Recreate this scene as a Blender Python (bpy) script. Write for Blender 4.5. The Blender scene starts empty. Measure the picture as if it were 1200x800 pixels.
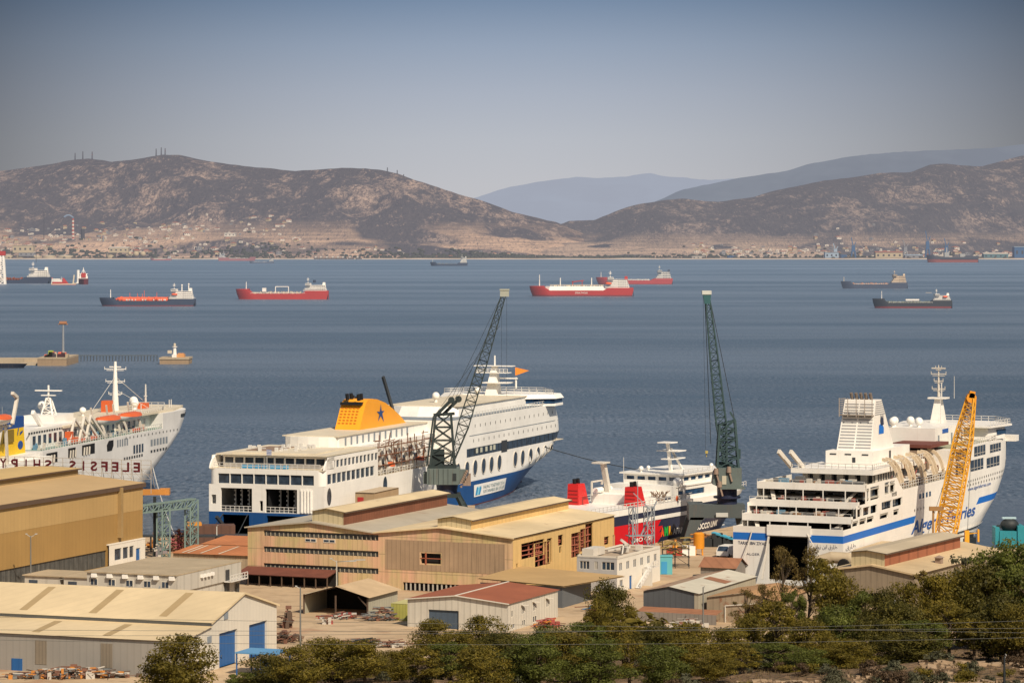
import bpy, bmesh, math, random
from mathutils import Vector, Matrix, noise
random.seed(7)
SC=bpy.context.scene; COL=SC.collection
F=3600.; H=60.; HY=280.      # focal length in photo pixels, eye height, horizon row
class Fr:
    """ground frame: x forward (heading th from +Y towards +X), y left, z up"""
    def __init__(s,x,y,z,th):
        s.o=(x,y,z);t=math.radians(th);s.f=(math.sin(t),math.cos(t));s.l=(-math.cos(t),math.sin(t));s.th=th;s.rz=math.radians(90-th)
    def w(s,x,y,z=0): return Vector((s.o[0]+x*s.f[0]+y*s.l[0],s.o[1]+x*s.f[1]+y*s.l[1],s.o[2]+z))
    def ray(s,px,py):
        d=((px-600)/F,1.,(HY-py)/F); c=(-s.o[0],-s.o[1],H-s.o[2])
        r=lambda v:(v[0]*s.f[0]+v[1]*s.f[1],v[0]*s.l[0]+v[1]*s.l[1],v[2])
        return r(c),r(d)
    def side(s,px,py,y):
        c,d=s.ray(px,py);t=(y-c[1])/d[1];return (c[0]+t*d[0],c[2]+t*d[2])
    def back(s,px,py,x):
        c,d=s.ray(px,py);t=(x-c[0])/d[0];return (c[1]+t*d[1],c[2]+t*d[2])
    def top(s,px,py,z):
        c,d=s.ray(px,py);t=(z-c[2])/d[2];return (c[0]+t*d[0],c[1]+t*d[1])
    def loc(s,X,Y):
        a,b=X-s.o[0],Y-s.o[1];return (a*s.f[0]+b*s.f[1],a*s.l[0]+b*s.l[1])
def gnd(px,py,z=0.):
    Y=F*(H-z)/(py-HY);return Vector(((px-600)*Y/F,Y,z))
# ---------------------------------------------------------------- things
def tag(o,label=None,cat=None,group=None,kind=None):
    if label: o['label']=label
    if cat: o['category']=cat
    if group: o['group']=group
    if kind: o['kind']=kind
    return o
def thing(name,loc,rz,label,cat,group=None):
    o=bpy.data.objects.new(name,None);COL.objects.link(o);o.empty_display_size=.5
    o.location=loc;o.rotation_euler=(0,0,rz);return tag(o,label,cat,group)
def thingF(name,fr,label,cat,group=None): return thing(name,fr.o,fr.rz,label,cat,group)
def copy_tree(o,parent=None):
    c=o.copy();COL.objects.link(c)
    if parent: c.parent=parent
    for ch in list(KIDS.get(o.name,[])):
        copy_tree(ch,c)
    KIDS.setdefault(c.name,[]).extend([])
    return c
KIDS={}
class MB:
    def __init__(s): s.v=[];s.f=[];s.m=[];s.cur=0;s.sm=set();s.st=[]
    def mat(s,i): s.cur=i;return s
    def add(s,vs,fs,smooth=False):
        b=len(s.v);s.st.append((b,len(s.f)));s.v+=[tuple(p) for p in vs]
        for f in fs:
            if smooth: s.sm.add(len(s.f))
            s.f.append(tuple(b+i for i in f));s.m.append(s.cur)
        return s
    def box(s,x0,x1,y0,y1,z0,z1):
        return s.add([(x0,y0,z0),(x1,y0,z0),(x1,y1,z0),(x0,y1,z0),(x0,y0,z1),(x1,y0,z1),(x1,y1,z1),(x0,y1,z1)],
          [(0,3,2,1),(4,5,6,7),(0,1,5,4),(1,2,6,5),(2,3,7,6),(3,0,4,7)])
    def prism(s,poly,z0,z1,top=None):
        """plan polygon [(x,y)] counter-clockwise, extruded; top: optional other outline"""
        n=len(poly);t=top or poly
        return s.add([(x,y,z0) for x,y in poly]+[(x,y,z1) for x,y in t],
          [tuple(range(n-1,-1,-1)),tuple(range(n,2*n))]+[(i,(i+1)%n,n+(i+1)%n,n+i) for i in range(n)])
    def exy(s,prof,y0,y1):
        """side profile [(x,z)] extruded along y"""
        n=len(prof);return s.add([(x,y0,z) for x,z in prof]+[(x,y1,z) for x,z in prof],
          [tuple(range(n)),tuple(range(2*n-1,n-1,-1))]+[(i,n+i,n+(i+1)%n,(i+1)%n) for i in range(n)])
    def exx(s,prof,x0,x1):
        """end profile [(y,z)] extruded along x"""
        n=len(prof);return s.add([(x0,y,z) for y,z in prof]+[(x1,y,z) for y,z in prof],
          [tuple(range(n)),tuple(range(2*n-1,n-1,-1))]+[(i,n+i,n+(i+1)%n,(i+1)%n) for i in range(n)])
    def quad(s,a,b,c,d): return s.add([a,b,c,d],[(0,1,2,3)])
    def bar(s,p,q,w,h=None):
        p=Vector(p);q=Vector(q);d=(q-p)
        if d.length<1e-6:return s
        d.normalize();h=h or w
        up=Vector((0,0,1)) if abs(d.z)<.95 else Vector((1,0,0))
        a=d.cross(up).normalized()*w/2;b=a.cross(d).normalized()*h/2
        vs=[p-a-b,p+a-b,p+a+b,p-a+b,q-a-b,q+a-b,q+a+b,q-a+b]
        return s.add(vs,[(0,3,2,1),(4,5,6,7),(0,1,5,4),(1,2,6,5),(2,3,7,6),(3,0,4,7)])
    def tube(s,p,q,r0,r1=None,n=10,cap=True):
        p=Vector(p);q=Vector(q);r1=r0 if r1 is None else r1
        d=(q-p).normalized();up=Vector((0,0,1)) if abs(d.z)<.95 else Vector((1,0,0))
        a=d.cross(up).normalized();b=d.cross(a).normalized()
        vs=[p+(a*math.cos(t)+b*math.sin(t))*r0 for t in [2*math.pi*i/n for i in range(n)]]+[q+(a*math.cos(t)+b*math.sin(t))*r1 for t in [2*math.pi*i/n for i in range(n)]]
        s.add(vs,[(i,(i+1)%n,n+(i+1)%n,n+i) for i in range(n)],smooth=n>6)
        if cap: s.add(vs,[tuple(range(n-1,-1,-1)),tuple(range(n,2*n))])
        return s
    def path(s,pts,r,n=6):
        for a,b in zip(pts,pts[1:]): s.tube(a,b,r,r,n,True)
        return s
    def ball(s,c,rx,ry=None,rz=None,n=14,m=8,z0=-1.):
        ry=ry or rx;rz=rz or rx;vs=[];fs=[]
        a0=math.asin(z0)
        for j in range(m+1):
            a=a0+(math.pi/2-a0)*j/m
            for i in range(n):
                t=2*math.pi*i/n;vs.append((c[0]+rx*math.cos(a)*math.cos(t),c[1]+ry*math.cos(a)*math.sin(t),c[2]+rz*math.sin(a)))
        for j in range(m):
            for i in range(n): fs.append((j*n+i,j*n+(i+1)%n,(j+1)*n+(i+1)%n,(j+1)*n+i))
        return s.add(vs,fs,True)
    def rail(s,pts,h=1.05,step=2.,r=.04):
        """guard rail along a polyline"""
        for a,b in zip(pts,pts[1:]):
            a=Vector(a);b=Vector(b);L=(b-a).length;n=max(1,int(L/step))
            for k in (1.,.5): s.bar(a+Vector((0,0,h*k)),b+Vector((0,0,h*k)),r*2)
            for i in range(n+1):
                p=a.lerp(b,i/n);s.bar(p,p+Vector((0,0,h)),r*2)
        return s
    def truss(s,A,B,n,r,rd=None,cross=False):
        """A,B: two lists of 4 (or 3) corner points; chords + lacing"""
        A=[Vector(a) for a in A];B=[Vector(b) for b in B];k=len(A);rd=rd or r*.5
        for i in range(k): s.bar(A[i],B[i],r*2)
        for j in range(n+1):
            t=j/n;P=[A[i].lerp(B[i],t) for i in range(k)]
            for i in range(k): s.bar(P[i],P[(i+1)%k],rd*2)
            if j<n:
                Q=[A[i].lerp(B[i],(j+1)/n) for i in range(k)]
                for i in range(k):
                    i2=(i+1)%k
                    if (j+i)%2==0 or cross: s.bar(P[i],Q[i2],rd*2)
                    if (j+i)%2==1 or cross: s.bar(P[i2],Q[i],rd*2)
        return s
    def build(s,name,mats,parent=None,smooth=False,label=None):
        if not s.v: return None
        me=bpy.data.meshes.new(name);me.from_pydata(s.v,[],s.f)
        if not isinstance(mats,(list,tuple)): mats=[mats]
        for m in mats: me.materials.append(m)
        if len(mats)>1: me.polygons.foreach_set('material_index',s.m)
        if smooth: me.polygons.foreach_set('use_smooth',[True]*len(s.f))
        elif s.sm: me.polygons.foreach_set('use_smooth',[i in s.sm for i in range(len(s.f))])
        me.update()
        o=bpy.data.objects.new(name,me);COL.objects.link(o)
        if parent: o.parent=parent;KIDS.setdefault(parent.name,[]).append(o)
        if label:o['label']=label
        return o
def each(s,name,mats,parent,k=1):
    """one object for every k shapes added"""
    st=s.st+[(len(s.v),len(s.f))];out=[]
    for i in range(0,len(s.st),k):
        a=st[i];b=st[min(i+k,len(s.st))];q=MB();q.v=s.v[a[0]:b[0]];q.f=[tuple(x-a[0] for x in f) for f in s.f[a[1]:b[1]]];q.m=s.m[a[1]:b[1]]
        q.sm={j-a[1] for j in s.sm if a[1]<=j<b[1]};out.append(q.build(name,mats,parent))
    return out
MB.each=each
def mb(): return MB()
# ---------------------------------------------------------------- text
_tc={}
def text_mesh(body,size=1.,bold=0.,shear=0.,align='LEFT'):
    cu=bpy.data.curves.new('t','FONT');cu.body=body;cu.size=size;cu.offset=bold;cu.shear=shear;cu.align_x=align;cu.resolution_u=3
    o=bpy.data.objects.new('t',cu);COL.objects.link(o)
    dg=bpy.context.evaluated_depsgraph_get();dg.update()
    me=bpy.data.meshes.new_from_object(o.evaluated_get(dg))
    bm=bmesh.new();bm.from_mesh(me);bmesh.ops.triangulate(bm,faces=bm.faces)
    for _ in range(1):
        bmesh.ops.subdivide_edges(bm,edges=[e for e in bm.edges if e.calc_length()>size*.5],cuts=1)
    vs=[v.co.copy() for v in bm.verts];fs=[tuple(v.index for v in f.verts) for f in bm.faces];bm.free()
    bpy.data.objects.remove(o);bpy.data.curves.remove(cu);bpy.data.meshes.remove(me)
    xs=[v.x for v in vs];ys=[v.y for v in vs]
    return vs,fs,(min(xs),max(xs),min(ys),max(ys))
def fit_text(m,body,mapf,W,Hh,**k):
    """lay text into a WxHh rectangle with mapf(u,v)->3d, u to the reader's right"""
    vs,fs,(x0,x1,y0,y1)=text_mesh(body,**k)
    m.add([mapf((v.x-x0)/(x1-x0)*W,(v.y-y0)/(y1-y0)*Hh) for v in vs],fs);return m
# ---------------------------------------------------------------- materials
HAZE=(.36,.40,.47)
_mc={}
class NT:
    def __init__(s,name):
        s.m=bpy.data.materials.new(name);s.m.use_nodes=True;s.t=s.m.node_tree;s.t.nodes.clear()
        s.out=s.n('ShaderNodeOutputMaterial')
    def n(s,ty,ins={},**kw):
        nd=s.t.nodes.new(ty)
        for k,v in kw.items(): setattr(nd,k,v)
        for k,v in ins.items():
            if hasattr(v,'is_output'): s.t.links.new(v,nd.inputs[k])
            else: nd.inputs[k].default_value=v
        return nd
    def math(s,op,a,b=0.,c=None,clamp=False):
        i={0:a,1:b}
        if c is not None:i[2]=c
        return s.n('ShaderNodeMath',i,operation=op,use_clamp=clamp).outputs[0]
    def noise(s,vec,scale,detail=4.,rough=.55,dist=0.):
        return s.n('ShaderNodeTexNoise',{'Vector':vec,'Scale':scale,'Detail':detail,'Roughness':rough,'Distortion':dist}).outputs[0]
    def ramp(s,f,a,b):
        return s.n('ShaderNodeMapRange',{0:f,1:a,2:b,3:0.,4:1.},clamp=True).outputs[0]
    def mix(s,f,a,b,mode='MIX'):
        nd=s.n('ShaderNodeMix',data_type='RGBA',blend_type=mode,clamp_factor=True)
        for k,v in ((0,f),(6,a),(7,b)):
            if hasattr(v,'is_output'): s.t.links.new(v,nd.inputs[k])
            else: nd.inputs[k].default_value=(v if k==0 else (tuple(v)+(1,))[:4])
        return nd.outputs[2]
    def obj(s,sx=1,sy=1,sz=1,rot=0):
        tc=s.n('ShaderNodeTexCoord').outputs['Object']
        return s.n('ShaderNodeMapping',{'Vector':tc,'Scale':(sx,sy,sz),'Rotation':(0,0,rot)}).outputs[0]
    def finish(s,col,rough=.6,metal=0.,bump=None,bstr=.3,bdist=.1,spec=.4,haze=0.,**k):
        ins={'Base Color':col if hasattr(col,'is_output') else tuple(col)+(1,),'Roughness':rough,'Metallic':metal,'Specular IOR Level':spec}
        ins.update(k)
        b=s.n('ShaderNodeBsdfPrincipled',ins)
        if bump is not None:
            bn=s.n('ShaderNodeBump',{'Height':bump,'Strength':bstr,'Distance':bdist});s.t.links.new(bn.outputs[0],b.inputs['Normal'])
        sh=b.outputs[0]
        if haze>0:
            e=s.n('ShaderNodeEmission',{'Color':HAZE+(1,),'Strength':1.})  # distance haze put into the material as a constant glow
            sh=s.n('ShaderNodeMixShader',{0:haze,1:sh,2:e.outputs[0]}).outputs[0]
        s.t.links.new(sh,s.out.inputs[0]);return s.m
def P(name,col,rough=.55,metal=0.,dirt=.25,dcol=(.20,.13,.08),scale=.35,streak=.25,corr=0.,cdark=.25,plate=0.,haze=0.,rust=0.,spec=.4):
    """weathered paint: blotches, vertical runs, optional corrugation seams / plates / rust patches"""
    if name in _mc: return _mc[name]
    t=NT(name);v=t.obj();c=tuple(col)
    n1=t.noise(v,scale,6.,.6)
    base=t.mix(t.ramp(n1,.35,.75),tuple(x*(1-dirt*.35) for x in c),tuple(min(1,x*(1+dirt*.12)) for x in c))
    n0=t.noise(v,scale*9,3.);base=t.mix(t.math('MULTIPLY',t.ramp(n0,.45,.8),dirt*.3),base,tuple(x*.6 for x in c))
    if streak>0:
        vs=t.obj(1.6,1.6,.09);ns=t.noise(vs,1.,5.,.65)
        base=t.mix(t.math('MULTIPLY',t.ramp(ns,.56,.78),streak),base,dcol)
    if rust>0:
        nr=t.noise(v,scale*2.2,8.,.7,.6);base=t.mix(t.math('MULTIPLY',t.ramp(nr,.62-.25*rust,.72-.2*rust),.85),base,(.22,.075,.03))
    bump=t.math('MULTIPLY',n0,.3)
    if corr>0:
        sx=t.n('ShaderNodeSeparateXYZ',{0:v});a=t.math('ADD',sx.outputs[0],sx.outputs[1])
        w=t.math('FRACT',t.math('DIVIDE',a,corr));
        tri=t.math('ABSOLUTE',t.math('SUBTRACT',w,.5))
        base=t.mix(t.math('MULTIPLY',t.ramp(tri,.34,.48),cdark),base,tuple(x*.45 for x in c))
        # per-sheet tint
        cell=t.n('ShaderNodeTexWhiteNoise',{'W':t.math('FLOOR',t.math('DIVIDE',a,corr*3))},noise_dimensions='1D').outputs[0]
        base=t.mix(t.math('MULTIPLY',cell,.25),base,tuple(x*.72 for x in c))
        bump=t.math('MULTIPLY',tri,1.)
    if plate>0:
        sx=t.n('ShaderNodeSeparateXYZ',{0:v})
        def ln(o,p,wd): 
            w=t.math('ABSOLUTE',t.math('SUBTRACT',t.math('FRACT',t.math('DIVIDE',o,p)),.5));return t.ramp(w,.5-wd/p,.5)
        g=t.math('MAXIMUM',ln(sx.outputs[2],plate*.8,.05),ln(sx.outputs[0],plate*3,.05))
        base=t.mix(t.math('MULTIPLY',g,.14),base,tuple(x*.4 for x in c))
        bump=t.noise(t.obj(.35,.35,.5),1.2,2.)
    m=t.finish(base,rough,metal,bump,.35 if plate else .25,.06,spec,haze);_mc[name]=m;return m
def flat(name,col,rough=.5,metal=0.,haze=0.,spec=.4): return P(name,col,rough,metal,.18,streak=.08,haze=haze,spec=spec)
def glass(name,col=(.02,.03,.045),rough=.12):
    if name in _mc: return _mc[name]
    t=NT(name);v=t.obj();n=t.noise(v,.7,3.)
    base=t.mix(t.ramp(n,.35,.7),col,tuple(x*2.4 for x in col));m=t.finish(base,rough,0.,spec=.6);_mc[name]=m;return m
# ================================================================ shared building blocks
def lerp_t(tab,z):
    if z<=tab[0][0]: return tab[0][1]
    for (a,va),(b,vb) in zip(tab,tab[1:]):
        if z<=b: return va+(vb-va)*(z-a)/(b-a)
    return tab[-1][1]
def wall(m,O,U,V,W,Hh,holes=(),t=.3):
    """rectangular wall with rectangular holes (u0,u1,v0,v1) and reveals of depth t"""
    O=Vector(O);U=Vector(U);V=Vector(V);N=U.cross(V)
    us=sorted({0.,W}|{min(W,max(0,h[i])) for h in holes for i in (0,1)});vs=sorted({0.,Hh}|{min(Hh,max(0,h[i])) for h in holes for i in (2,3)})
    pt=lambda u,v,d=0.: O+U*u+V*v-N*d
    for a,b in zip(us,us[1:]):
        for c,d in zip(vs,vs[1:]):
            mu=(a+b)/2;mv=(c+d)/2
            if any(h[0]<mu<h[1] and h[2]<mv<h[3] for h in holes): continue
            m.quad(pt(a,c),pt(b,c),pt(b,d),pt(a,d))
    for h in holes:
        a,b,c,d=h[:4]
        for p,q in (((a,c),(b,c)),((b,c),(b,d)),((b,d),(a,d)),((a,d),(a,c))):
            m.quad(pt(*p),pt(*q),pt(*q,t),pt(*p,t))
    return m
def panes(parent,O,U,V,holes,d,mat,name='window',frame=None,bars=1):
    O=Vector(O);U=Vector(U);V=Vector(V);N=U.cross(V)
    for h in holes:
        a,b,c,e=h[:4];pt=lambda u,v:O+U*u+V*v-N*d
        w=mb().quad(pt(a,c),pt(b,c),pt(b,e),pt(a,e)).build(name,mat,parent)
        if frame:
            f=mb();o=N*.06
            for i in range(bars+2):
                u=a+(b-a)*i/(bars+1);f.bar(pt(u,c)+o,pt(u,e)+o,.09)
            for v in (c,e): f.bar(pt(a,v)+o,pt(b,v)+o,.09)
            f.build('frame',frame,w)
class Hull:
    def __init__(s,half,xs,xe,x0=((0,0),),p=2.,q=.75,n=34):
        s.hb=half;s.xs=xs;s.xe=xe;s.x0=x0;s.p=p;s.q=q;s.n=n
    def w(s,x,z):
        xe=lerp_t(s.xe,z);xs=lerp_t(s.xs,z)
        if x<=xe: return s.hb
        u=min(1.,(x-xe)/(xs-xe));return s.hb*max(0.,1-u**s.p)**s.q
    def pt(s,x,z,off=0.,side=-1):
        e=.3;dw=(s.w(x+e,z)-s.w(x-e,z))/(2*e);n=Vector((-dw,1,0)).normalized()
        return Vector((x+n.x*off,side*(s.w(x,z)+n.y*off),z))
    def mesh(s,m,zs,fm,cap=True,xmin=None,ramp=None):
        """shell between levels; fm(x,z)->material slot"""
        for side in (-1,1):
            for a,b in zip(zs,zs[1:]):
                for k in range(s.n):
                    def P2(i,z):
                        x0=lerp_t(s.x0,z);xs=lerp_t(s.xs,z);xe=lerp_t(s.xe,z);t=i/s.n
                        if t<.45: x=x0+(xe-x0)*t/.45
                        else: x=xe+(xs-xe)*math.sin((t-.45)/.55*math.pi/2)
                        return Vector((x,side*s.w(x,z) if i<s.n else 0.,z))
                    q=[P2(k,a),P2(k+1,a),P2(k+1,b),P2(k,b)]
                    if side>0: q=q[::-1]
                    c=sum(q,Vector())/4;m.mat(fm(c.x,c.z));m.add(q,[(0,1,2,3)],True)
        if cap:
            z=zs[-1];x0=lerp_t(s.x0,z);xs=lerp_t(s.xs,z);xe=lerp_t(s.xe,z)
            xx=[x0]+[xe+(xs-xe)*math.sin(i/16*math.pi/2) for i in range(17)]
            poly=[(x,-s.w(x,z),z) for x in xx]+[(x,s.w(x,z),z) for x in xx[-2::-1]]
            m.mat(fm(xe,z));m.add(poly,[tuple(range(len(poly)))])
        return m
    def patch(s,m,x0,x1,z0,z1,off=.05,n=6):
        for i in range(n):
            a=x0+(x1-x0)*i/n;b=x0+(x1-x0)*(i+1)/n
            m.quad(s.pt(a,z0,off),s.pt(b,z0,off),s.pt(b,z1,off),s.pt(a,z1,off))
        return m
    def oval(s,m,x,z,rx,rz,off=.05,n=16):
        return m.add([s.pt(x+rx*math.cos(2*math.pi*i/n),z+rz*math.sin(2*math.pi*i/n),off) for i in range(n)],[tuple(range(n))])
    def text(s,m,body,x0,x1,z0,z1,off=.07,**k):
        return fit_text(m,body,lambda u,v:s.pt(x0+u,z0+v,off),x1-x0,z1-z0,**k)
def offs(poly,d):
    return poly
WH=(.86,.83,.77)
WHT=P('white_ship_paint',WH,.42,0,.35,(.42,.30,.20),.12,.24,plate=2.6)
WHD=P('weathered_white_paint',(.66,.61,.53),.5,0,.5,(.30,.18,.09),.15,.42,plate=2.4)
CREAM=P('cream_deck_paint',(.66,.58,.44),.6,0,.4,(.3,.22,.14),.2,0.)
BLUE=P('ultramarine_hull_paint',(.012,.075,.24),.4,0,.5,(.12,.16,.22),.15,.18,plate=2.6)
NAVY=P('navy_hull_paint',(.022,.028,.062),.42,0,.4,(.10,.10,.12),.15,.15,plate=2.6)
RED=P('red_hull_paint',(.55,.012,.02),.42,0,.35,(.3,.05,.04),.15,.15)
ANTIF=P('antifouling_red',(.10,.025,.022),.6,0,.5,(.05,.03,.03),.2,.2)
TAN=P('pale_ship_deck',(.42,.39,.33),.7,0,.5,(.2,.15,.1),.2,0.)
TEAL=P('pale_green_deck',(.22,.34,.30),.6,0,.4,(.2,.18,.12),.2,0.)
GREYD=flat('deck_grey',(.22,.25,.28),.7)
GL=glass('ship_glass');GLB=glass('blue_bridge_glass',(.012,.035,.075))
BLK=flat('black_paint_and_shade',(.008,.008,.01),.8);DGR=flat('dark_grey_steel',(.05,.055,.06),.5,.2);  # black paint of caps and pipes; also stands in for shade in openings
STEEL=flat('white_steel_rail',(.62,.60,.56),.5);ORG=flat('lifeboat_orange',(.62,.12,.035),.45)
YFUN=P('marigold_funnel_paint',(.86,.36,.02),.45,0,.25,(.4,.2,.05),.2,.08);STARB=flat('star_blue',(.015,.06,.20),.5)
GREEN=flat('banner_green',(.05,.45,.1),.5);CYAN=flat('bright_cyan',(.05,.30,.55),.5);INK=flat('letter_ink',(.03,.04,.08),.6)
SIGNB=flat('letter_blue',(.025,.10,.36),.5);RUSTM=P('rusty_steel',(.20,.085,.045),.8,.1,.6,(.08,.03,.02),.5,.3)
BROWN=flat('brown_davit',(.28,.20,.15),.6)
def mast(parent,x,y,z0,z1,r=.5,name='mast',mat=None,arms=((.6,3.),(.8,2.2),(.95,1.4)),lean=0.):
    m=mb();h=z1-z0;top=(x+lean,y,z1);m.tube((x,y,z0),top,r,r*.35,8)
    for k,w in arms:
        z=z0+h*k;xx=x+lean*k;m.bar((xx,y-w/2,z),(xx,y+w/2,z),.16);m.box(xx-.25,xx+.5,y-w*.4,y+w*.4,z-.4,z-.28)
        for s in (-1,1): m.bar((xx,y+s*w/2,z-.2),(xx,y+s*w/2,z+.5),.1)
    m.box(x+lean-.15,x+lean+.15,y-1.4,y+1.4,z1-h*.12,z1-h*.12+.25)
    return m.build(name,mat or STEEL,parent)
def dome(parent,x,y,z,r,name='radar_dome'):
    m=mb();m.tube((x,y,z),(x,y,z+r*.9),r*.45,r*.4,8);m.ball((x,y,z+r*1.6),r,n=14,m=10);return m.build(name,WHT,parent)
def lifeboat(parent,x,y,z,L=8.,w=1.6,top=ORG):
    """enclosed lifeboat: white hull, orange canopy"""
    hull=mb();n=10;rows=[]
    for i in range(n+1):
        t=-1+2*i/n;ww=w*(1-abs(t)**2.4)**.6;dz=.35*t*t
        rows.append([(x+t*L/2,y-ww,z+1.1+dz),(x+t*L/2,y-ww*.7,z+.35+dz*1.5),(x+t*L/2,y,z+dz*2),(x+t*L/2,y+ww*.7,z+.35+dz*1.5),(x+t*L/2,y+ww,z+1.1+dz)])
    vs=[p for r in rows for p in r];fs=[(i*5+j,i*5+j+1,(i+1)*5+j+1,(i+1)*5+j) for i in range(n) for j in range(4)]
    hull.add(vs,fs,True);o=hull.build('lifeboat',WHT,parent)
    c=mb();rows=[]
    for i in range(n+1):
        t=-1+2*i/n;ww=w*(1-abs(t)**2.4)**.6;dz=.35*t*t;hh=1.0*(1-abs(t)**3)**.7
        rows.append([(x+t*L/2,y-ww,z+1.1+dz),(x+t*L/2,y-ww*.75,z+1.1+dz+hh*.75),(x+t*L/2,y,z+1.1+dz+hh),(x+t*L/2,y+ww*.75,z+1.1+dz+hh*.75),(x+t*L/2,y+ww,z+1.1+dz)])
    c.add([p for r in rows for p in r],fs,True);c.build('canopy',top,o);return o
def davit(m,x,y0,z0,y1,z1,w=.45):
    """curved davit arm from the deck at y0 to the head at y1"""
    pts=[]
    for i in range(7):
        t=i/6;pts.append(Vector((x,y0+(y1-y0)*t**1.8,z0+(z1-z0)*math.sin(t*math.pi/2)**.9)))
    for a,b in zip(pts,pts[1:]): m.bar(a,b,w,w*1.2)
# ================================================================ ferry with orange funnel
SA=Fr(-48.9,611.4,0,18.6);HB=12.45
A=thingF('passenger_ferry',SA,'large white and blue ferry with orange funnel, docked stern-first behind the warehouse','ferry')
hA=Hull(HB,((0,150),(3,156),(6,163),(9,168.5),(12.5,168),(15.5,164),(19.8,158)),((0,88),(5,112),(9,142),(13,149),(15.5,150),(19.8,148)),((0,0),),2.1,.72)
def slot(x,z): return 2 if z<.25 else (1 if z<5.55 else 0)
m=mb();zs=[-1,.25,1.5,3,4.3,5.55,7,8.5,11.02];hA.mesh(m,zs,slot,cap=False)
m.build('hull',[WHT,BLUE,ANTIF],A)
# bulbous bow
m=mb();m.ball((152,0,-.7),8,1.9,2.2,16,10);m.build('bulbous_bow',ANTIF,A,True)
# transom with openings; u runs from port to starboard
O=(0,HB,-1.);U=(0,-1,0);V=(0,0,1)
hup=[(12.45-9.9,12.45-3.1,6.6,11.3),(12.45-.2,12.45+6.6,6.6,11.3),(.55,1.55,8.1,9.9),(11.0,11.7,6.9,8.9)]
hlo=[(12.45-9.5,12.45-3.7,.6,6.0),(12.45+.1,12.45+7.6,.6,6.0)]
m=mb();wall(m,(0,HB,5.55),U,V,2*HB,11.02-5.55,[(a,b,c-6.55,d-6.55) for a,b,c,d in hup],.5)
m.mat(1);wall(m,O,U,V,2*HB,6.55,hlo,.5);m.build('transom',[WHT,BLUE],A)
m=mb();m.box(.6,16,-11.8,11.8,5.35,5.6);m.build('mooring_deck',GREYD,A)
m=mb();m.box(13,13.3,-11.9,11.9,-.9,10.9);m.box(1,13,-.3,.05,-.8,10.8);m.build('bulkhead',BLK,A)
m=mb()
for y0,y1 in ((9.9,3.1),(.2,-6.6)): m.rail([(.35,y0,5.6),(.35,y1,5.6)],1.1,.9,.05)
m.build('mooring_rail',STEEL,A)
m=mb()
for y in (8.8,7.4,5.8,4.6,-1,-2.6,-4.2,-5.4):
    m.tube((5,y,5.6),(5,y,10.3),.14,.14,6)
    for k in range(4): m.box(4.6,4.8,y-.18,y+.22,6.6+k*.9,6.95+k*.9)
m.each('pipework',STEEL,A,6)
m=mb();m.box(-.12,0,-9.9,-7.3,5.62,10.4)
for k in range(4): m.box(-.3,-.12,-9.7+k*.65,-9.45+k*.65,5.8,10.2)
m.build('folded_stern_door',WHT,A)
m=mb();m.bar((-.2,9.2,5.2),(-6,9.8,1.6),.12);m.bar((-.2,3.9,5.2),(-6,3.6,1.6),.12);m.box(-6.5,.3,3.7,9.4,.9,1.25);m.bar((-1,7.6,1.5),(-5.,8.6,5.),.55,.55);m.build('stern_ramp',DGR,A)
# aft block 11.02 .. 16.8 with rounded shoulders
m=mb();wn=[(1.6+k*2.6,4.05+k*2.6,.2,2.15) for k in range(8)]
wall(m,(0,HB-1.4,11.02),U,V,2*HB-2.8,3.2,[(a-1.0,b-1.0,c,d) for a,b,c,d in wn],.35)
def corner(m,sy,zt,zb=11.02):
    pts=[(0,sy*(HB-1.4))]+[(1.4-1.4*math.cos(a),sy*(HB-1.4+1.4*math.sin(a))) for a in [math.pi/2*i/6 for i in range(1,7)]]
    for (x0,y0),(x1,y1) in zip(pts,pts[1:]):
        q=[(x0,y0,zb),(x1,y1,zb),(x1,y1,zt),(x0,y0,zt)];m.add(q if sy<0 else q[::-1],[(0,1,2,3)],True)
corner(m,-1,14.2);corner(m,1,14.2)
sw=[(1.2+k*2.6-1.4+.4,1.2+k*2.6+2.42-1.4+.4,.35,2.3) for k in range(10)]
upw=[(4.3+k*2.13-1.4,4.3+k*2.13+1.65-1.4,3.45,4.9) for k in range(12)]
wall(m,(1.4,-HB,11.02),(1,0,0),V,28.,5.7,sw+upw,.3)
m.quad((1.4,HB,11.02),(1.4,HB,16.72),(29.4,HB,16.72),(29.4,HB,11.02))
m.quad((29.4,-HB,11.02),(29.4,HB,11.02),(29.4,HB,16.7),(29.4,-HB,16.7))
# curved wing plates beside terrace
for sy in (-1,1):
    pr=[(0,14.2),(5.2,14.2),(5.2,16.7),(2.6,16.6),(1.2,15.9),(.35,15.0)]
    m.exy(pr,sy*HB-(.3 if sy>0 else 0),sy*HB+(.3 if sy<0 else 0))
m.build('aft_superstructure',WHT,A)
panes(A,(0,HB-1.4,11.02),U,V,[(a-1.0,b-1.0,c,d) for a,b,c,d in wn],.3,GL,'stern_window')
panes(A,(1.4,-HB,11.02),(1,0,0),V,sw+upw,.22,GL,'side_window')
m=mb();m.box(.02,29.3,-HB+.1,HB-.1,14.0,14.22);m.build('terrace_deck',CREAM,A)
m=mb();m.box(4.2,4.35,-11.2,11.2,14.22,14.9)
for k in range(11): m.box(4.15,4.4,-11.2+k*2.2,-10.85+k*2.2,14.9,16.3)
m.box(4.15,4.4,-11.2,11.2,16.2,16.5);m.build('terrace_screen',WHT,A)
m=mb();m.quad((4.3,-11.1,14.9),(4.3,-11.1,16.2),(4.3,11.1,16.2),(4.3,11.1,14.9));m.build('terrace_glazing',GL,A)
m=mb();m.prism([(2.2,-11.9),(29.6,-12.2),(29.6,12.2),(2.2,11.9)],16.74,17.0);
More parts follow.
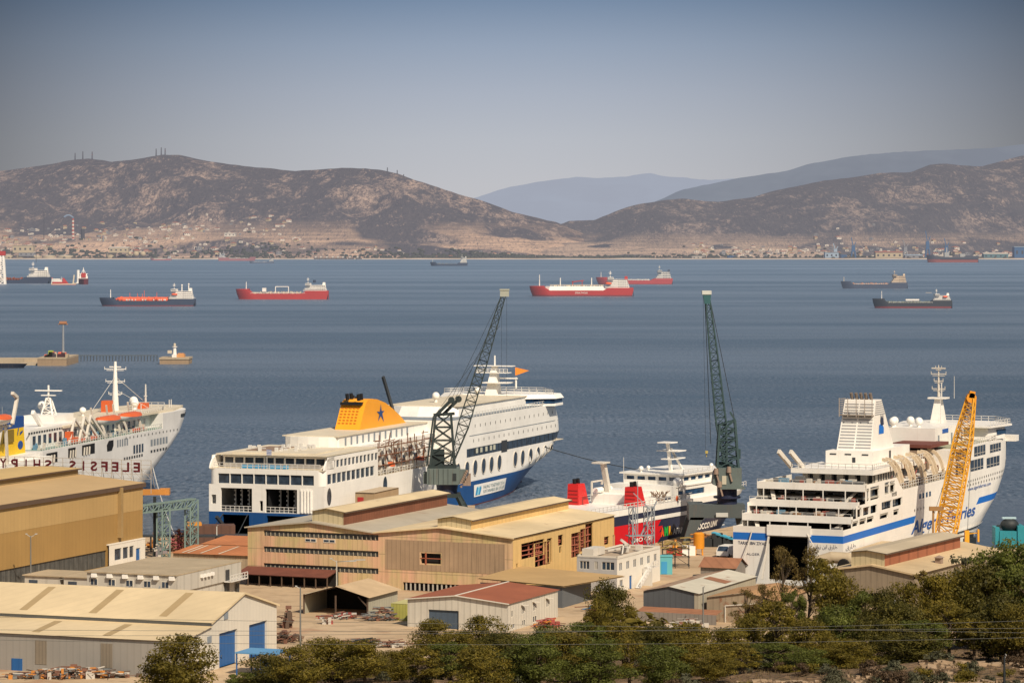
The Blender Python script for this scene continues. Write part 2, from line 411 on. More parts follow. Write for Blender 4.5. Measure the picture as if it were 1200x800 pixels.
m.prism([(3.6,-9),(22,-8),(22,8),(3.6,9)],17.0,17.25);m.build('aft_roof',CREAM,A)
m=mb();m.box(8,20,2,8,17.25,17.3);
for k in range(12): m.box(8.2+k,8.7+k,2.2,7.8,17.3,17.42)
m.build('skylight',BROWN,A)
m=mb();m.rail([(.25,-HB+1,14.2),(.25,HB-1,14.2)],1.1,1.2,.05);m.build('terrace_rail',STEEL,A)
m=mb()
for k in range(7): m.box(1.2,2.0,5-k*1.5,6-k*1.5,14.25,14.9)
m.build('deck_chairs',CYAN,A)
m=mb();m.tube((.3,0,14.2),(.3,0,18.2),.06,.05,6);m.build('flagstaff',STEEL,A)
m=mb();m.mat(0);m.box(.0,.05,-1.1,-.05,17,18.1);m.mat(1)
for k in range(3): m.box(-.03,.08,-1.1,-.05,17.12+k*.36,17.26+k*.36)
m.build('ensign',[SIGNB,WHT],A)
# upper house (rounded aft end) and funnel
m=mb();pl=[(24,-6)]+[(88,-6),(88,6),(24,6)]+[(24-2.2*math.sin(math.pi*i/8),6*math.cos(math.pi*i/8)) for i in range(1,8)]
m.prism(pl,17.0,19.3);m.build('upper_house',WHT,A)
m=mb();m.prism([(23,-6.3),(89,-6.3),(89,6.3),(23,6.3)],19.3,19.5);m.build('upper_house_roof',CREAM,A)
m=mb()
for k in range(12): m.box(27+k*3.3,27.9+k*3.3,-6.06,-6.0,17.3,18.9)
m.each('upper_house_door',GREYD,A)
m=mb();fx=[(43.5,19.5),(71.5,19.5),(68.5,21),(64,22.8),(59,24.5),(54,25.5),(50.5,25.8),(48.5,25.6),(47.2,25.0)]
m.add([(x,-2.8,z) for x,z in fx]+[(x,2.8,z) for x,z in fx],[tuple(range(9)),tuple(range(17,8,-1))]+[(i,9+i,9+(i+1)%9,(i+1)%9) for i in range(9)])
f=m.build('funnel',YFUN,A)
m=mb();m.box(46,49.6,-2.2,2.6,24.6,25.2)
fcap=m.build('funnel_cap',BLK,f);m=mb()
for x,y in ((46.5,-1.5),(47.5,1.5),(48.8,-1.2),(49.6,1.4)): m.tube((x,y,25.6),(x-.3,y,26.9),.42,.42,8)
for x in (53,55.5,58,60.5): m.tube((x,2.4,24),(x-.3,2.4,26.5-.17*(x-52)),.45,.45,8)
m.each('exhaust_pipe',BLK,f,2)
m=mb()
for i in range(5):
    for j in range(6): xq=43.5+3.7*(20.7+j*.62-19.5)/5.5;m.box(xq-.06,xq+.05,1.9-i*.88,2.4-i*.88,20.5+j*.62,20.95+j*.62)
m.each('louvre',flat('funnel_louvre_brown',(.55,.17,.01),.6),f)
m=mb();cx,cz=56.,22.4;pp=[]
for i,(ang,r) in enumerate([(90,2.7),(60,.75),(18,1.7),(-10,.7),(-62,3.0),(-90,.8),(-118,2.6),(-160,.7),(162,1.9),(125,.7)]):
    a=math.radians(ang);pp.append((cx+1.35*r*math.cos(a),-2.86,cz+.75*r*math.sin(a)))
m.add([(cx,-2.86,cz)]+pp,[(0,i+1,(i+1)%10+1) for i in range(10)]);m.build('star_emblem',STARB,f)
# recess: inner wall, deck, davits, scaffolding
m=mb();m.box(29.4,76,-8.2,8.2,11.0,17.0);m.build('lifeboat_deck_house',WHT,A)
m=mb();m.box(1.5,160-4,-HB+.06,HB-.06,10.85,11.0);m.build('boat_deck',CREAM,A)
m=mb()
for k in range(6): m.box(31+k*6,34.2+k*6,-8.25,-8.21,11.9,13.6)
m.each('recess_window',GL,A)
m=mb();rnd=random.Random(3)
for x in (33,36.5,41,44.5,49,52.5,57,60.5):
    davit(m,x,-11.8,11.1,-8.6,16.4,.5)
m.each('davit',WHD,A,6)
m=mb()
for k in range(46):
    x=30+rnd.random()*33;y=-12.1+rnd.random()*2;z=12.5+rnd.random()*5.6
    if rnd.random()<.5: m.bar((x,y,z),(x+rnd.uniform(2,5),y+rnd.uniform(-.3,.3),z+rnd.uniform(-.3,.6)),.14)
    else: m.bar((x,y,z-1.5),(x+rnd.uniform(-1.2,1.2),y,z+1.2),.16)
for k in range(8):
    x=30+k*4.6;m.bar((x,-12.2,11),(x,-12.2,17.8),.12)
for z in (13,15,16.8): m.bar((30,-12.2,z),(63,-12.2,z),.12);m.box(30,63,-12.3,-11.4,z-.06,z)
tag(m.build('scaffolding',RUSTM,A),kind='stuff')
for x in (39,57): lifeboat(A,x,-11.4,11.2,4.6,.9)
m=mb();m.rail([(29.6,-12.35,11),(76,-12.35,11)],1.1,1.6,.05);m.build('boat_deck_rail',STEEL,A)
# forward block 11 .. 19.8
m=mb();hf=Hull(HB,hA.xs,hA.xe,((0,76),),2.1,.72)
hf.mesh(m,[11.02,13.2,15.8,17.8,19.8],lambda x,z:0)
m.quad((76,-HB,11),(76,-HB,19.8),(76,HB,19.8),(76,HB,11));m.build('forward_superstructure',WHT,A)
m=mb();hA.patch(m,86.3,152,15.75,15.9,.06,16);m.build('deck_line',GREYD,A)
m=mb();hA.patch(m,84.5,163,11.15,13.0,.05,26);m.build('window_band',GL,A)
m=mb();hA.patch(m,108.5,112.6,10.7,13.4,.08,3);m.build('window_band_panel',DGR,A)
for k in range(22):
    x=86+k*3.4
    if 108<x+1<113: continue
    m=mb();hA.patch(m,x,x+.28,11.15,13.0,.09,1);m.build('mullion',DGR,A)
for x in (90.5,93.5,97,100.2,102.6): 
    m=mb();hA.patch(m,x,x+1.5,11.7,12.8,.1,1);m.build('pale_window',flat('pale_blind',(.5,.5,.4),.6),A)  # paler panes laid over the dark window band
for k,x in enumerate((78.5,84.6,90.1,95.9,101.4,107,118.6,124,130,135.7,141.3,146.7)):
    m=mb();hA.oval(m,x,8.45,1.45,1.75,.05,20);o=m.build('oval_window',GL,A)
    m=mb()
    for i in range(20):
        a=2*math.pi*i/20;b=2*math.pi*(i+1)/20
        m.bar(hA.pt(x+1.5*math.cos(a),8.45+1.8*math.sin(a),.08),hA.pt(x+1.5*math.cos(b),8.45+1.8*math.sin(b),.08),.14)
    m.build('rim',WHD,o)
for x in (1.6,32.6):
    m=mb();hA.oval(m,x+.9,8.9,1.15,1.75,.05,20);m.build('oval_window',GL,A)
for row,(z,x0,n,st) in enumerate(((17.9,90,17,3.55),(14.6,89,18,3.55))):
    for k in range(n):
        m=mb();x=x0+k*st;hA.patch(m,x,x+.28,z-.35,z+.35,.05,1);m.build('porthole',DGR,A)
# banner on the hull
bn=mb();hA.patch(bn,89.2,112,1.9,4.6,.1,8);bn=bn.build('banner',flat('banner_cloth',(.78,.76,.72),.7),A)
m=mb();hA.text(m,'SAILING TOGETHER TO A',95.5,110.6,3.35,4.05,.16);hA.text(m,'SUSTAINABLE SEA OF LIFE',95.5,111.2,2.35,3.05,.16);m.build('banner_lettering',flat('banner_grey_green',(.22,.32,.34),.6),bn)
m=mb()
for i,(dx,c) in enumerate(((0,0),(1.1,1),(2.2,0))):
    m.mat(c);m.add([hA.pt(90+dx,2.25,.16),hA.pt(91.0+dx,2.25,.16),hA.pt(92.0+dx,3.6,.16),hA.pt(91.6+dx,4.2,.16),hA.pt(90.9+dx,3.9,.16)],[(0,1,2,3,4)])
m.build('banner_emblem',[CYAN,flat('light_cyan',(.25,.6,.75),.5)],bn)
# top deck, bridge, mast
m=mb();m.prism([(90,-8.5),(144,-8.5),(144,8.5),(90,8.5),(87,5),(86,0),(87,-5)],19.8,22.1,[(91,-8.4),(144,-8.4),(144,8.4),(91,8.4),(88.6,4.6),(87.8,0),(88.6,-4.6)]);m.build('bridge_house',WHT,A)
m=mb();m.prism([(90,-8.8),(144,-8.8),(144,8.8),(90,8.8)],22.1,22.3);m.build('bridge_house_roof',CREAM,A)
m=mb()
for x in (96,104,112,126): m.box(x,x+.9,-8.35,-8.3,20,22)
m.each('house_door',GREYD,A)
m=mb();m.box(118,119.6,-8.4,-8.32,20,22);m.build('red_door',flat('red_door_paint',(.6,.03,.03),.5),A)
m=mb();m.prism([(76,-12),(147,-12),(152,-7),(152,7),(147,12),(76,12)],19.82,19.9);m.build('sun_deck',GREYD,A)
def wing(z0,z1,g=0.): return
bp=[(138,-8),(143,-15),(149,-15),(154,-9),(156,0),(154,9),(149,15),(143,15),(138,8)]
m=mb();m.prism([(x*.985+2,y*.96) for x,y in bp],20.3,21.5);m.build('wheelhouse_windows',GLB,A)
m=mb();m.prism([(x-.6,y*1.0) for x,y in bp],21.5,22.5,[(x,y*.93) for x,y in bp]);m.build('wheelhouse_roof',WHT,A)
m=mb();m.prism([(x*.99+1.5,y*.97) for x,y in bp],19.7,20.3);m.build('wheelhouse_sill',WHT,A)
m=mb();m.rail([(143,-14,22.5),(154,-8.,22.5),(155,0,22.5),(154,8,22.5),(143,14,22.5),(143,-14,22.5)],1,2.,.05);m.build('wheelhouse_rail',STEEL,A)
m=mb();m.rail([(90,-12.2,19.9),(144,-12.2,19.9)],1,2.,.05);m.rail([(76,12.2,19.9),(144,12.2,19.9)],1,2.,.05);m.build('sun_deck_rail',STEEL,A)
m=mb();m.prism([(137,-1.5),(141,-1.5),(141,1.5),(137,1.5)],22.3,29.2,[(139.6,-.6),(141,-.6),(141,.6),(139.6,.6)]);
m.box(138,141,-4,4,27.6,27.8);m.box(138.6,141,-5,5,29.2,29.4);m.bar((140.3,0,29.2),(140.3,0,31.8),.3);m.box(136.5,141,-4.5,2,25.2,25.45);m.tube((140,-5.5,24),(140,-5.5,26.6),.25,.25,8)
m.box(139.6,139.9,-6,-1.5,26.2,26.5);m.rail([(138,-4,27.8),(138,4,27.8),(141,4,27.8)],.9,1.,.05);m.build('mast',WHT,A)
m=mb();m.add([(140.3,-5.2,29.0),(140.3,-5.2,27.),(141.4,-8.4,28.2)],[(0,1,2)]);m.add([(140.32,-5.2,29.0),(141.42,-8.4,28.2),(140.32,-5.2,27.)],[(0,1,2)]);m.build('orange_flag',flat('flag_orange',(.8,.25,.03),.7),A)
dome(A,136,3,22.3,.8);dome(A,104,2,22.3,.9)
m=mb();m.bar((88,6,19.5),(83,7,29),.5,.7);m.build('deck_crane_jib',DGR,A)
m=mb();rnd=random.Random(9)
for k in range(26):
    x=6+rnd.random()*14;y=-3+rnd.random()*13;m.box(x,x+.6,y,y+.6,17.2,17.5+rnd.random()*.8)
m.each('roof_vent',STEEL,A)
# ================================================================ white ferry with louvred funnel, right
SD=Fr(46.74,521,0,24);HD=9.8
Dd=thingF('passenger_ferry',SD,'white ferry with blue stripe and tall louvred white funnel, right of the pier crane','ferry')
hD=Hull(HD,((0,105),(4,109),(8,115),(12,120),(16,123),(20.3,122)),((0,62),(5,78),(9,92),(14,100),(20.3,102)),((0,0),),2.1,.72)
BLUST=P('stripe_blue',(.012,.15,.55),.45,0,.2,(.1,.1,.1),.2,.05,plate=2.6)
IVORY=P('ivory_ship_paint',(.86,.82,.75),.45,0,.4,(.42,.28,.16),.11,.26,plate=2.3)
def slD(x,z):
    if z<.2: return 2
    if 8.75<z<10. and (x<45 or x>85): return 1
    return 0
m=mb();hD.mesh(m,[-1,.2,2,4,6,8.75,9.98,11.0],slD,cap=False);m.build('hull',[IVORY,BLUST,ANTIF],Dd)
U=(0,-1,0);V=(0,0,1)
# transom with the stern door opening
m=mb();wall(m,(0,HD,-1),U,V,2*HD,9.75,[(HD-3.4,HD+3.95,3.2,9.75)],.4)
m.mat(1);wall(m,(0,HD,8.75),U,V,2*HD,1.25,[(HD-3.4,HD+3.95,0,1.0)],.4);m.mat(0);wall(m,(0,HD,10.0),U,V,2*HD,1.1,[],.3)
m.build('transom',[IVORY,BLUST],Dd)
m=mb();m.box(-.35,0,-4.2,3.6,9.72,11.5);m.build('door_header',IVORY,Dd)
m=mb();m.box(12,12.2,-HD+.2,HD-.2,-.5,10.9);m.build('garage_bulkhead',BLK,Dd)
m=mb();m.bar((-.2,3.3,9.5),(-2.2,3.8,2.4),.3);m.bar((-.2,-3.8,9.5),(-.8,-4,2.4),.25);m.each('ramp_strut',WHD,Dd)
m=mb();fit_text(m,'TARIQ IBN ZIYAD',lambda u,v:(-.03,8.9-u,7.85+v),5.2,.62,bold=.02);fit_text(m,'ALGER',lambda u,v:(-.03,7.4-u,6.15+v),2.4,.4)
ar='\uFE96\uFE8E\uFBFF'
fit_text(m,'\uFEA9\uFE8E\uFBFF\uFEAF \uFEE6\uFE91\uFE8D \uFED5\uFEAD\uFE8E\uFEC1',lambda u,v:(-.03,-4.9-u,7.6+v),3.9,.9)
m.build('stern_lettering',INK,Dd)
m=mb();fit_text(m,'\uFED5\uFEAD\uFE8E\uFEC1',lambda u,v:(1.5+u,-HD-.03,7.3+v),5.4,1.0);fit_text(m,'TARIQ',lambda u,v:(1.8+u,-HD-.03,6.0+v),4.2,.6);m.build('side_lettering',INK,Dd)
m=mb();fit_text(m,'Algerie Ferries',lambda u,v:hD.pt(39.6+u,6.1+v,.07),43.2,3.0,shear=.3,bold=.02);o=m
m.build('company_lettering',SIGNB,Dd)
m=mb();hD.text(m,'www.algerieferries.com',77.5,94,11.6,12.5,.07);m.build('web_lettering',SIGNB,Dd)
m=mb();hD.patch(m,58,92,4.35,4.65,.18,12);m.build('rubbing_strake',DGR,Dd)
m=mb();hD.patch(m,58,92,4.65,4.95,.28,12);m.build('rubbing_strake',WHT,Dd)
# stern deck tiers: (deck z, band top, set-back x, house face x)
tiers=((9.7,11.0,0.,13.),(11.9,12.85,4.5,15.),(14.1,15.05,8.2,19.),(16.8,17.75,12.2,27.))
TF=34.
clut=[flat('clutter_red',(.30,.09,.07),.7),flat('clutter_white',(.55,.50,.42),.7),flat('clutter_grey',(.12,.12,.12),.7),flat('clutter_blue',(.12,.24,.34),.6),flat('clutter_brown',(.26,.15,.08),.8)]
rnd=random.Random(5)
for i,(zd,zt,xb,xf) in enumerate(tiers):
    hb=HD
    m=mb();xe=66
    m.box(xb+.05,32,-hb+.05,hb-.05,zd-.2,zd);m.build('tier_deck',TAN,Dd)
    if i:
        m=mb();m.box(xb,xb+.25,-hb,hb,zd-.25,zt)
        m.box(xb+.25,xb+1.,-hb,-hb+.2,zd-.25,zt);m.box(xb+.25,28,hb-.2,hb,zd-.25,zt);m.build('bulwark',IVORY,Dd)
        ztop=tiers[i+1][0] if i<3 else 18.5
    else: ztop=11.7
    if i<3:
        nx=tiers[i+1][0]
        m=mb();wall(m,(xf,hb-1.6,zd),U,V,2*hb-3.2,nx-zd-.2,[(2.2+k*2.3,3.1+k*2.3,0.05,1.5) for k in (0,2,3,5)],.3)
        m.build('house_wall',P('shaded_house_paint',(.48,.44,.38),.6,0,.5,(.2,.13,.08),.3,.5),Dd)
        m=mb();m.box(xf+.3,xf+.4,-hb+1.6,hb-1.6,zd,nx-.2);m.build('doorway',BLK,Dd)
        m=mb()
        for y in (-7.2,-3.2,0.4,3.6,7.6):
            m.bar((xb+1.2,y,zd),(xb+1.2,y,nx),.14)
        m.build('deck_pillar',IVORY,Dd)
        m=mb()
        for sy in (-1,1): m.bar((xb+2.5,sy*6.,zd),(xb+6.5,sy*8.,nx),.7,.12)
        m.build('stairway',WHD,Dd)
    m=mb()
    zc=zd
    for k in range(46 if i else 12):
        x=xb+.8+rnd.random()*(8 if i==3 else 4.2);y=rnd.uniform(-hb+1,hb-1);w=rnd.uniform(.3,1.1);m.mat(rnd.choice((0,1,1,2,2,4,4,0,1,2,3)))
        m.box(x,x+w,y,y+w*rnd.uniform(.6,2),zc,zc+rnd.uniform(.4,1.5))
    tag(m.build('deck_clutter',clut,Dd),kind='stuff')
    if i:
        m=mb();m.bar((xb+.1,hb,zt+.45),(xb+.1,-hb,zt+.45),.06)
        for q in range(10): m.bar((xb+.1,hb-q*2.17,zt),(xb+.1,hb-q*2.17,zt+.45),.06)
        m.build('bulwark_rail',STEEL,Dd)
# starboard side shell of the tiers with window openings
hs=[]
def sidewall(x0,x1,z0,z1,holes,name='side_shell'):
    m=mb();wall(m,(x0,-HD,z0),(1,0,0),V,x1-x0,z1-z0,[(a-x0,b-x0,c-z0,d-z0) for a,b,c,d in holes],.3)
    m.build(name,IVORY,Dd);mb().quad((x0,HD,z0),(x0,HD,z1),(x1,HD,z1),(x1,HD,z0)).build('port_shell',IVORY,Dd)
    for h in holes: 
        mb().quad((h[0],-HD+.8,h[2]),(h[1],-HD+.8,h[2]),(h[1],-HD+.8,h[3]),(h[0],-HD+.8,h[3])).build('side_opening',GL,Dd)
sidewall(4.5,66,11.0,12.4,[(5.2,8.6,11.1,12.0),(9.2,13,11.1,12.1),(13.4,17.4,11.1,12.1),(20.9,25.9,11.1,12.0),(29,32.4,11.1,12.1)])
sidewall(7.2,66,12.4,14.5,[(8.,10.4,12.5,14.1),(11.3,15.1,12.5,13.9),(15.5,19.4,12.5,13.9),(22,28,12.6,14.0),(28.5,34.4,12.6,14.0)])
sidewall(28,66,14.5,15.3,[])
sidewall(12.4,31,14.5,17.7,[(13.4,14.8,14.8,17.0),(15.4,20.6,14.8,17.1),(23.8,26.7,15.2,17.3),(27,30,15.2,17.3)])
m=mb();m.exy([(31,15.3),(35,15.3),(33,16.2),(31,17.7)],-HD,-HD+.2);m.build('bulwark_end',IVORY,Dd)
for x in (44.9,47,49.2,51.3,59.5,62): mb().quad((x,-HD-.03,12.8),(x+1.1,-HD-.03,12.8),(x+1.1,-HD-.03,13.7),(x,-HD-.03,13.7)).build('side_window',GLB,Dd)
for k in range(34):
    x=50+k*1.95
    if 57<x<66: continue
    m=mb();z=12.9 if x>66 else 11.0;hD.oval(m,x if x>66 else x-8,z,.2,.28,.06,8);m.build('porthole',DGR,Dd)
for k in range(18):
    m=mb();hD.oval(m,78+k*1.6,13.6+.02*k,.2,.26,.06,8);m.build('porthole',DGR,Dd)
# deck five with funnel house
m=mb();m.box(24,56,-7.6,7.6,18.5,19.35);m.box(20,66,-9.2,9.2,16.55,16.7);m.build('funnel_deck',IVORY,Dd)
m=mb();wall(m,(27.5,6.6,16.7),U,V,13.2,1.8,[(1+k*2.2,2+k*2.2,.02,1.5) for k in range(6)],.2);m.box(28.8,42,-6.6,6.6,16.6,18.5);m.build('lower_funnel_house',WHD,Dd)
m=mb()
for k in range(6): m.box(28.65,28.75,6.6-2-k*2.2,6.6-1-k*2.2,16.62,18.1)
for k in range(8): m.box(30+k*1.5,30.9+k*1.5,-6.66,-6.61,17,18.2)
m.each('funnel_house_door',DGR,Dd)
m=mb();m.rail([(24.1,7.5,19.35),(24.1,-7.5,19.35),(56,-7.5,19.35)],1.,1.2,.05);m.build('funnel_deck_rail',STEEL,Dd)
m=mb();m.box(34,57,-4.4,4.4,19.35,21.9);m.build('funnel_house',IVORY,Dd)
m=mb();m.box(44,45,-4.46,-4.4,19.5,21.5);m.box(33.95,34,-1.2,-.6,19.9,20.8)
for y in (3,0.2,-3): m.box(33.95,34,y-.6,y+.6,21.2,21.45)
m.build('funnel_house_openings',DGR,Dd)
m=mb()
pb=[(37,-3.3),(50.5,-3.3),(50.5,3.3),(37,3.3)];pt=[(40.6,-2.9),(44.2,-2.9),(44.2,2.9),(40.6,2.9)]
m.prism(pb,21.9,30.8,pt);fu=m.build('funnel',IVORY,Dd)
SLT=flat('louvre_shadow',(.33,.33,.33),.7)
def fxb(z): return 37+(40.6-37)*(z-21.9)/8.9
for k in range(15):
    z=22.2+k*.55;x=fxb(z);hw=3.3-.4*(z-21.9)/8.9
    m=mb()
    for a,b in ((-hw+.25,-.15),(.15,hw-.25)): m.quad((x-.03,b,z),(x-.03,a,z),(fxb(z+.27)-.03,a,z+.27),(fxb(z+.27)-.03,b,z+.27))
    m.each('louvre',SLT,fu)
m=mb()
for k in range(7): 
    z=28.1+k*.38;hw=3.3-.4*(z-21.9)/8.9;xf=50.5-(6.3)*(z-21.9)/8.9
    m.box(fxb(z)+.3,xf-.1,-hw-.05,-hw+.02,z,z+.17)
m.each('side_louvre',SLT,fu)
m=mb();zs=28.2
for k in range(8): m.bar((38.2,3.2,zs+k*.4),(38.2,-3.0,zs+k*.4),.07);m.bar((38.2,3.2,zs+k*.4),(42,3.2,zs+k*.4),.07)
for y in (3.2,1.6,0,-1.6,-3): m.bar((38.2,y,zs-.4),(38.2,y,zs+3),.12)
m.box(38.3,40.5,-3,3.2,28,28.15);m.build('funnel_cage',flat('grey_tan_cage',(.36,.31,.26),.6),fu)
m=mb()
for y in (-1.8,-.9,0,.9,1.8): m.tube((41.8,y,30.6),(41.2,y+.1,32.),.3,.3,8)
m.each('exhaust_pipe',flat('grey_brown_pipe',(.17,.14,.12),.6),fu,2)
m=mb();y=-3.2;m.mat(0)
def fs(x,z): return (x,-(3.3-.4*(z-21.9)/8.9)-.05,z)
m.add([fs(41.6,24.6),fs(44.6,24.6),fs(44.8,25.6),fs(43.6,26.6),fs(42,26.2)],[(0,1,2,3,4)])
m.mat(1);m.add([fs(43,26),fs(44.9,26.2),fs(44.7,28.3),fs(44,27.3),fs(43.4,28.2),fs(42.8,27)],[(0,1,2,3,4,5)]);m.build('funnel_emblem',[BLUST,INK],fu)
m=mb()
for y0 in (6,8.2): m.bar((26,y0,19.4),(22,y0+1,22.4),.5,.8)
m.each('deck_davit',WHD,Dd)
# lifeboat recess with curved davits
m=mb();m.box(42.1,57,-6.4,6.4,15.3,18.45);m.box(57.1,66,-5.6,5.6,15.3,20.5);m.each('boat_deck_house',P('brown_recess_house',(.22,.15,.10),.8,0,.6,(.08,.05,.03),.5,.5),Dd)  # dark brown house faces set back behind the davits
m=mb();m.box(14,70,-HD+.1,HD-.1,15.1,15.3);m.build('boat_deck',TAN,Dd)
m=mb()
for x in (34,36,41,43.5,48.5,50.5,56,58,62.5): davit(m,x,-9.4,15.4,-6.2,20.6,.48)
m.each('davit',P('beige_davit',(.62,.50,.35),.6,0,.5,(.25,.14,.07),.4,.5),Dd,6)
m=mb();rnd=random.Random(12)
for k in range(90):
    x=31+rnd.random()*34;y=rnd.uniform(-9.6,-7);z=15.4+rnd.random()**2*3.8;w=rnd.uniform(.2,.6)
    m.mat(rnd.choice((0,2,4,4,4)));m.box(x,x+w*2,y,y+w,z,z+w) if z<16.3 else m.bar((x,y,z),(x+rnd.uniform(-1,2),y,z+rnd.uniform(-1,1)),.15)
tag(m.build('recess_clutter',clut,Dd),kind='stuff')
m=mb()
for k in range(9): m.box(43+k*1.7,44.2+k*1.7,-6.5,-6.4,15.6,18.0)
m.each('recess_opening',DGR,Dd)
m=mb();m.box(60,72,-7.6,1,21.0,21.6);m.build('winch_platform',P('red_brown_paint',(.16,.05,.035),.7,0,.4,(.05,.03,.02),.4,.2),Dd)
m=mb();m.rail([(31,-9.7,15.3),(66,-9.7,15.3)],1.1,1.5,.05);m.build('boat_deck_rail',STEEL,Dd)
# forward block
hF=Hull(HD,hD.xs,hD.xe,((0,66),),2.1,.72)
m=mb();hF.mesh(m,[11.0,13.5,14.5,16.,18.2,20.3],lambda x,z:0,cap=True);m.quad((66,-HD,12),(66,-HD,20.3),(66,HD,20.3),(66,HD,12));m.build('forward_superstructure',IVORY,Dd)
for x0,x1,z0,z1 in ((82,90,18.1,20.0),(93.5,101.5,18.1,19.7),(79.5,88.5,15.4,17.5),(91,100.5,15.3,17.2),(69,76,15.5,17.5),(69,77,18.1,20)):
    m=mb();hF.patch(m,x0,x1,z0,z1,.05,8);o=m.build('promenade_window',GL,Dd)
    m=mb()
    for k in range(1,4): hF.patch(m,x0+(x1-x0)*k/4-.12,x0+(x1-x0)*k/4+.12,z0,z1,.09,1)
    hF.patch(m,x0,x1,z0+.45,z0+.55,.09,6);m.build('mullion',WHD,o)
m=mb();hF.patch(m,108,112.5,14.9,19.3,.05,6);m.build('bow_opening',GLB,Dd)
m=mb();m.box(70,100,-8.6,8.6,20.3,20.45);m.build('top_deck',P('sage_deck',(.30,.30,.20),.7,0,.5,(.2,.14,.08),.3,0.),Dd)
m=mb();m.box(71,91,-5.2,5,20.45,24.0);m.build('mast_house',IVORY,Dd)
m=mb();m.box(76,80,-5.27,-5.2,22.8,23.6);m.build('mast_house_sign',SIGNB,Dd)
m=mb()
for x in (73,82,86,89): m.box(x,x+.9,-5.26,-5.2,20.6,22.6)
m.each('mast_house_door',GREYD,Dd)
for x,y in ((72,3.4),(74.5,-1),(77,1.4),(75,4)): dome(Dd,x,y,23.8,.8)
m=mb();m.prism([(89.5,-1.2),(93,-1.2),(93,1.2),(89.5,1.2)],23.8,28.6,[(90.8,-.6),(92.2,-.6),(92.2,.6),(90.8,.6)]);m.box(90,93,-1.8,1.8,28.6,28.9)
m.build('mast_tower',IVORY,Dd);mast(Dd,91.5,0,29,35.2,.28,'mast',WHD,((.25,2.6),(.5,1.8),(.72,3.0),(.9,1.2)))
m=mb();m.tube((97,1,21),(97,1,31.5),.22,.12,6);m.tube((93.5,-2.6,28.6),(93.5,-2.6,33),.06,.05,5);m.tube((86,-2,24),(86,-2,30),.06,.05,5);m.build('whip_aerial',STEEL,Dd)
m=mb();m.prism([(95,-9.0),(103,-10.2),(109,-6),(110,0),(109,6),(103,10.2),(95,9)],20.45,22.9,[(95.5,-8.8),(104,-10.0),(110,-6),(111,0),(110,6),(104,10),(95.5,8.8)]);m.build('bridge',IVORY,Dd)
m=mb();m.prism([(99.5,-9.75),(104.0,-10.2),(110.2,-6.1),(111.2,0),(110.2,6.1),(104,10.1),(99.5,9.7)],21.3,22.3);m.build('bridge_windows',GLB,Dd)
m=mb();m.prism([(94,-9.8),(105,-11.2),(112,-6.4),(113,0),(112,6.4),(105,11.2),(94,9.8)],22.9,23.25);m.build('bridge_roof',IVORY,Dd)
m=mb();m.rail([(95,-9.5,23.2),(105,-10.8,23.2),(112,-6,23.2),(112,6,23.2)],1,1.4,.05);m.rail([(76,-9.6,20.3),(100,-9.6,20.3),(118,-5,20.3)],1,1.6,.05);m.build('bridge_rail',STEEL,Dd)
m=mb();m.prism([(106,-8.9),(121.5,-4),(122.5,0),(121.5,4),(106,8.9)],20.32,20.6);m.box(107,109.5,-11.4,-7,19.6,20.8);m.build('fore_wing',IVORY,Dd)
# ================================================================ navy and red ferry in the middle
SB=Fr(1.5,557,0,30);HBb=8.
Bd=thingF('passenger_ferry',SB,'small navy, red and white ferry with twin red funnels, moored between the two jib cranes','ferry')
hB=Hull(HBb,((0,78),(4,83),(8.3,89),(9.4,90)),((0,48),(4,56),(9.4,66)),((0,0),),2.1,.75)
REDS=P('bright_red_hull',(.58,.008,.018),.4,0,.25,(.25,.02,.02),.15,.08,plate=2.4)
def slB(x,z):
    if z<.0: return 3
    if z>8.3: return 2
    if z<6.5 and x<40.6-(6.5-z)*.35: return 1
    return 0
m=mb();hB.n=60;hB.mesh(m,[-1.,0.,1.2,2.6,4,5.2,6.5,7.3,8.3,9.4],slB,cap=True);m.quad((0,-8,-1),(0,8,-1),(0,8,9.4),(0,-8,9.4));m.build('hull',[NAVY,REDS,WHT,ANTIF],Bd)
m=mb();hB.patch(m,27.7,64,6.5,7.25,.1,12);m.build('white_stripe',WHT,Bd)
m=mb();hB.patch(m,56,84,1.45,1.65,.08,16);m.build('boot_line',WHT,Bd)
m=mb();hB.text(m,'AFRICA MOROCCO LINK',45,66.2,3.1,4.3,.08,bold=.035);m.build('company_lettering',WHT,Bd)
m=mb();hB.text(m,'MORISI',29,36,2.9,3.7,.08,bold=.02);m.build('hull_lettering',WHT,Bd)
for t,x,c in (('A',39.9,flat('logo_orange_red',(.75,.10,.02),.5)),('M',41.5,flat('logo_green',(.02,.42,.06),.5)),('L',43.3,flat('logo_amber',(.8,.38,.01),.5))):
    m=mb();hB.text(m,t,x,x+1.45,3.1,4.9,.08,bold=.09);m.build('logo_letter',c,Bd)
m=mb();m.rail([(0,8,9.4),(0,-8,9.4),(46,-8,9.4)],1,1.5,.05);m.rail([(0,8,9.4),(46,8,9.4)],1,1.5,.05);m.build('deck_rail',STEEL,Bd)
m=mb();m.box(35,48,-3.4,4.4,9.4,11.2);m.prism([(37,-2),(42,-2),(42,3),(37,3)],11.2,11.9);m.box(40,50,-6,6,9.4,10.4);m.build('aft_house',WHT,Bd)
m=mb();m.box(36,37,-3.46,-3.4,9.6,10.7);m.box(42,49,-6.1,-6,9.6,10.2);m.each('aft_house_door',NAVY,Bd)
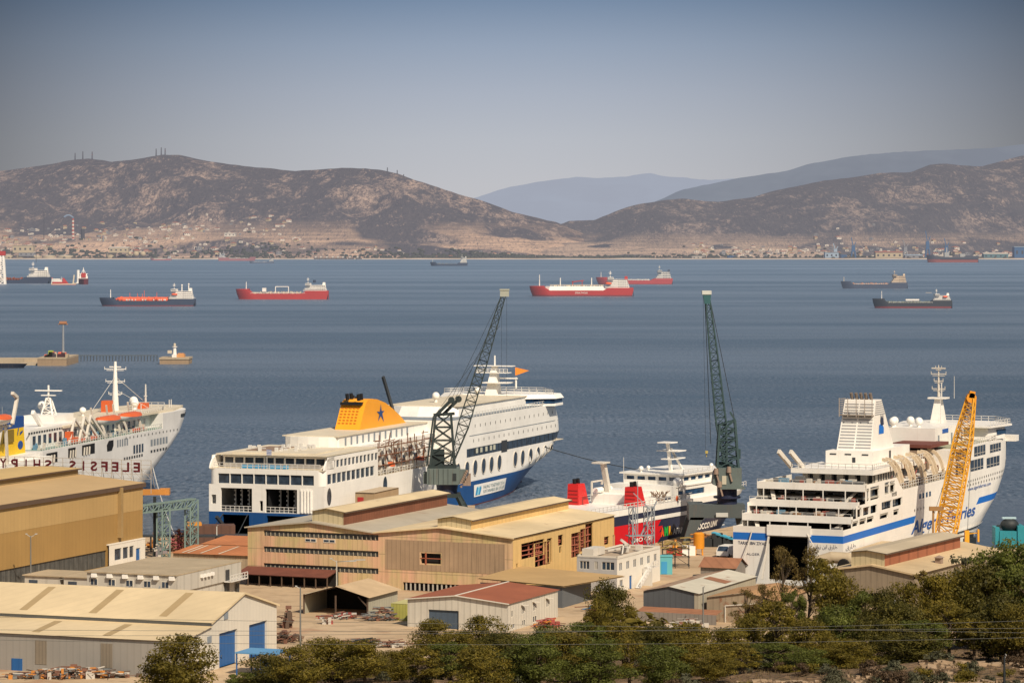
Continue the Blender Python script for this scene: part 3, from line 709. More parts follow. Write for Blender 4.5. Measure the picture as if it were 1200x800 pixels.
for (x,y,zt) in ((34.2,-5.4,13.0),(31.0,5.2,13.4)):
    m=mb();m.prism([(x-1.8,y-1.3),(x+2.6,y-1.3),(x+2.6,y+1.3),(x-1.8,y+1.3)],8.6,zt,[(x-1.8,y-1.1),(x+.8,y-1.1),(x+.8,y+1.1),(x-1.8,y+1.1)]);f=m.build('funnel',P('red_funnel',(.60,.02,.02),.45,0,.25,(.2,.02,.02),.3,.1),Bd)
    m=mb();m.tube((x-1.1,y,zt),(x-1.3,y,zt+.9),.36,.36,10);m.tube((x+.3,y,zt),(x+.1,y,zt+.9),.36,.36,10);m.build('exhaust_pipe',BLK,f)
    m=mb()
    for k in range(5): m.box(x-1.84,x-1.8,y-1.0,y+1.0,9.2+k*.7,9.4+k*.7)
    m.each('louvre',flat('dark_red',(.25,.01,.01),.6),f)
m=mb();m.bar((38,2,10),(35.4,2,17.2),.9,.9);m.box(33,36,.8,3.2,17.1,17.4);m.bar((29,1,11.4),(29,1,14),.3);m.bar((29,1,14),(33,1,14),.3);m.bar((33,1,14),(33,1,13.2),.3);m.build('crane_post',WHD,Bd)
m=mb();m.tube((40,0,10),(40,0,18),.07,.05,5);m.build('whip_aerial',STEEL,Bd)
for x in (20,23.5): 
    m=mb();m.tube((x+14,3,11.9),(x+16.6,3,11.9),.55,.55,12);m.build('life_raft',WHT,Bd)
m=mb();wall(m,(48,-7.2,9.4),(1,0,0),V,26,2.5,[(1.0,3.2,.8,1.7),(4,12.5,.7,1.8)],.2)
m.quad((48,7.2,9.4),(48,7.2,11.9),(74,7.2,11.9),(74,7.2,9.4));m.quad((48,-7.2,9.4),(48,-7.2,11.9),(48,7.2,11.9),(48,7.2,9.4));m.quad((74,-7.2,9.4),(74,7.2,9.4),(74,7.2,11.9),(74,-7.2,11.9));m.box(48,75,-7.4,7.4,11.9,12.1);m.build('saloon',WHT,Bd)
panes(Bd,(48,-7.2,9.4),(1,0,0),V,[(1.0,3.2,.8,1.7),(4,12.5,.7,1.8)],.15,GLB,'saloon_window')
m=mb();wall(m,(52,6.4,12.1),U,V,12.8,1.8,[(.7+k*2.35,2.4+k*2.35,.7,1.4) for k in range(5)],.2);wall(m,(52,-6.4,12.1),(1,0,0),V,20,1.8,[(1+k*3.1,3.3+k*3.1,.7,1.4) for k in range(6)],.2);m.quad((72,-6.4,12.1),(72,6.4,12.1),(72,6.4,13.9),(72,-6.4,13.9));m.build('bridge',WHT,Bd)
panes(Bd,(52,6.4,12.1),U,V,[(.7+k*2.35,2.4+k*2.35,.7,1.4) for k in range(5)],.15,GLB,'bridge_window')
panes(Bd,(52,-6.4,12.1),(1,0,0),V,[(1+k*3.1,3.3+k*3.1,.7,1.4) for k in range(6)],.15,GLB,'bridge_window')
m=mb();m.prism([(51.4,-7.0),(74,-7.),(75,0),(74,7.),(51.4,7.)],13.9,14.2);m.build('bridge_roof',WHT,Bd)
m=mb();m.bar((60,0,14.1),(58.5,0,19.8),.55,.55);m.box(57,60,-1.5,1.5,19.7,19.9);m.box(58,64,-1.2,1.2,16.4,16.6);m.box(58.4,62,-2.4,2.4,18,18.2);m.bar((65,0,14.1),(60,0,18.5),.35);m.build('mast',WHT,Bd)
dome(Bd,53,3,14.1,.5);dome(Bd,58,4,14.1,.4);dome(Bd,70,-4,14.1,.4)
m=mb();m.ball((50,-6.6,12.6),1.1,n=12,m=8);m.build('fog_light_dome',WHT,Bd)
m=mb();m.rail([(46,-7.9,9.4),(86,-4,9.4)],1,1.5,.05);m.rail([(52,-6.8,14.2),(73,-6.8,14.2)],.8,2,.04);m.build('side_rail',STEEL,Bd)
m=mb();rnd=random.Random(8)
for k in range(24):
    x=42+rnd.random()*4;m.bar((x,-7.4+rnd.random()*3,9.5),(x+rnd.uniform(-2,3),-7.4+rnd.random()*3,11.4),.12)
m.build('davit_gear',BROWN,Bd)
m=mb();m.tube((47,-7.95,9.9),(47,-8.02,9.9),.55,.55,12);m.build('lifebuoy',ORG,Bd)
# ================================================================ white ferry at the left, bow towards the bay
SCc=Fr(-111,618,0,12);HC=10.
Cd=thingF('passenger_ferry',SCc,'white ferry with orange lifeboats and tall cross-tree mast, behind the mustard hall','ferry')
WC=P('grey_white_hull',(.74,.72,.69),.5,0,.45,(.30,.26,.2),.13,.3,plate=2.4)
hC=Hull(HC,((0,104),(3,107),(7,113),(12,122),(17,128),(18.8,129)),((0,60),(5,76),(10,94),(14,106),(18.8,112)),((0,20),),2.0,.8)
m=mb();hC.mesh(m,[-1,1.2,3,6,9,12,14.5,16.2],lambda x,z:1 if z<3 else 0,cap=True);m.quad((20,-HC,-1),(20,HC,-1),(20,HC,16.2),(20,-HC,16.2));m.build('hull',[WC,ANTIF],Cd)
# bulwark of the bow
hC2=Hull(HC,hC.xs,hC.xe,((0,98),),2.0,.8);m=mb();hC2.mesh(m,[16.2,17.3,19.6],lambda x,z:0,cap=True);m.quad((98,-HC,16.2),(98,-HC,19.6),(98,HC,19.6),(98,HC,16.2));m.build('forecastle',WC,Cd)
m=mb();m.box(20,100,-9.7,9.7,16.2,16.3);m.build('promenade_deck',TEAL,Cd)
m=mb();m.box(52,99,-6.8,6.8,16.3,19.4);m.build('deckhouse',WHT,Cd)
m=mb();m.prism([(40,-7.2),(108,-9.2),(125,-6),(127,0),(125,6),(108,9.2),(40,7.2)],19.6,20.1);m.build('deckhouse_roof',CREAM,Cd)
for k in range(12):
    x=54+k*3.6;mb().quad((x,-6.84,17.0),(x+1.1,-6.84,17.0),(x+1.1,-6.84,18.6),(x,-6.84,18.6)).build('deckhouse_window',GLB if k%3 else GREYD,Cd)
m=mb();m.box(21,52,-6.8,6.8,16.3,20.4);m.box(44,56,-3.5,3.5,20,22);m.build('aft_house',WHT,Cd)
for k in range(9):
    x=22.5+k*3.1;mb().quad((x,-6.85,17.0),(x+1.7,-6.85,17.0),(x+1.7,-6.85,19.0),(x,-6.85,19.0)).build('aft_house_window',GL,Cd)
m=mb()
for k in range(20): m.box(20+k*1.5,20.9+k*1.5,-6.88,-6.82,19.5,19.9)
m.each('vent_slot',DGR,Cd)
rnd=random.Random(21)
for x0,x1,z0,z1 in ((22,28.5,13.3,15.5),(35,39.5,13.6,15.7),(43.5,51.5,13.6,15.8)):
    m=mb();hC.patch(m,x0,x1,z0,z1,.04,3);m.build('mooring_opening',BLK,Cd)
    m=mb()
    for k in range(3): m.bar((x0+1+k*1.6,-HC-.1,z0),(x0+1.3+k*1.6,-HC-.1,z1-.5),.35)
    m.build('bollard',WHD,Cd)
m=mb();m.add([hC.pt(x,z,.04) for x,z in ((59.5,13.4),(62.5,13.4),(63.6,14.4),(63.6,15.7),(60.5,15.7),(59.2,14.8))],[tuple(range(6))]);m.build('mooring_opening',BLK,Cd)
for k in range(5):
    m=mb();hC.patch(m,66+k*1.6,66.9+k*1.6,13.9,15.5,.04,1);m.build('hull_window',GREYD,Cd)
for k in range(4):
    m=mb();hC.patch(m,77+k*1.9,78.2+k*1.9,11.7,13.6,.04,1);m.build('hull_window',GL,Cd)
for k in range(8):
    m=mb();hC.patch(m,70.5+k*1.7,71.5+k*1.7,10.7,11.3,.04,1);m.build('hull_window',DGR,Cd)
for k in range(6):
    m=mb();hC.patch(m,89+k*2.15,90.4+k*2.15,12.6,14.1,.04,1);m.build('hull_window',GREYD,Cd)
    m=mb();hC.patch(m,89+k*2.15,90.2+k*2.15,11.1,11.7,.04,1);m.build('hull_window',DGR,Cd)
for k in range(15):
    m=mb();hC.oval(m,72+k*2.6,15.55-.02*k,.28,.3,.05,8);m.build('porthole',DGR,Cd)
m=mb();hC2.patch(m,111,116,18.0,18.8,.05,3);hC2.patch(m,119,122,18.0,18.8,.05,2);hC.patch(m,119,123,13.8,16,.05,2);m.build('bow_opening',DGR,Cd)
m=mb();m.rail([(20,-9.9,16.2),(60,-9.9,16.2),(98,-9.7,16.2)],1.1,1.5,.05);m.rail([(60,-8,20.1),(104,-8.1,20.1),(117,-4,20.1),(117,4,20.1)],1,1.5,.05);m.build('deck_rail',STEEL,Cd)
mast(Cd,99,2,20,31.5,.9,'mast',WHT,((.35,3.2),(.6,4.6),(.85,5.2)))
m=mb();m.bar((99,2,28),(76,0,20.5),.09);m.bar((99,2,28),(112,-2,20.5),.09);m.bar((99,2,25),(105,-4,20.5),.07);m.build('mast_stay',STEEL,Cd)
m=mb()
A4=[(50+a,b,20.5) for a,b in ((-1.6,-1.6),(1.6,-1.6),(1.6,1.6),(-1.6,1.6))];B4=[(50+a,b,25.5) for a,b in ((-.4,-.4),(.4,-.4),(.4,.4),(-.4,.4))]
m.truss(A4,B4,5,.14,.08);m.bar((50,0,25),(50,0,28.3),.3);m.box(49.6,50.4,-3,3,27.0,27.25);m.box(49.6,50.4,-1.6,1.6,26,26.2);m.build('lattice_mast',WHT,Cd)
for x,y,r in ((104,-1,1.0),(112,2,1.05),(77,2,.8),(54,3,1.0)): dome(Cd,x,y,20 if x>60 else 22,r)
m=mb();m.tube((109,-2,20),(109,-2,25.8),.3,.16,6);m.bar((108,-2,23),(110,-2,23),.2)
for x in (88,91,94,114.5,116): m.tube((x,-6,20.1),(x,-6,21.9),.12,.12,6)
m.build('aerial_posts',STEEL,Cd)
for x,y in ((92,1),(106,-3)):
    m=mb();m.box(x,x+2.6,y,y+2,20.1,20.1+(2.6 if x<100 else 1.4));m.build('orange_locker',ORG,Cd)
for x in (64.5,79): lifeboat(Cd,x,-8.4,18.9,13,2.1)
m=mb()
for x in (59.5,69.5,74,84): davit(m,x,-9.6,16.3,-7.0,20.0,.35);m.bar((x,-6.6,20.0),(x-1.,-6.6,23),.35)
m.each('davit',WHD,Cd,7);m=mb()
for x in (44,50,54): m.bar((x-7,-9.4,16.3),(x,-8.2,21.5),.5);m.bar((x+6,-9.4,16.3),(x,-8.2,21.5),.5)
m.each('davit_frame',WHD,Cd,2)
m=mb();m.prism([(38,-9.4),(43,-9.4),(43,-7.8),(38,-7.8)],16.4,17.6);m.prism([(38.4,-9.2),(40.4,-9.2),(40.4,-8),(38.4,-8)],17.6,19.0);m.prism([(43,-9.4),(45.5,-8.6),(43,-7.8)],16.6,17.4);m.build('rescue_boat',ORG,Cd)
m=mb()
for x in (46,52.5,80,84): m.box(x,x+2.5,-9.3,-8.6,16.4,17.2)
m.each('raft_locker',P('orange_red_box',(.6,.10,.03),.5),Cd)
m=mb();rnd=random.Random(31)
for k in range(50):
    x=20+rnd.random()*70;m.mat(rnd.choice((1,1,2,3)));w=rnd.uniform(.3,.9);y=rnd.uniform(-9.5,-7.4);m.box(x,x+w,y,y+w,16.3,16.6+rnd.random()*1.2)
tag(m.build('deck_clutter',clut,Cd),kind='stuff')
m=mb();m.bar((35,-4,20.4),(30,-4,23.6),.7,.9);m.build('deck_crane',WHT,Cd)
# bow mooring line
m=mb();a=SCc.w(112,-2,9);b=Vector((-62,572,3));L=[a.lerp(b,i/10)-Vector((0,0,3*math.sin(math.pi*i/10)*.6)) for i in range(11)]
m.path(L,.11,5);tag(m.build('mooring_rope',STEEL),'pale mooring rope from the bow of the left white ferry down to the dock','rope')
# ================================================================ ship with the yellow and blue funnel at the left edge
SE=Fr(-108.6,579.6,0,12)
Ed=thingF('passenger_ferry',SE,'ferry with yellow and blue funnel, mostly hidden behind the mustard hall at the left edge','ferry')
hE=Hull(8.,((0,48),(13,54)),((0,34),(13,42)),((0,0),),2,.8)
m=mb();hE.mesh(m,[-1,1.2,4,8,12,13.6],lambda x,z:1 if z<1.2 else 0);m.build('hull',[WC,ANTIF],Ed)
m=mb();m.box(0,44,-6.5,6.5,13.6,16.2);m.box(5,40,-5.5,5.5,16.2,17.2);m.build('deckhouse',WHT,Ed)
YEL=P('yellow_funnel',(.80,.52,.02),.5,0,.3,(.3,.2,.05),.3,.1);BLF=P('royal_blue_funnel',(.015,.07,.27),.5,0,.2)
m=mb();pf=lambda a,b:[(a,-3.2),(b,-3.2),(b,3.2),(a,3.2)]
m.mat(1).prism(pf(17,38),15.4,17.0);m.mat(0).prism(pf(17,38),17.0,22.4,pf(17,37));m.mat(1).prism(pf(16.5,37.2),22.4,23.6);m.prism(pf(32,37.2),23.6,24.6);fe=m.build('funnel',[YEL,BLF],Ed)
m=mb();m.box(18,31,-3.5,-3.15,19.8,22.3);m.build('louvre',P('olive_louvre',(.22,.15,.02),.7),fe)
m=mb();m.tube((28,-.5,23.6),(28,-.5,26.8),1.0,1.0,12);m.tube((33.5,0,24.6),(33.5,0,26.6),.1,.1,6);m.build('exhaust_pipe',GREYD,fe)
m=mb();m.ball((35.2,-3.2,18.9),1.5,.12,.9,12,6);m.add([(33.2,-3.3,21),(33.6,-3.3,21),(34.2,-3.3,22.4),(33.8,-3.3,22.4)],[(0,1,2,3)]);m.add([(34.6,-3.3,20.9),(36.2,-3.3,21.4),(36.3,-3.3,21.8),(34.8,-3.3,21.5)],[(0,1,2,3)]);m.build('funnel_emblem',BLF,fe)
m=mb();m.bar((14,-6,16),(17,-6.4,24),.5);m.bar((21,-6,16),(19,-6.4,24),.5);m.bar((13,-6.4,23.6),(22,-6.4,23.6),.4);m.build('davit_tower',WHD,Ed)
lifeboat(Ed,16,-6.5,24,9,1.7);m=mb();m.bar((21,-7,24),(23.6,-7,29),.6,.6);m.bar((23.6,-7,29),(21,-7,30),.6);m.build('davit',WHD,Ed)
m=mb();m.rail([(0,-7.9,13.6),(46,-7.9,13.6)],1.,1.6,.05);m.build('deck_rail',STEEL,Ed)
# ================================================================ ground, water, quays
GZ=2.5
t=NT('harbour_concrete');v=t.obj();n1=t.noise(v,.03,6.,.6);n2=t.noise(v,.25,6.,.65);n3=t.noise(v,2.5,4.)
c=t.mix(t.ramp(n1,.35,.65),(.40,.285,.17),(.50,.37,.235));c=t.mix(t.math('MULTIPLY',t.ramp(n2,.5,.75),.6),c,(.24,.155,.09));c=t.mix(t.math('MULTIPLY',t.ramp(n3,.5,.8),.3),c,(.45,.38,.3));c=t.mix(t.math('MULTIPLY',t.ramp(t.noise(t.obj(.12,.5,1,.4),1.,4.,.7),.58,.66),.55),c,(.13,.09,.06));c=t.mix(t.math('MULTIPLY',t.ramp(t.noise(v,.09,3.),.6,.68),.5),c,(.30,.13,.07))
CONC=t.finish(c,.9,bump=n3,bstr=.3)
QW=P('quay_wall',(.30,.26,.21),.9,0,.5,(.05,.05,.04),.3,.5)
land=[(-600,598),(-30,598),(-18,664),(-8,664),(-7,548),(10,540),(33,596),(46,619),(57,637),(76,626),(71,600),(37,526),(36.5,515),(56.5,506),(85,572),(112,575),(150,560),(600,560),(600,300),(-600,300)]
m=mb();n=len(land)
bm=bmesh.new();vs=[bm.verts.new((x,y,GZ)) for x,y in land];f=bm.faces.new(vs);bmesh.ops.triangulate(bm,faces=[f]);bm.normal_update();bm.faces.ensure_lookup_table()
if bm.faces[0].normal.z<0: bmesh.ops.reverse_faces(bm,faces=bm.faces)
bm.verts.index_update();m.add([v.co for v in bm.verts],[tuple(q.index for q in f.verts) for f in bm.faces]);bm.free()
m.mat(1)
for i in range(n):
    a=land[i];b=land[(i+1)%n];m.quad((a[0],a[1],-3),(b[0],b[1],-3),(b[0],b[1],GZ),(a[0],a[1],GZ))
tag(m.build('ground',[CONC,QW]),kind='structure')
# water
t=NT('sea_water');v=t.obj()
chop=t.noise(t.obj(.75,.19,.3),1.,3.,.6);chop2=t.noise(t.obj(.06,.035,.1),1.,5.,.6)
sw=t.noise(t.obj(.0007,.0046,1,.04),1.,5.,.62,.6);sw2=t.noise(t.obj(.006,.02,1),1.,4.,.6)
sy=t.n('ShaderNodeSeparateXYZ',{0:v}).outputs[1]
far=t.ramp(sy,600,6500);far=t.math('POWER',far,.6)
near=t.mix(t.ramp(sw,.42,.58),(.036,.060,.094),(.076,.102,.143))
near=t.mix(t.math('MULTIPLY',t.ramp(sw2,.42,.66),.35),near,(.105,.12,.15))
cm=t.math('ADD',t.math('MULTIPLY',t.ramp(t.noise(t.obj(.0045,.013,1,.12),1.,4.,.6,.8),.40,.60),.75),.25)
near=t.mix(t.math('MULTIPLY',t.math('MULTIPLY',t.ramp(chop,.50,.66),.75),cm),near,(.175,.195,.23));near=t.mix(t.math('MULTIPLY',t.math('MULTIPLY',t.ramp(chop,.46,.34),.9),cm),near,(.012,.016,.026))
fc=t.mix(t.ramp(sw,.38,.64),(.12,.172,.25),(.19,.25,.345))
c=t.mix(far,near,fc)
bmp=t.math('ADD',t.math('MULTIPLY',chop,1.),t.math('MULTIPLY',chop2,2.))
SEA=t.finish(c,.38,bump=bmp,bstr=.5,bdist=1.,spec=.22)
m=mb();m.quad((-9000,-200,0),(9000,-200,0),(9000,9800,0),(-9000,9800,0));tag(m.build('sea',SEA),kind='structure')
# near hillside rising towards the viewer
def hz(x,y):
    y0=384+46*max(0,min(1,(x+44)/26))+.06*max(0,min(90,x))+4*noise.noise((x*.02,3,0))
    if x>20: y0+=min(1,(x-20)/30)*14
    d=max(0.,y0-y)
    z=GZ-.6+d*.092+ (min(d,40)/40)*1.3*noise.noise((x*.05,y*.05,1))+(min(d,40)/40)*.5*noise.noise((x*.2,y*.2,5))
    return z
t=NT('dry_hillside');v=t.obj();n1=t.noise(v,.08,6.,.65);n2=t.noise(v,.9,6.,.7);vo=t.n('ShaderNodeTexVoronoi',{'Vector':v,'Scale':1.3},feature='F1').outputs[0]
c=t.mix(t.ramp(n1,.4,.62),(.13,.08,.04),(.20,.125,.065));c=t.mix(t.math('MULTIPLY',t.ramp(n2,.52,.68),.7),c,(.32,.21,.12));c=t.mix(t.math('MULTIPLY',t.ramp(vo,.5,.15),.35),c,(.07,.05,.03))
c=t.mix(t.math('MULTIPLY',t.ramp(t.noise(v,.35,5.),.55,.68),.7),c,(.06,.055,.025))
DIRT=t.finish(c,.95,bump=t.math('ADD',n2,vo),bstr=.9,bdist=.5)
m=mb();nx,ny=150,100;X0,X1,Y0,Y1=-170,190,215,470
vs=[(X0+(X1-X0)*i/nx,Y0+(Y1-Y0)*j/ny,hz(X0+(X1-X0)*i/nx,Y0+(Y1-Y0)*j/ny)) for j in range(ny+1) for i in range(nx+1)]
m.add(vs,[(j*(nx+1)+i,j*(nx+1)+i+1,(j+1)*(nx+1)+i+1,(j+1)*(nx+1)+i) for j in range(ny) for i in range(nx)],True)
tag(m.build('hillside',DIRT),kind='structure')
# ================================================================ yard buildings
MUST=P('mustard_sheeting',(.36,.22,.075),.7,0,.4,(.20,.13,.05),.06,.5,corr=1.2,cdark=.15)
FAC=t=None
def facade_mat():
    t=NT('stained_corrugated');v=t.obj()
    n=t.noise(t.obj(.12,.12,.05),1.,5.,.6);n2=t.noise(t.obj(.9,.9,.06),1.,6.,.65);n3=t.noise(v,.5,5.)
    c=t.mix(t.ramp(n,.40,.58),(.62,.40,.25),(.50,.39,.19));c=t.mix(t.math('MULTIPLY',t.ramp(t.noise(t.obj(.2,.2,.10),1.3,4.),.48,.62),.75),c,(.66,.37,.24));c=t.mix(t.math('MULTIPLY',t.ramp(t.noise(t.obj(.13,.13,.03,.2),1.6,3.),.52,.66),.6),c,(.50,.42,.17))
    c=t.mix(t.math('MULTIPLY',t.ramp(n2,.52,.75),.6),c,(.20,.13,.07));c=t.mix(t.math('MULTIPLY',t.ramp(n3,.55,.8),.3),c,(.38,.30,.2))
    sx=t.n('ShaderNodeSeparateXYZ',{0:v});a=t.math('ADD',sx.outputs[0],sx.outputs[1]);w=t.math('FRACT',t.math('DIVIDE',a,.9));tri=t.math('ABSOLUTE',t.math('SUBTRACT',w,.5))
    c=t.mix(t.math('MULTIPLY',t.ramp(tri,.38,.48),.22),c,(.14,.09,.05))
    zz=t.math('FRACT',t.math('DIVIDE',sx.outputs[2],2.9));c=t.mix(t.math('MULTIPLY',t.ramp(zz,.95,.98),.5),c,(.1,.08,.05))
    return t.finish(c,.75,bump=tri,bstr=.3,bdist=.06)
FAC=facade_mat()
YWALL=P('yellow_ochre_sheeting',(.68,.46,.19),.7,0,.45,(.22,.13,.06),.12,.5,corr=1.6,cdark=.2)
YROOF=P('pale_yellow_roof',(.76,.60,.36),.6,0,.7,(.3,.22,.12),.08,.0,corr=2.2,cdark=.14,rust=.08)
GROOF=P('pale_grey_roof',(.50,.44,.34),.6,0,.8,(.3,.22,.15),.07,.0,corr=1.9,cdark=.16,rust=.1)
CROOF=P('cream_metal_roof',(.72,.57,.35),.5,0,.6,(.3,.22,.12),.06,.0,corr=2.4,cdark=.10)
CRIB=P('cream_ribbed_sheet',(.55,.46,.28),.6,0,.3,(.2,.14,.08),.2,.25,corr=.9,cdark=.5)
BRD=P('red_brown_slats',(.20,.075,.04),.7,0,.6,(.08,.03,.02),.3,.4,corr=1.0,cdark=.4)
WSH=P('white_shed_sheet',(.66,.61,.52),.6,0,.3,(.35,.27,.18),.1,.2,corr=1.0,cdark=.16)
GSH=P('grey_shed_sheet',(.30,.28,.25),.6,0,.25,(.2,.17,.13),.1,.15,corr=1.0,cdark=.18)
DBL=P('dark_glazing_strip',(.085,.088,.085),.45,0,.9,(.24,.23,.20),.9,.9,corr=1.6,cdark=.9)
BDOOR=P('blue_door',(.02,.11,.32),.5,0,.3,(.1,.1,.12),.3,.25,corr=1.,cdark=.3)
RROOF=P('oxide_red_roof',(.33,.105,.05),.75,0,.5,(.1,.03,.02),.25,.0,corr=1.4,cdark=.2)
ORT=P('orange_sheet_roof',(.50,.19,.075),.75,0,.6,(.5,.36,.2),.15,.0,corr=1.3,cdark=.25)
RUSTR=P('rust_streaked_roof',(.33,.15,.08),.8,0,.6,(.55,.45,.35),.4,.0,corr=2.,cdark=.35)
TANW=P('weathered_tan_sheet',(.36,.28,.19),.8,0,.6,(.14,.09,.05),.25,.6,corr=1.,cdark=.35,rust=.3)
DGW=P('dark_grey_sheet',(.085,.095,.105),.6,0,.3,(.05,.05,.05),.2,.1,corr=.9,cdark=.3)
OFW=P('white_office_wall',(.70,.66,.58),.7,0,.25,(.35,.28,.2),.3,.25);OFG=P('office_grey_wall',(.42,.41,.40),.7,0,.2,(.2,.18,.15),.3,.2)
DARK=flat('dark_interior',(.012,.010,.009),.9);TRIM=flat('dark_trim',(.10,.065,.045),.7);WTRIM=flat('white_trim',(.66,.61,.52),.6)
VZ=(0,0,1)
def bframe(fr): return fr
# -------- main warehouse: local x = depth, y = left along the facade, floor z=0
SW=Fr(.14,496,GZ,23.3)
W=thingF('warehouse',SW,'big twin-gabled warehouse with stained pink-brown front and yellow broken side wall','warehouse')
Wd=48.4;De=44.8;EV=9.3
m=mb();O=(0,Wd,0);U=(0,-1,0)
st=[(3.0,24.3,v0,v0+.95) for v0 in (2.4,5.2,7.9)];sm=[(10.8,12.9,7.2,7.8),(14.2,16.4,7.2,7.8)]
hl=[(32.0,35.6,4.5,6.2)]
wall(m,O,U,VZ,Wd,EV,st+hl+[(23.8+5,40.,0,1.3)],.35);
m.add([(0,Wd,EV),(0,24.9,EV),(0,36.4,EV+1.25)],[(0,1,2)]);m.add([(0,24.9,EV),(0,0,EV),(0,12.9,EV+1.25)],[(0,1,2)]);m.build('front_wall',FAC,W)
m=mb()
for a,b,c,d in st: m.quad((.3,Wd-a,c),(.3,Wd-b,c),(.3,Wd-b,d),(.3,Wd-a,d))
m.build('glazing',DBL,W)
m=mb()
for a,b,c,d in st:
    for k in range(26): y=Wd-a-.4-k*.81;m.box(.05,.2,y-.13,y,c+.05,d-.35)
m.each('glazing_post',flat('pale_posts',(.33,.29,.22),.7),W)
m=mb()
for a,b,c,d in sm: m.box(-.06,0,Wd-b,Wd-a,c,d)
m.build('window_frame',WTRIM,W);m=mb()
for a,b,c,d in sm:
    mid=(a+b)/2
    for p,q in ((a+.12,mid-.08),(mid+.08,b-.12)): m.quad((-.08,Wd-p,c+.12),(-.08,Wd-q,c+.12),(-.08,Wd-q,d-.12),(-.08,Wd-p,d-.12))
m.build('window',GL,W)
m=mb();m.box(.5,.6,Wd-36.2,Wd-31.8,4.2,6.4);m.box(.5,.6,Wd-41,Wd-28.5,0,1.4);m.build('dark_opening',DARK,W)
m=mb();y=Wd-32.9
m.box(-.04,.1,y-.12,y+.12,4.3,6.3);m.box(-.04,.1,Wd-35.7,Wd-31.9,5.3,5.42);m.build('opening_frame',flat('rusty_frame',(.35,.10,.05),.7),W)
m=mb()
for k in range(14): y=Wd-29.2-k*.8;m.box(.1,.2,y-.25,y,0,1.3)
m.build('grille',flat('pale_slats',(.45,.42,.36),.7),W)
m=mb();
for k,(u,v,h) in enumerate(((27.5,4.0,3.8),(28.1,4.2,3.6),(39.4,3.9,2.6),(40.3,3.6,2.9),(41.,3.8,2.6),(42,3.9,2.4),(43.2,3.5,3.),(44.,3.8,2.5),(45.,3.8,2.6))): m.box(-.03,0,Wd-u-.45,Wd-u,v,v+h)
m.build('patched_panels',P('brown_patches',(.20,.13,.07),.8,0,.6,(.1,.06,.03),.5,.5),W)
m=mb();wall(m,(-.035,Wd-25.6,3.3),(0,-1,0),VZ,21.4,4.9,[(6.2,10.2,1.0,3.1)],.03);m.build('lattice_panel',P('olive_sheet',(.40,.275,.17),.8,0,.5,(.1,.07,.04),.3,.6,corr=.8,cdark=.5),W)
# side wall with broken panels (u = depth)
def sp(px,py): return SW.side(px,py,0)
hol=[]
for a,b,c,d in ((611,637,638,649),(627,637,645,660),(641,631,647,658),(654,627,660,638),(655.5,640,658,647),(669.5,625,680,651),(680,620,686,645),(686,614,695,640),(708,629,714,637),(718,627,720.6,640),(605,660,607,668)):
    u0,v1=sp(a,b);u1,v0=sp(c,d);hol.append((u0,u1,min(v0,v1)-0,max(v0,v1)))
hol=[(a,b,max(.3,SW.side(0,0,0)[1]*0+c-0),d) for a,b,c,d in hol]
hol=[(a,b,c-0,d-0) for a,b,c,d in hol]
m=mb();wall(m,(0,0,0),(1,0,0),VZ,De,EV,[(a,b,max(.1,c),min(EV-.25,d)) for a,b,c,d in hol],.25);m.build('side_wall',YWALL,W)
m=mb();rnd=random.Random(4)
for a,b,c,d in hol:
    if b-a<1.2: continue
    for k in range(3): z=c+(d-c)*(k+.7)/3.4;m.bar((a-.2,.6,z),(b+.2,.6,z+rnd.uniform(-.2,.2)),.15)
    for k in range(3): x=a+(b-a)*(k+.5)/3;m.bar((x,.75,c-.3),(x+rnd.uniform(-.3,.3),.75,d+.2),.2)
m.each('exposed_framing',P('red_primer_steel',(.42,.13,.08),.7,0,.4,(.15,.06,.04),.5,.4),W,6)
m=mb();m.box(.6,De-.3,8,8.2,.1,EV-.3);m.build('interior_shade_sheet',DARK,W)  # near-black sheet standing in for the shade behind the broken panels
m=mb();m.quad((0,0,EV-.25),(De,0,EV-.25),(De,-.06,EV-.02),(0,-.06,EV-.02));m.build('gutter',TRIM,W)
m=mb();m.quad((De,0,0),(De,Wd,0),(De,Wd,EV),(De,0,EV));m.quad((0,Wd,0),(0,Wd,EV),(De,Wd,EV),(De,Wd,0));m.build('rear_wall',FAC,W)
for y0,y1,yp,mt in ((Wd+.4,24.9,36.4,GROOF),(24.9,-.4,12.9,YROOF)):
    m=mb();th=.18
    m.add([(-.5,y0,EV),(De+.3,y0,EV),(De+.3,yp,EV+1.3),(-.5,yp,EV+1.3),(-.5,y1,EV),(De+.3,y1,EV)],[(0,3,2,1),(3,4,5,2)])
    m.add([(-.5,y0,EV-th),(-.5,yp,EV+1.3-th),(-.5,y1,EV-th),(-.5,y0,EV+.02),(-.5,yp,EV+1.32),(-.5,y1,EV+.02)],[(0,1,4,3),(1,2,5,4)]);m.build('roof',mt,W)
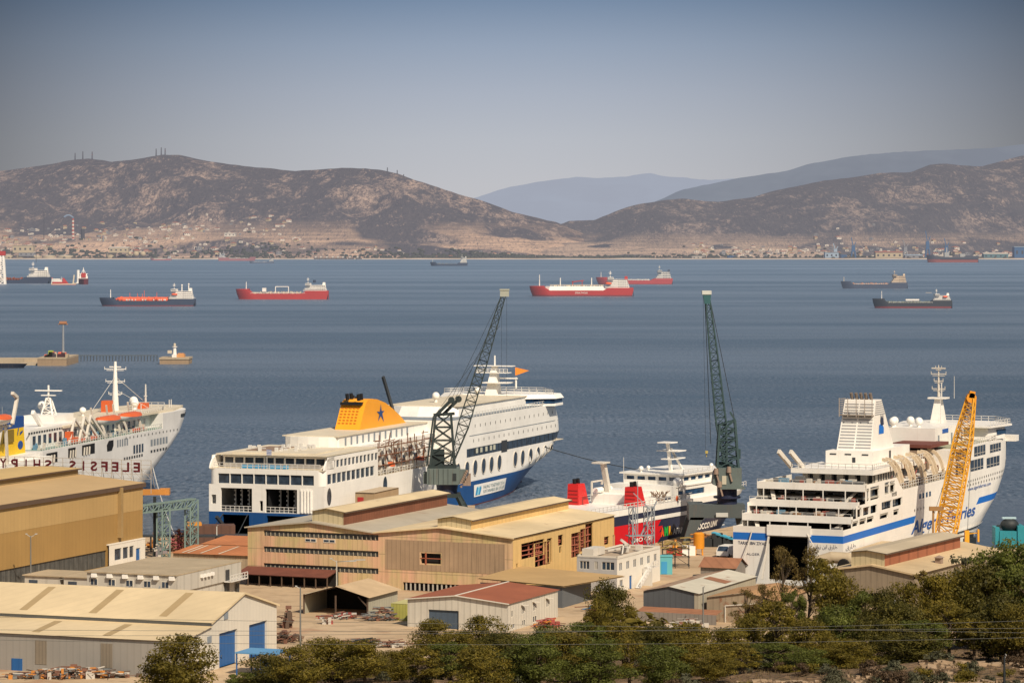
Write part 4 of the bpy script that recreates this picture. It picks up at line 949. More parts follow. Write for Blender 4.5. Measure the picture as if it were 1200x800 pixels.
def clerestory(par,x0,x1,yc,hw,zb,zt,roofm,sidem,frontm,over=.5,peak=.45):
    m=mb();m.add([(x0,yc-hw,zb),(x0,yc+hw,zb),(x0,yc+hw,zt),(x0,yc,zt+peak),(x0,yc-hw,zt)],[(0,1,2,3,4)]);m.add([(x1,yc-hw,zb),(x1,yc+hw,zb),(x1,yc+hw,zt),(x1,yc,zt+peak),(x1,yc-hw,zt)],[(0,4,3,2,1)]);m.each('clerestory_end',frontm,par)
    m=mb();m.quad((x0,yc-hw,zb),(x1,yc-hw,zb),(x1,yc-hw,zt),(x0,yc-hw,zt));m.quad((x0,yc+hw,zb),(x0,yc+hw,zt),(x1,yc+hw,zt),(x1,yc+hw,zb));m.build('clerestory_side',sidem,par)
    m=mb();e=over
    for s in (0,-.12):
        m.add([(x0-e,yc+hw+e,zt+.02+s),(x1+e,yc+hw+e,zt+.02+s),(x1+e,yc,zt+peak+.08+s),(x0-e,yc,zt+peak+.08+s),(x0-e,yc-hw-e,zt+.02+s),(x1+e,yc-hw-e,zt+.02+s)],[(0,3,2,1),(3,4,5,2)])
    m.build('clerestory_roof',roofm,par)
    m=mb();m.box(x0-e,x1+e,yc-hw-e-.04,yc-hw-e+.06,zt-.22,zt);m.build('clerestory_edge',TRIM,par)
clerestory(W,1.8,De-1.5,34.3,2.9,9.9,12.2,YROOF,BRD,CRIB)
clerestory(W,1.8,De-1,11.2,3.0,9.9,11.7,YROOF,YWALL,CRIB)
# rusty awning along the front
AW=thingF('lean_to',SW,'low rusty lean-to roof along the foot of the big warehouse front','lean-to')
m=mb();m.quad((0-.05,Wd,2.75),(-4.4,Wd,1.9),(-4.4,Wd-17,1.9),(-.05,Wd-17,2.75));m.quad((-.05,Wd,2.65),(-.05,Wd-17,2.65),(-4.4,Wd-17,1.8),(-4.4,Wd,1.8));m.build('roof',P('deep_rust_roof',(.17,.055,.035),.85,0,.7,(.3,.2,.15),.5,0,corr=.9,cdark=.3),AW)
m=mb()
for k in range(9): m.bar((-4.2,Wd-.2-k*2.1,0),(-4.2,Wd-.2-k*2.1,1.9),.16)
m.build('post',TRIM,AW)
m=mb();m.box(-.4,-.1,Wd-17,Wd,0,2.6);m.build('back_shade_sheet',DARK,AW)  # near-black sheet standing in for the shade under the roof
# -------- mustard hall
SM=Fr(-66,549,GZ,21.5)
Mh=thingF('warehouse',SM,'tall mustard-yellow hall with dark glazing strip at its foot, far left','warehouse')
L=62;EVm=14.0;Wm=40
m=mb();wall(m,(-L,0,0),(1,0,0),VZ,L,EVm,[(0,L-13.2,.35,3.2)],.3);m.quad((0,0,0),(0,Wm,0),(0,Wm,EVm),(0,0,EVm));m.add([(0,0,EVm),(0,Wm,EVm),(0,Wm/2,EVm+1.6)],[(0,1,2)]);m.quad((-L,0,0),(-L,0,EVm),(-L,Wm,EVm),(-L,Wm,0));m.build('wall',MUST,Mh)
m=mb();m.quad((-L,.25,.35),(-13.2,.25,.35),(-13.2,.25,3.2),(-L,.25,3.2));m.build('glazing',DBL,Mh)
m=mb();m.box(-L,0,-.03,0,9.2,13.2);m.build('upper_cladding',P('pale_mustard_sheet',(.45,.30,.125),.7,0,.4,(.25,.16,.07),.06,.4,corr=1.2,cdark=.15),Mh)
m=mb();m.quad((-L,-.4,EVm),(.4,-.4,EVm),(.4,Wm/2,EVm+1.7),(-L,Wm/2,EVm+1.7));m.quad((-L,Wm/2,EVm+1.7),(.4,Wm/2,EVm+1.7),(.4,Wm+.4,EVm),(-L,Wm+.4,EVm));m.build('roof',P('ochre_roof',(.52,.36,.18),.65,0,.35,(.3,.2,.1),.08,0,corr=2.,cdark=.1),Mh)
m=mb();m.box(-L,.4,-.46,-.02,EVm-.75,EVm-.02);m.build('gutter',TRIM,Mh)
clerestory(Mh,-L,-.6,18.6,5.8,EVm+.9,EVm+2.25,P('amber_roof',(.60,.42,.18),.6,0,.3,(.3,.2,.1),.08,0,corr=2.,cdark=.08),P('dull_ochre_side',(.24,.17,.08),.7,0,.3,(.1,.07,.03),.1,.2),MUST,.5,.12)
m=mb();u=SM.side(139,600,0)[0];m.box(u-.4,u+.35,-.75,0,5.,EVm-.2);m.build('duct',P('brass_duct',(.34,.23,.10),.6,0,.4,(.15,.1,.05),.4,.5),Mh)
m=mb();wall(m,(-13.2,-.5,0),(1,0,0),VZ,13.2,4.,[(2,4.5,1.2,3.2),(5,7.,1.2,3.2),(7.4,9,1.2,3.2),(9.8,11.4,.1,2.6)],.25);m.box(-13.2,0,-.55,0,4.,4.2);m.build('annex_wall',OFW,Mh)
panes(Mh,(-13.2,-.5,0),(1,0,0),VZ,[(2,4.5,1.2,3.2),(5,7.,1.2,3.2),(7.4,9,1.2,3.2)],.2,GL,'annex_window');panes(Mh,(-13.2,-.5,0),(1,0,0),VZ,[(9.8,11.4,.1,2.6)],.2,BDOOR,'door')
# roof sign, seen from behind
SG=Fr(*SM.w(.9,-1.2,0),21.5)
Sg=thingF('roof_sign',SG,'dark red mirror-written shipyard letters on a thin lattice frame along the hall roof edge','sign')
m=mb();y1=46
for k in range(24):
    y=y1*k/23;m.bar((0,y,0.2*0+EVm-2),(0,y,17.9),.1);m.bar((1.3,y,EVm-1),(0,y,16.8),.07)
for z in (14.6,15.4,16.4,17.9,17.1): m.bar((0,0,z),(0,y1,z),.08)
for k in range(23): m.bar((0,y1*k/23,14.6),(0,y1*(k+1)/23,16.4),.06)
m.build('frame',flat('sign_frame_grey',(.42,.38,.33),.6),Sg)
MAR=flat('maroon_letters',(.10,.008,.014),.5)
def lett(word,ya,yb):
    # reader stands on the water side: glyphs advance with +y, i.e. mirrored for the yard
    n=len(word);w=(yb-ya)/(n-1+.62)
    for i,ch in enumerate(word):
        m=mb();gw=w*.62 if ch!='I' else w*.14;off=0 if ch!='I' else w*.2
        fit_text(m,ch,lambda u,v:(-.12,ya+i*w+off+u,15.75+v),gw,1.75,bold=.03);m.build('letter',MAR,Sg)
def sy_(px): return SG.back(px,548,0)[0]
lett('ELEFSIS',sy_(164.5),sy_(81.5));lett('SHIPYARDS',sy_(61),sy_(-52))
# -------- white twin-roof shed lower left : local x = depth direction, y = left along ridge
SS=Fr(-43.1,401.5,GZ,20)
Sh=thingF('shed',SS,'long low white shed with cream double roof and blue gable doors, bottom left','shed')
Ls=75;D2=29.8
m=mb();pw=[(16+k*17.5,17.4+k*17.5,1.2,4.2) for k in range(4)]
wall(m,(0,Ls,0),(0,-1,0),VZ,Ls,4.9,[],.2);m.build('long_wall',GSH,Sh)
def syx(px): return SS.back(px,770,0)[0]
m=mb()
for px in (48,125): y=syx(px);m.box(-.05,0,y-.85,y+.85,1.0,4.2)
m.each('translucent_strip',P('brown_strip',(.24,.20,.15),.6,0,.3,(.1,.1,.08),.5,.5,corr=.5,cdark=.6),Sh)
m=mb();y=syx(20);m.box(-.08,0,y-.8,y+.8,0,1.6);m.build('door',BDOOR,Sh)
m=mb();d1,d2=11,D2
# gable wall facing right (y=0 plane), u=depth from near to far
def gw(u0,u1,v0,v1): return (u0,u1,v0,v1)
doors=[]
for a,b in (((257,742),(278,784)),((292,732),(313,775))):
    u0,z1=SS.side(a[0],a[1],0);u1,z0=SS.side(b[0],b[1],0);doors.append((u0,u1,.0,z1))
wall(m,(0,0,0),(1,0,0),VZ,D2,4.9,[(a,b,c,min(d,4.8)) for a,b,c,d in doors],.4)
m.add([(0,0,4.9),(D2,0,4.9),(D2,0,6.4),(18.8,0,9.2),(8.6,0,6.4),(8.6,0,5.9)],[tuple(range(6))]);m.build('gable_wall',WSH,Sh)
panes(Sh,(0,0,0),(1,0,0),VZ,[(a,b,c,min(d,4.8)) for a,b,c,d in doors],.35,BDOOR,'door')
m=mb()
for px,py in ((264.5,721),(245,749)): u,z=SS.side(px,py,0);m.box(u-.6,u+.6,-.1,0,z-.45,z+.45)
m.build('vent',GREYD,Sh)
m=mb();m.quad((D2,0,0),(D2,Ls,0),(D2,Ls,6.4),(D2,0,6.4));m.build('rear_wall',GSH,Sh)
m=mb();e=.35;m.quad((-e,-e,4.95),(-e,Ls,4.95),(8.6,Ls,5.95),(8.6,-e,5.95)) ;m.build('lower_roof',CROOF,Sh)
m=mb();m.box(8.55,8.75,0,Ls,5.95,6.4);m.build('step_wall',GREYD,Sh)
m=mb();m.add([(8.2,-e,6.42),(8.2,Ls,6.42),(18.8,Ls,9.35),(18.8,-e,9.35),(D2+e,-e,6.42),(D2+e,Ls,6.42)],[(0,3,2,1),(3,4,5,2)]);m.add([(8.2,-e,6.2),(18.8,-e,9.1),(D2+e,-e,6.2),(D2+e,-e,6.44),(18.8,-e,9.37),(8.2,-e,6.44)],[(0,1,4,5),(1,2,3,4)]);m.build('upper_roof',CROOF,Sh)
m=mb()
def rz1(x): return 6.42+(x-8.2)/10.6*2.93+.03
for k in range(7):
    y=7+k*10.6;a,b=9.6,17.8;m.quad((a,y+1.2,rz1(a)),(b,y+1.2,rz1(b)),(b,y,rz1(b)),(a,y,rz1(a)))
    a,b=1.0,7.4;f2=lambda x:4.95+(x+e)/8.95+.03;m.quad((a,y+4+1.2,f2(a)),(b,y+4+1.2,f2(b)),(b,y+4,f2(b)),(a,y+4,f2(a)))
m.build('rooflight',P('tan_rooflight',(.40,.29,.15),.6,0,.3,(.2,.14,.08),.5,0),Sh)
Cn=thing('canopy',gnd(310,790,GZ),math.radians(90-20),'small blue canopy on posts beside the blue doors of the bottom-left shed','canopy')
m=mb();m.box(-2,3,-2.6,3.4,2.9,3.05);m.build('roof',P('light_blue_sheet',(.10,.28,.50),.6,0,.3,(.2,.2,.2),.3,.2),Cn)
m=mb();
for x in (-1.8,2.8):
    for y in (-2.4,.5,3.2): m.bar((x,y,0),(x,y,2.9),.15)
m.build('post',BDOOR,Cn);m=mb();m.box(-1.9,-1.8,-2.5,-.2,.1,2.2);m.box(.5,2.4,-2.3,-.4,0,1.6);m.build('panel',BDOOR,Cn)
# -------- portable office row
SP=Fr(-51.7,474.5,GZ,20.5)
Po=thingF('portable_office',SP,'long two-storey block of pale portable cabins between mustard hall and white shed','portable office')
m=mb();m.box(0,22.8,0,15.7,2.9,5.5);m.box(0.4,22.8,.3,15.4,0,2.88);m.build('cabin_stack',P('pale_cabin_wall',(.50,.47,.41),.7,0,.3,(.25,.2,.15),.2,.3,corr=2.4,cdark=.35),Po)
m=mb()
for k in range(5): m.box(-.3,23.1,15.9-3.2*(k+1)+.05,15.9-3.2*k,5.5,5.68)
m.build('roof',P('ochre_cabin_roof',(.45,.36,.24),.8,0,.6,(.2,.13,.08),.2,0,corr=2.4,cdark=.2),Po)
for k in range(5):
    y=1.4+k*3.1
    for z in (3.5,.6):
        m=mb();m.box(-.06,0.38 if z<2 else 0,y,y+1.3,z,z+1.1);o=m.build('window_frame',WTRIM,Po)
        m=mb();m.quad((-.08,y+.6,z+.1),(-.08,y+.08,z+.1),(-.08,y+.08,z+1),(-.08,y+.6,z+1));m.quad((-.08,y+1.2,z+.1),(-.08,y+.7,z+.1),(-.08,y+.7,z+1),(-.08,y+1.2,z+1));m.build('pane',GL,o)
m=mb()
for k in range(6): m.box(-.55,0,.4+k*2.7,1.2+k*2.7,4.8,5.4)
for x in (8,9.2,10.4,11.6): m.box(x,x+.6,-.45,0,4.4,4.9)
m.build('air_conditioner',WHT,Po)
m=mb()
for y in (3.4,8.6): m.bar((-.2,y,2.9),(-2.8,y+.4,0),1.0,.12);m.rail([(-.2,y-.5,2.9),(-2.8,y-.1,0)],1,1,.04)
m.build('stairs',GREYD,Po)
m=mb();m.box(17,18.4,-.05,0,0,4.7);m.box(21,22,-.05,0,.2,2.2);m.build('door',DGR,Po)
m=mb();m.box(16.5,22.8,-1.2,0,2.8,2.95);m.rail([(16.5,-1.15,2.9),(22.8,-1.15,2.9)],1,1,.05);m.build('landing',STEEL,Po)
SP2=Fr(*gnd(103,697,GZ)[:2],GZ,20.5)
for i,(y0,lab) in enumerate(((0,'small pale portable cabin with dark window at the left end of the long cabin block'),(5.2,'flat ochre-roofed cabin pair behind the ridge of the bottom-left shed'))):
    q=thing('portable_office',SP2.w(0,y0),SP2.rz,lab,'portable office');wd=4.4 if i==0 else 6.4
    m=mb();m.box(0,8,0,wd,0,2.75);m.build('cabin',P('pale_cabin_wall',(.5,.47,.41)),q);m=mb();m.box(-.3,8.3,-.3,wd+.3,2.75,2.9);m.build('roof',P('ochre_cabin_roof',(.5,.4,.3)),q)
    m=mb();m.quad((-.04,wd-.8,.9),(-.04,wd-2.4,.9),(-.04,wd-2.4,2.1),(-.04,wd-.8,2.1));m.build('window',GL,q);m=mb();m.box(2,3,-.04,0,.8,2);m.box(5,6,-.04,0,0,2.2);m.build('door',GREYD,q)
# -------- open shed
S2=Fr(-22,468,GZ,21.5)
Os=thingF('open_shed',S2,'open-fronted shed with tan ridged roof and black interior, in the yard middle','shed')
w_,d_=10.7,11.4
m=mb();m.quad((0,0,0),(d_,0,0),(d_,0,3.0),(0,0,3.0));m.quad((d_,0,0),(d_,w_,0),(d_,w_,3),(d_,0,3));m.quad((0,w_,0),(0,w_,3),(d_,w_,3),(d_,w_,0));m.build('wall',P('tan_green_sheet',(.38,.36,.28),.8,0,.4,(.2,.15,.1),.3,.4,corr=.9),Os)
m=mb();m.add([(-.6,-.6,2.95),(d_+.3,-.6,2.95),(d_+.3,w_*.48,4.5),(-.6,w_*.48,4.5),(-.6,w_+.5,2.75),(d_+.3,w_+.5,2.75)],[(0,1,2,3),(3,2,5,4)]);m.build('roof',P('tan_sheet_roof',(.55,.40,.24),.8,0,.5,(.25,.12,.06),.3,0,corr=1.,cdark=.2),Os)
m=mb();
for y in (0,w_*.5,w_): m.bar((0,y,0),(0,y,3.0+(1.4 if y==w_*.5 else 0)*0),.2)
m.bar((0,0,3),(0,w_*.48,4.4),.2);m.bar((0,w_*.48,4.4),(0,w_,2.8),.2);m.bar((0,0,1.5),(0,1.6,3),.16);m.build('frame',TRIM,Os)
m=mb();m.box(8,8.1,.2,w_-.2,0,2.9);m.build('inner_shade_sheet',DARK,Os)  # near-black sheet before the rear wall, standing in for interior shade
# -------- white-walled red-roofed shed
S3=Fr(-.6,450,GZ,23)
Rd=thingF('shed',S3,'white corrugated shed with dark red roof and wide blue-grey door, front centre','shed')
w_,d_=16.2,19.4
WCR=P('white_corrugated',(.58,.54,.46),.6,0,.35,(.3,.2,.12),.2,.4,corr=1.,cdark=.45)
m=mb();wall(m,(0,w_,0),(0,-1,0),VZ,w_,4.1,[(3.4,8.3,0,2.7)],.3);m.add([(0,w_,4.1),(0,0,4.1),(0,8.3,4.85)],[(0,1,2)])
wn=[(1.2+0,2.1,2.0,3.0)]+[(5.2,6.2,2.0,3.2),(9.6,10.6,2.0,3.2),(14.8,15.8,2,3.2),(1.3,2.6,.3,1.0),(5.4,6.6,.3,1.1),(9.5,11,.3,1.2)]
wall(m,(0,0,0),(1,0,0),VZ,d_,4.1,wn,.15);m.quad((d_,0,0),(d_,w_,0),(d_,w_,4.1),(d_,0,4.1));m.quad((0,w_,0),(0,w_,4.1),(d_,w_,4.1),(d_,w_,0));m.build('wall',WCR,Rd)
panes(Rd,(0,0,0),(1,0,0),VZ,wn,.1,GL,'window',WTRIM,1);panes(Rd,(0,w_,0),(0,-1,0),VZ,[(3.4,8.3,0,2.7)],.25,P('slate_door',(.07,.10,.14),.6,0,.3,(.1,.1,.1),.3,.3,corr=1.),'door')
m=mb();m.add([(-.3,-.3,4.12),(d_+.3,-.3,4.12),(d_+.3,8.3,4.95),(-.3,8.3,4.95),(-.3,w_+.3,4.12),(d_+.3,w_+.3,4.12)],[(0,1,2,3),(3,2,5,4)]);m.build('roof',RROOF,Rd)
m=mb();m.bar((-.32,-.3,4.1),(-.32,8.3,4.95),.14);m.bar((-.32,8.3,4.95),(-.32,w_+.3,4.1),.14);m.bar((-.3,8.3,5.0),(d_+.3,8.3,5.0),.3,.08);m.build('roof_trim',WTRIM,Rd)
m=mb();
for x in (5.2,9.6,14.8): m.bar((x-.3,-.1,3.4),(x+.9,-.6,3.3),.5,.06)
m.build('window_hood',WTRIM,Rd)
# -------- low ochre-roofed link building
S4=Fr(*gnd(659,712,GZ)[:2],GZ,23.3)
Ln=thingF('low_building',S4,'low building with ochre ribbed roof in the gap beside the white office block','building')
m=mb();wall(m,(0,14,0),(0,-1,0),VZ,14,3.4,[(9,10.4,.2,2.2)],.2);m.quad((0,0,0),(12,0,0),(12,0,3.4),(0,0,3.4));m.build('wall',P('dark_slate_wall',(.11,.12,.13),.7,0,.3,(.2,.18,.15),.3,.3),Ln)
m=mb();m.quad((-.4,14.4,4.1),(-.4,-.4,3.45),(16,-4.4,3.6),(16,14,4.4));m.quad((-.4,14.4,3.95),(16,14,4.25),(16,-4.4,3.45),(-.4,-.4,3.3));m.build('roof',P('ochre_ribbed_roof',(.47,.31,.14),.75,0,.4,(.2,.12,.06),.15,0,corr=1.,cdark=.3),Ln)
panes(Ln,(0,14,0),(0,-1,0),VZ,[(9,10.4,.2,2.2)],.15,BDOOR,'door')
# -------- white office block
S5=Fr(17.1,500,GZ,24)
Of=thingF('office_building',S5,'two-storey white office block with flat roof and outside stair','office')
w_,d_,h_=7.1,19.3,5.6
m=mb();fwn=[(.5,2.2,3.6,4.9),(3.1,3.7,3.6,4.9),(4.4,6.6,3.6,4.9)]
wall(m,(0,w_,0),(0,-1,0),VZ,w_,h_,fwn,.2);m.quad((0,w_,0),(0,w_,h_),(d_,w_,h_),(d_,w_,0));m.build('front_wall',OFG,Of)
swn=[(1.0+k*3.1,2.3+k*3.1,3.4,4.7) for k in range(6)]+[(1.2,2.6,.8,1.9)];dn=[(11.2,12.2,0,2.1),(5.4,6.6,0,2.2)]
m=mb();wall(m,(0,0,0),(1,0,0),VZ,d_,h_,swn+dn,.2);m.quad((d_,0,0),(d_,w_,0),(d_,w_,h_),(d_,0,h_));m.build('side_wall',OFW,Of)
panes(Of,(0,w_,0),(0,-1,0),VZ,fwn,.15,GL,'window',WTRIM,2);panes(Of,(0,0,0),(1,0,0),VZ,swn,.15,GLB,'window',WTRIM,1);panes(Of,(0,0,0),(1,0,0),VZ,dn,.15,BDOOR,'door')
m=mb();m.box(0,d_,0,w_,h_-.25,h_-.15);m.build('roof',P('tan_flat_roof',(.42,.33,.24),.85,0,.5,(.2,.12,.08),.2,0),Of)
m=mb();
for a in ((0,.15,0,w_),(d_-.15,d_,0,w_),(0,d_,0,.15),(0,d_,w_-.15,w_)): m.box(a[0]-.02,a[1]+.02,a[2]-.02,a[3]+.02,h_,h_+.25)
m.build('parapet',WTRIM,Of)
m=mb();m.box(1,6,4.6,6.6,h_,h_+1.2);m.box(9,10.2,2,3,h_,h_+.8);m.box(13,14,1,2,h_,h_+.9);m.bar((6,1.5,h_),(8,2,h_+1.8),.2);m.tube((8,2,h_+1.6),(8.1,1.8,h_+1.9),.9,.9,14);m.bar((8,5,h_+.3),(13,3,h_+.5),.4,.3);m.build('roof_plant',WHD,Of)
m=mb();m.bar((12,-1.1,3.0),(6.4,-1.1,.1),.9,.15);m.box(12,14.4,-1.7,0,2.9,3.05);m.rail([(6.4,-1.6,.1),(12,-1.6,3.0),(14.4,-1.6,3.0)],1,.9,.05);m.box(11.2,11.4,-1.7,-.1,0,2.9);m.build('stairs',STEEL,Of)
# -------- grey shed right of the office
S6=Fr(28,462,GZ,23.9)
Gs=thingF('shed',S6,'dark grey gabled shed with pale patched roof, right of the white office','shed')
w_,d_=8.84,26
m=mb();wall(m,(0,w_,0),(0,-1,0),VZ,w_,4.2,[],.2);m.add([(0,w_,4.2),(0,0,4.2),(0,4.6,5.0)],[(0,1,2)]);m.quad((0,w_,0),(0,w_,4.2),(d_,w_,4.2),(d_,w_,0));m.build('front_wall',DGW,Gs)
m=mb();m.quad((0,0,0),(d_,0,0),(d_,0,4.2),(0,0,4.2));m.box(-.06,.2,-.06,.6,0,4.2);m.build('side_wall',P('khaki_sheet',(.40,.36,.27),.7,0,.4,(.2,.15,.1),.2,.3,corr=1.),Gs)
m=mb();m.add([(-.3,-.3,4.22),(d_,-.3,4.22),(d_,4.6,5.1),(-.3,4.6,5.1)],[(0,1,2,3)]);m.mat(1);m.add([(-.3,4.6,5.1),(d_,4.6,5.1),(d_,w_+.3,4.22),(-.3,w_+.3,4.22)],[(0,1,2,3)]);m.build('roof',[P('chalky_roof',(.56,.52,.42),.8,0,.5,(.3,.2,.15),.12,0,corr=2.,cdark=.12,rust=.15),P('faded_rust_roof',(.42,.30,.2),.8,0,.6,(.2,.1,.06),.2,0,rust=.5)],Gs)
m=mb();m.quad((13,.4,4.4),(16,.4,4.4),(16,4,5.03),(13,4,5.03));m.build('rust_strip',RUSTR,Gs)
m=mb();m.quad((-3,w_,1.5),(-3,-4,1.5),(0,-4,1.9),(0,w_,1.9));m.mat(1);m.quad((-3,w_,0),(-3,-4,0),(-3,-4,1.5),(-3,w_,1.5));m.build('front_annex',[RUSTR,P('grey_boards',(.25,.22,.19),.8,0,.4,(.1,.08,.05),.3,.5,corr=.7,cdark=.5)],Gs)
S7=Fr(*S6.w(1,-1.0,0),23.9)
Bs=thingF('shed',S7,'small rusty tan shed with dark doorway leaning against the grey shed, behind trees','shed')
m=mb();wall(m,(0,0,0),(0,-1,0),VZ,11,3.6,[(6.2,8.6,0,2.6)],.2);m.add([(0,0,3.6),(0,-11,3.6),(0,-6.5,4.6)],[(0,1,2)]);m.quad((0,-11,0),(14,-11,0),(14,-11,3.6),(0,-11,3.6));m.build('wall',TANW,Bs)
m=mb();m.add([(-.3,.1,3.65),(14,.1,3.65),(14,-6.5,4.7),(-.3,-6.5,4.7),(-.3,-11.3,3.6),(14,-11.3,3.6)],[(0,3,2,1),(3,4,5,2)]);m.build('roof',P('ochre_rust_roof',(.42,.24,.11),.8,0,.5,(.2,.1,.05),.3,0,rust=.3),Bs)
m=mb();m.box(.8,.9,-9,-6,0,2.8);m.build('doorway',DARK,Bs);m=mb();m.bar((-.1,-3,2.5),(-.1,-8.5,3.1),.14);m.bar((-.1,-8.6,0),(-.1,-8.6,2.9),.16);m.bar((-.1,-3,0),(-.1,-3,2.5),.14);m.build('door_frame',WTRIM,Bs)
# -------- little rust-roofed shed behind
q=gnd(821,677,GZ);S8=Fr(q.x,q.y,GZ,114)   # x runs right along the ridge
Ls2=thingF('shed',S8,'small shed with rust-striped roof at the stern of the blue-striped ferry','shed')
m=mb();m.box(0,6.2,0,5.2,0,2.0);m.add([(6.2,0,2),(6.2,5.2,2),(6.2,2.6,3.3)],[(0,1,2)]);m.build('wall',P('grey_timber',(.24,.21,.18),.8,0,.5,(.1,.08,.06),.4,.4,corr=.8,cdark=.4),Ls2)
m=mb();m.add([(-.3,-.4,1.9),(6.6,-.4,1.9),(6.6,2.6,3.4),(-.3,2.6,3.4),(-.3,5.6,1.9),(6.6,5.6,1.9)],[(0,1,2,3),(3,2,5,4)]);m.build('roof',RUSTR,Ls2)
# -------- hall at the right
S9=Fr(62.5,477,GZ,28.8)
Hr=thingF('warehouse',S9,'tan flat-gabled hall with red-brown raised roof, under the yellow lattice boom','warehouse')
w_,d_=14.5,41;e9=5.5
m=mb();wall(m,(0,w_,0),(0,-1,0),VZ,w_,e9,[(7,10.,0,2.2)],.2);m.add([(0,w_,e9),(0,0,e9),(0,7.2,e9+1.15)],[(0,1,2)]);m.quad((0,0,0),(d_,0,0),(d_,0,e9),(0,0,e9));m.quad((0,w_,0),(0,w_,e9),(d_,w_,e9),(d_,w_,0));m.build('wall',P('brown_tan_sheet',(.27,.215,.15),.8,0,.5,(.12,.08,.05),.15,.5,corr=.9,cdark=.35),Hr)
m=mb();m.box(1,1.1,4,8,0,2.4);m.build('doorway',DARK,Hr)
m=mb();m.add([(-.4,-.5,e9),(d_,-.5,e9),(d_,7.2,e9+1.2),(-.4,7.2,e9+1.2),(-.4,w_+.4,e9),(d_,w_+.4,e9)],[(0,1,2,3),(3,2,5,4)]);m.add([(-.4,-.5,e9-.25),(-.4,7.2,e9+.95),(-.4,w_+.4,e9-.25),(-.4,w_+.4,e9),(-.4,7.2,e9+1.2),(-.4,-.5,e9)],[(0,5,4,1),(1,4,3,2)]);m.build('roof',P('sandy_roof',(.60,.455,.27),.7,0,.8,(.3,.2,.12),.08,0,corr=2.2,cdark=.12),Hr)
clerestory(Hr,.6,34,8.,2.8,e9+.6,e9+2.9,P('sandy_grey_roof',(.52,.43,.30),.7,0,.4,(.3,.2,.12),.1,0,corr=2.,cdark=.1),P('red_brown_panel',(.34,.12,.06),.7,0,.4,(.12,.05,.03),.3,.3,corr=4.,cdark=.6),CRIB,.5,.35)
m=mb();m.box(14,15,1,2,e9+.1,e9+1.2);m.add([(13.7,.8,e9+1.2),(15.3,.8,e9+1.2),(15.3,2.2,e9+1.2),(13.7,2.2,e9+1.2),(14.5,1.5,e9+1.6)],[(0,1,4),(1,2,4),(2,3,4),(3,0,4)]);m.build('roof_vent',BROWN,Hr)
# brown flat annex and duct left of it
S10=Fr(*gnd(1018,690,GZ)[:2],GZ,28.8)
Ax=thing('low_building',Vector(SD.w(4,-HD-3.5,0))+Vector((0,0,GZ)),SD.rz,'flat-roofed brown box building against the side of the blue-striped ferry','building')
m=mb();m.box(0,16,-3.4,2.6,0,4.6);m.build('wall',P('brown_board',(.26,.17,.10),.8,0,.4,(.1,.07,.04),.3,.4,corr=1.4),Ax);m=mb();m.box(-.3,16.3,-3.7,2.9,4.6,4.95);m.build('roof',P('sandy_roof',(.5,.4,.2)),Ax)
Du=thing('duct',gnd(990,694,GZ),0,'fat tan curved duct with dark mouth under the stern of the blue-striped ferry','duct')
m=mb();pts=[(-5,2,4.6),(-2.,1.4,5.6),(.6,1,5.5),(2.2,.8,4.3),(2.6,.6,2.6),(2.6,.6,0)]
for a,b in zip(pts,pts[1:]): m.tube(a,b,.95,.95,14)
for p in pts[1:-1]: m.ball(p,.96)
m.build('pipe',P('tan_duct',(.45,.36,.24),.7,0,.4,(.2,.14,.08),.2,.3),Du);m=mb();m.tube((-.2,-.3,4.6),(-.4,-1.1,4.5),1.0,1.0,14);m.build('mouth',DARK,Du)
# -------- low orange sheet roofs
for i,(P0,lab,ln,wd,z) in enumerate((((238,653),'orange corrugated low roof farther back, between the gantry and ferry stern',10,11,2.6),((203,664),'orange corrugated low roof with pale stripes, behind the cabin block',9,16,2.6))):
    p=gnd(P0[0],P0[1],GZ);q=thing('low_shed',p,math.radians(-20),lab,'shed')
    m=mb();m.box(0,wd,0,ln,0,z-.1);m.build('wall',TANW,q);m=mb();m.quad((-.4,-.4,z-.1),(wd+.4,-.4,z-.1),(wd+.4,ln+.4,z+.5),(-.4,ln+.4,z+.5));m.build('roof',ORT,q)
    if i:
        m=mb()
        for x in (1.5,2.5,5,8.5): m.quad((x,.2,z),(x+.35,.2,z),(x+.35,ln-.5,z+.52),(x,ln-.5,z+.52))
        m.build('stripes',CREAM,q)
# ================================================================ cranes and steelwork
CRG=P('dark_green_crane',(.028,.042,.042),.6,.1,.5,(.12,.08,.05),.5,.4);CRM=P('green_machine_house',(.12,.15,.14),.6,0,.5,(.10,.06,.04),.3,.7)
CRT=P('teal_crane_steel',(.035,.07,.075),.6,.1,.4,(.10,.08,.06),.5,.3);CRD=flat('crane_dark',(.02,.025,.028),.6)
def jib(m,p,q,wb,wm,wt,n,r,rd,side):
    """box lattice jib from foot p to head q; side = unit vector across the jib"""
    p=Vector(p);q=Vector(q);d=(q-p).normalized();s=Vector(side).normalized();u=d.cross(s).normalized()
    def sec(t,w,h): 
        c=p.lerp(q,t);return [c+s*w*a+u*h*b for a,b in ((-1,-1),(1,-1),(1,1),(-1,1))]
    A=sec(0,wb,wm*.25);B=sec(.22,wm*.95,wm);C=sec(.6,wm*.75,wm*.8);E=sec(1,wt,wt*.7)
    m.truss(A,B,max(2,int(n*.22)),r,rd);m.truss(B,C,max(2,int(n*.38)),r,rd);m.truss(C,E,max(2,int(n*.4)),r*.9,rd)
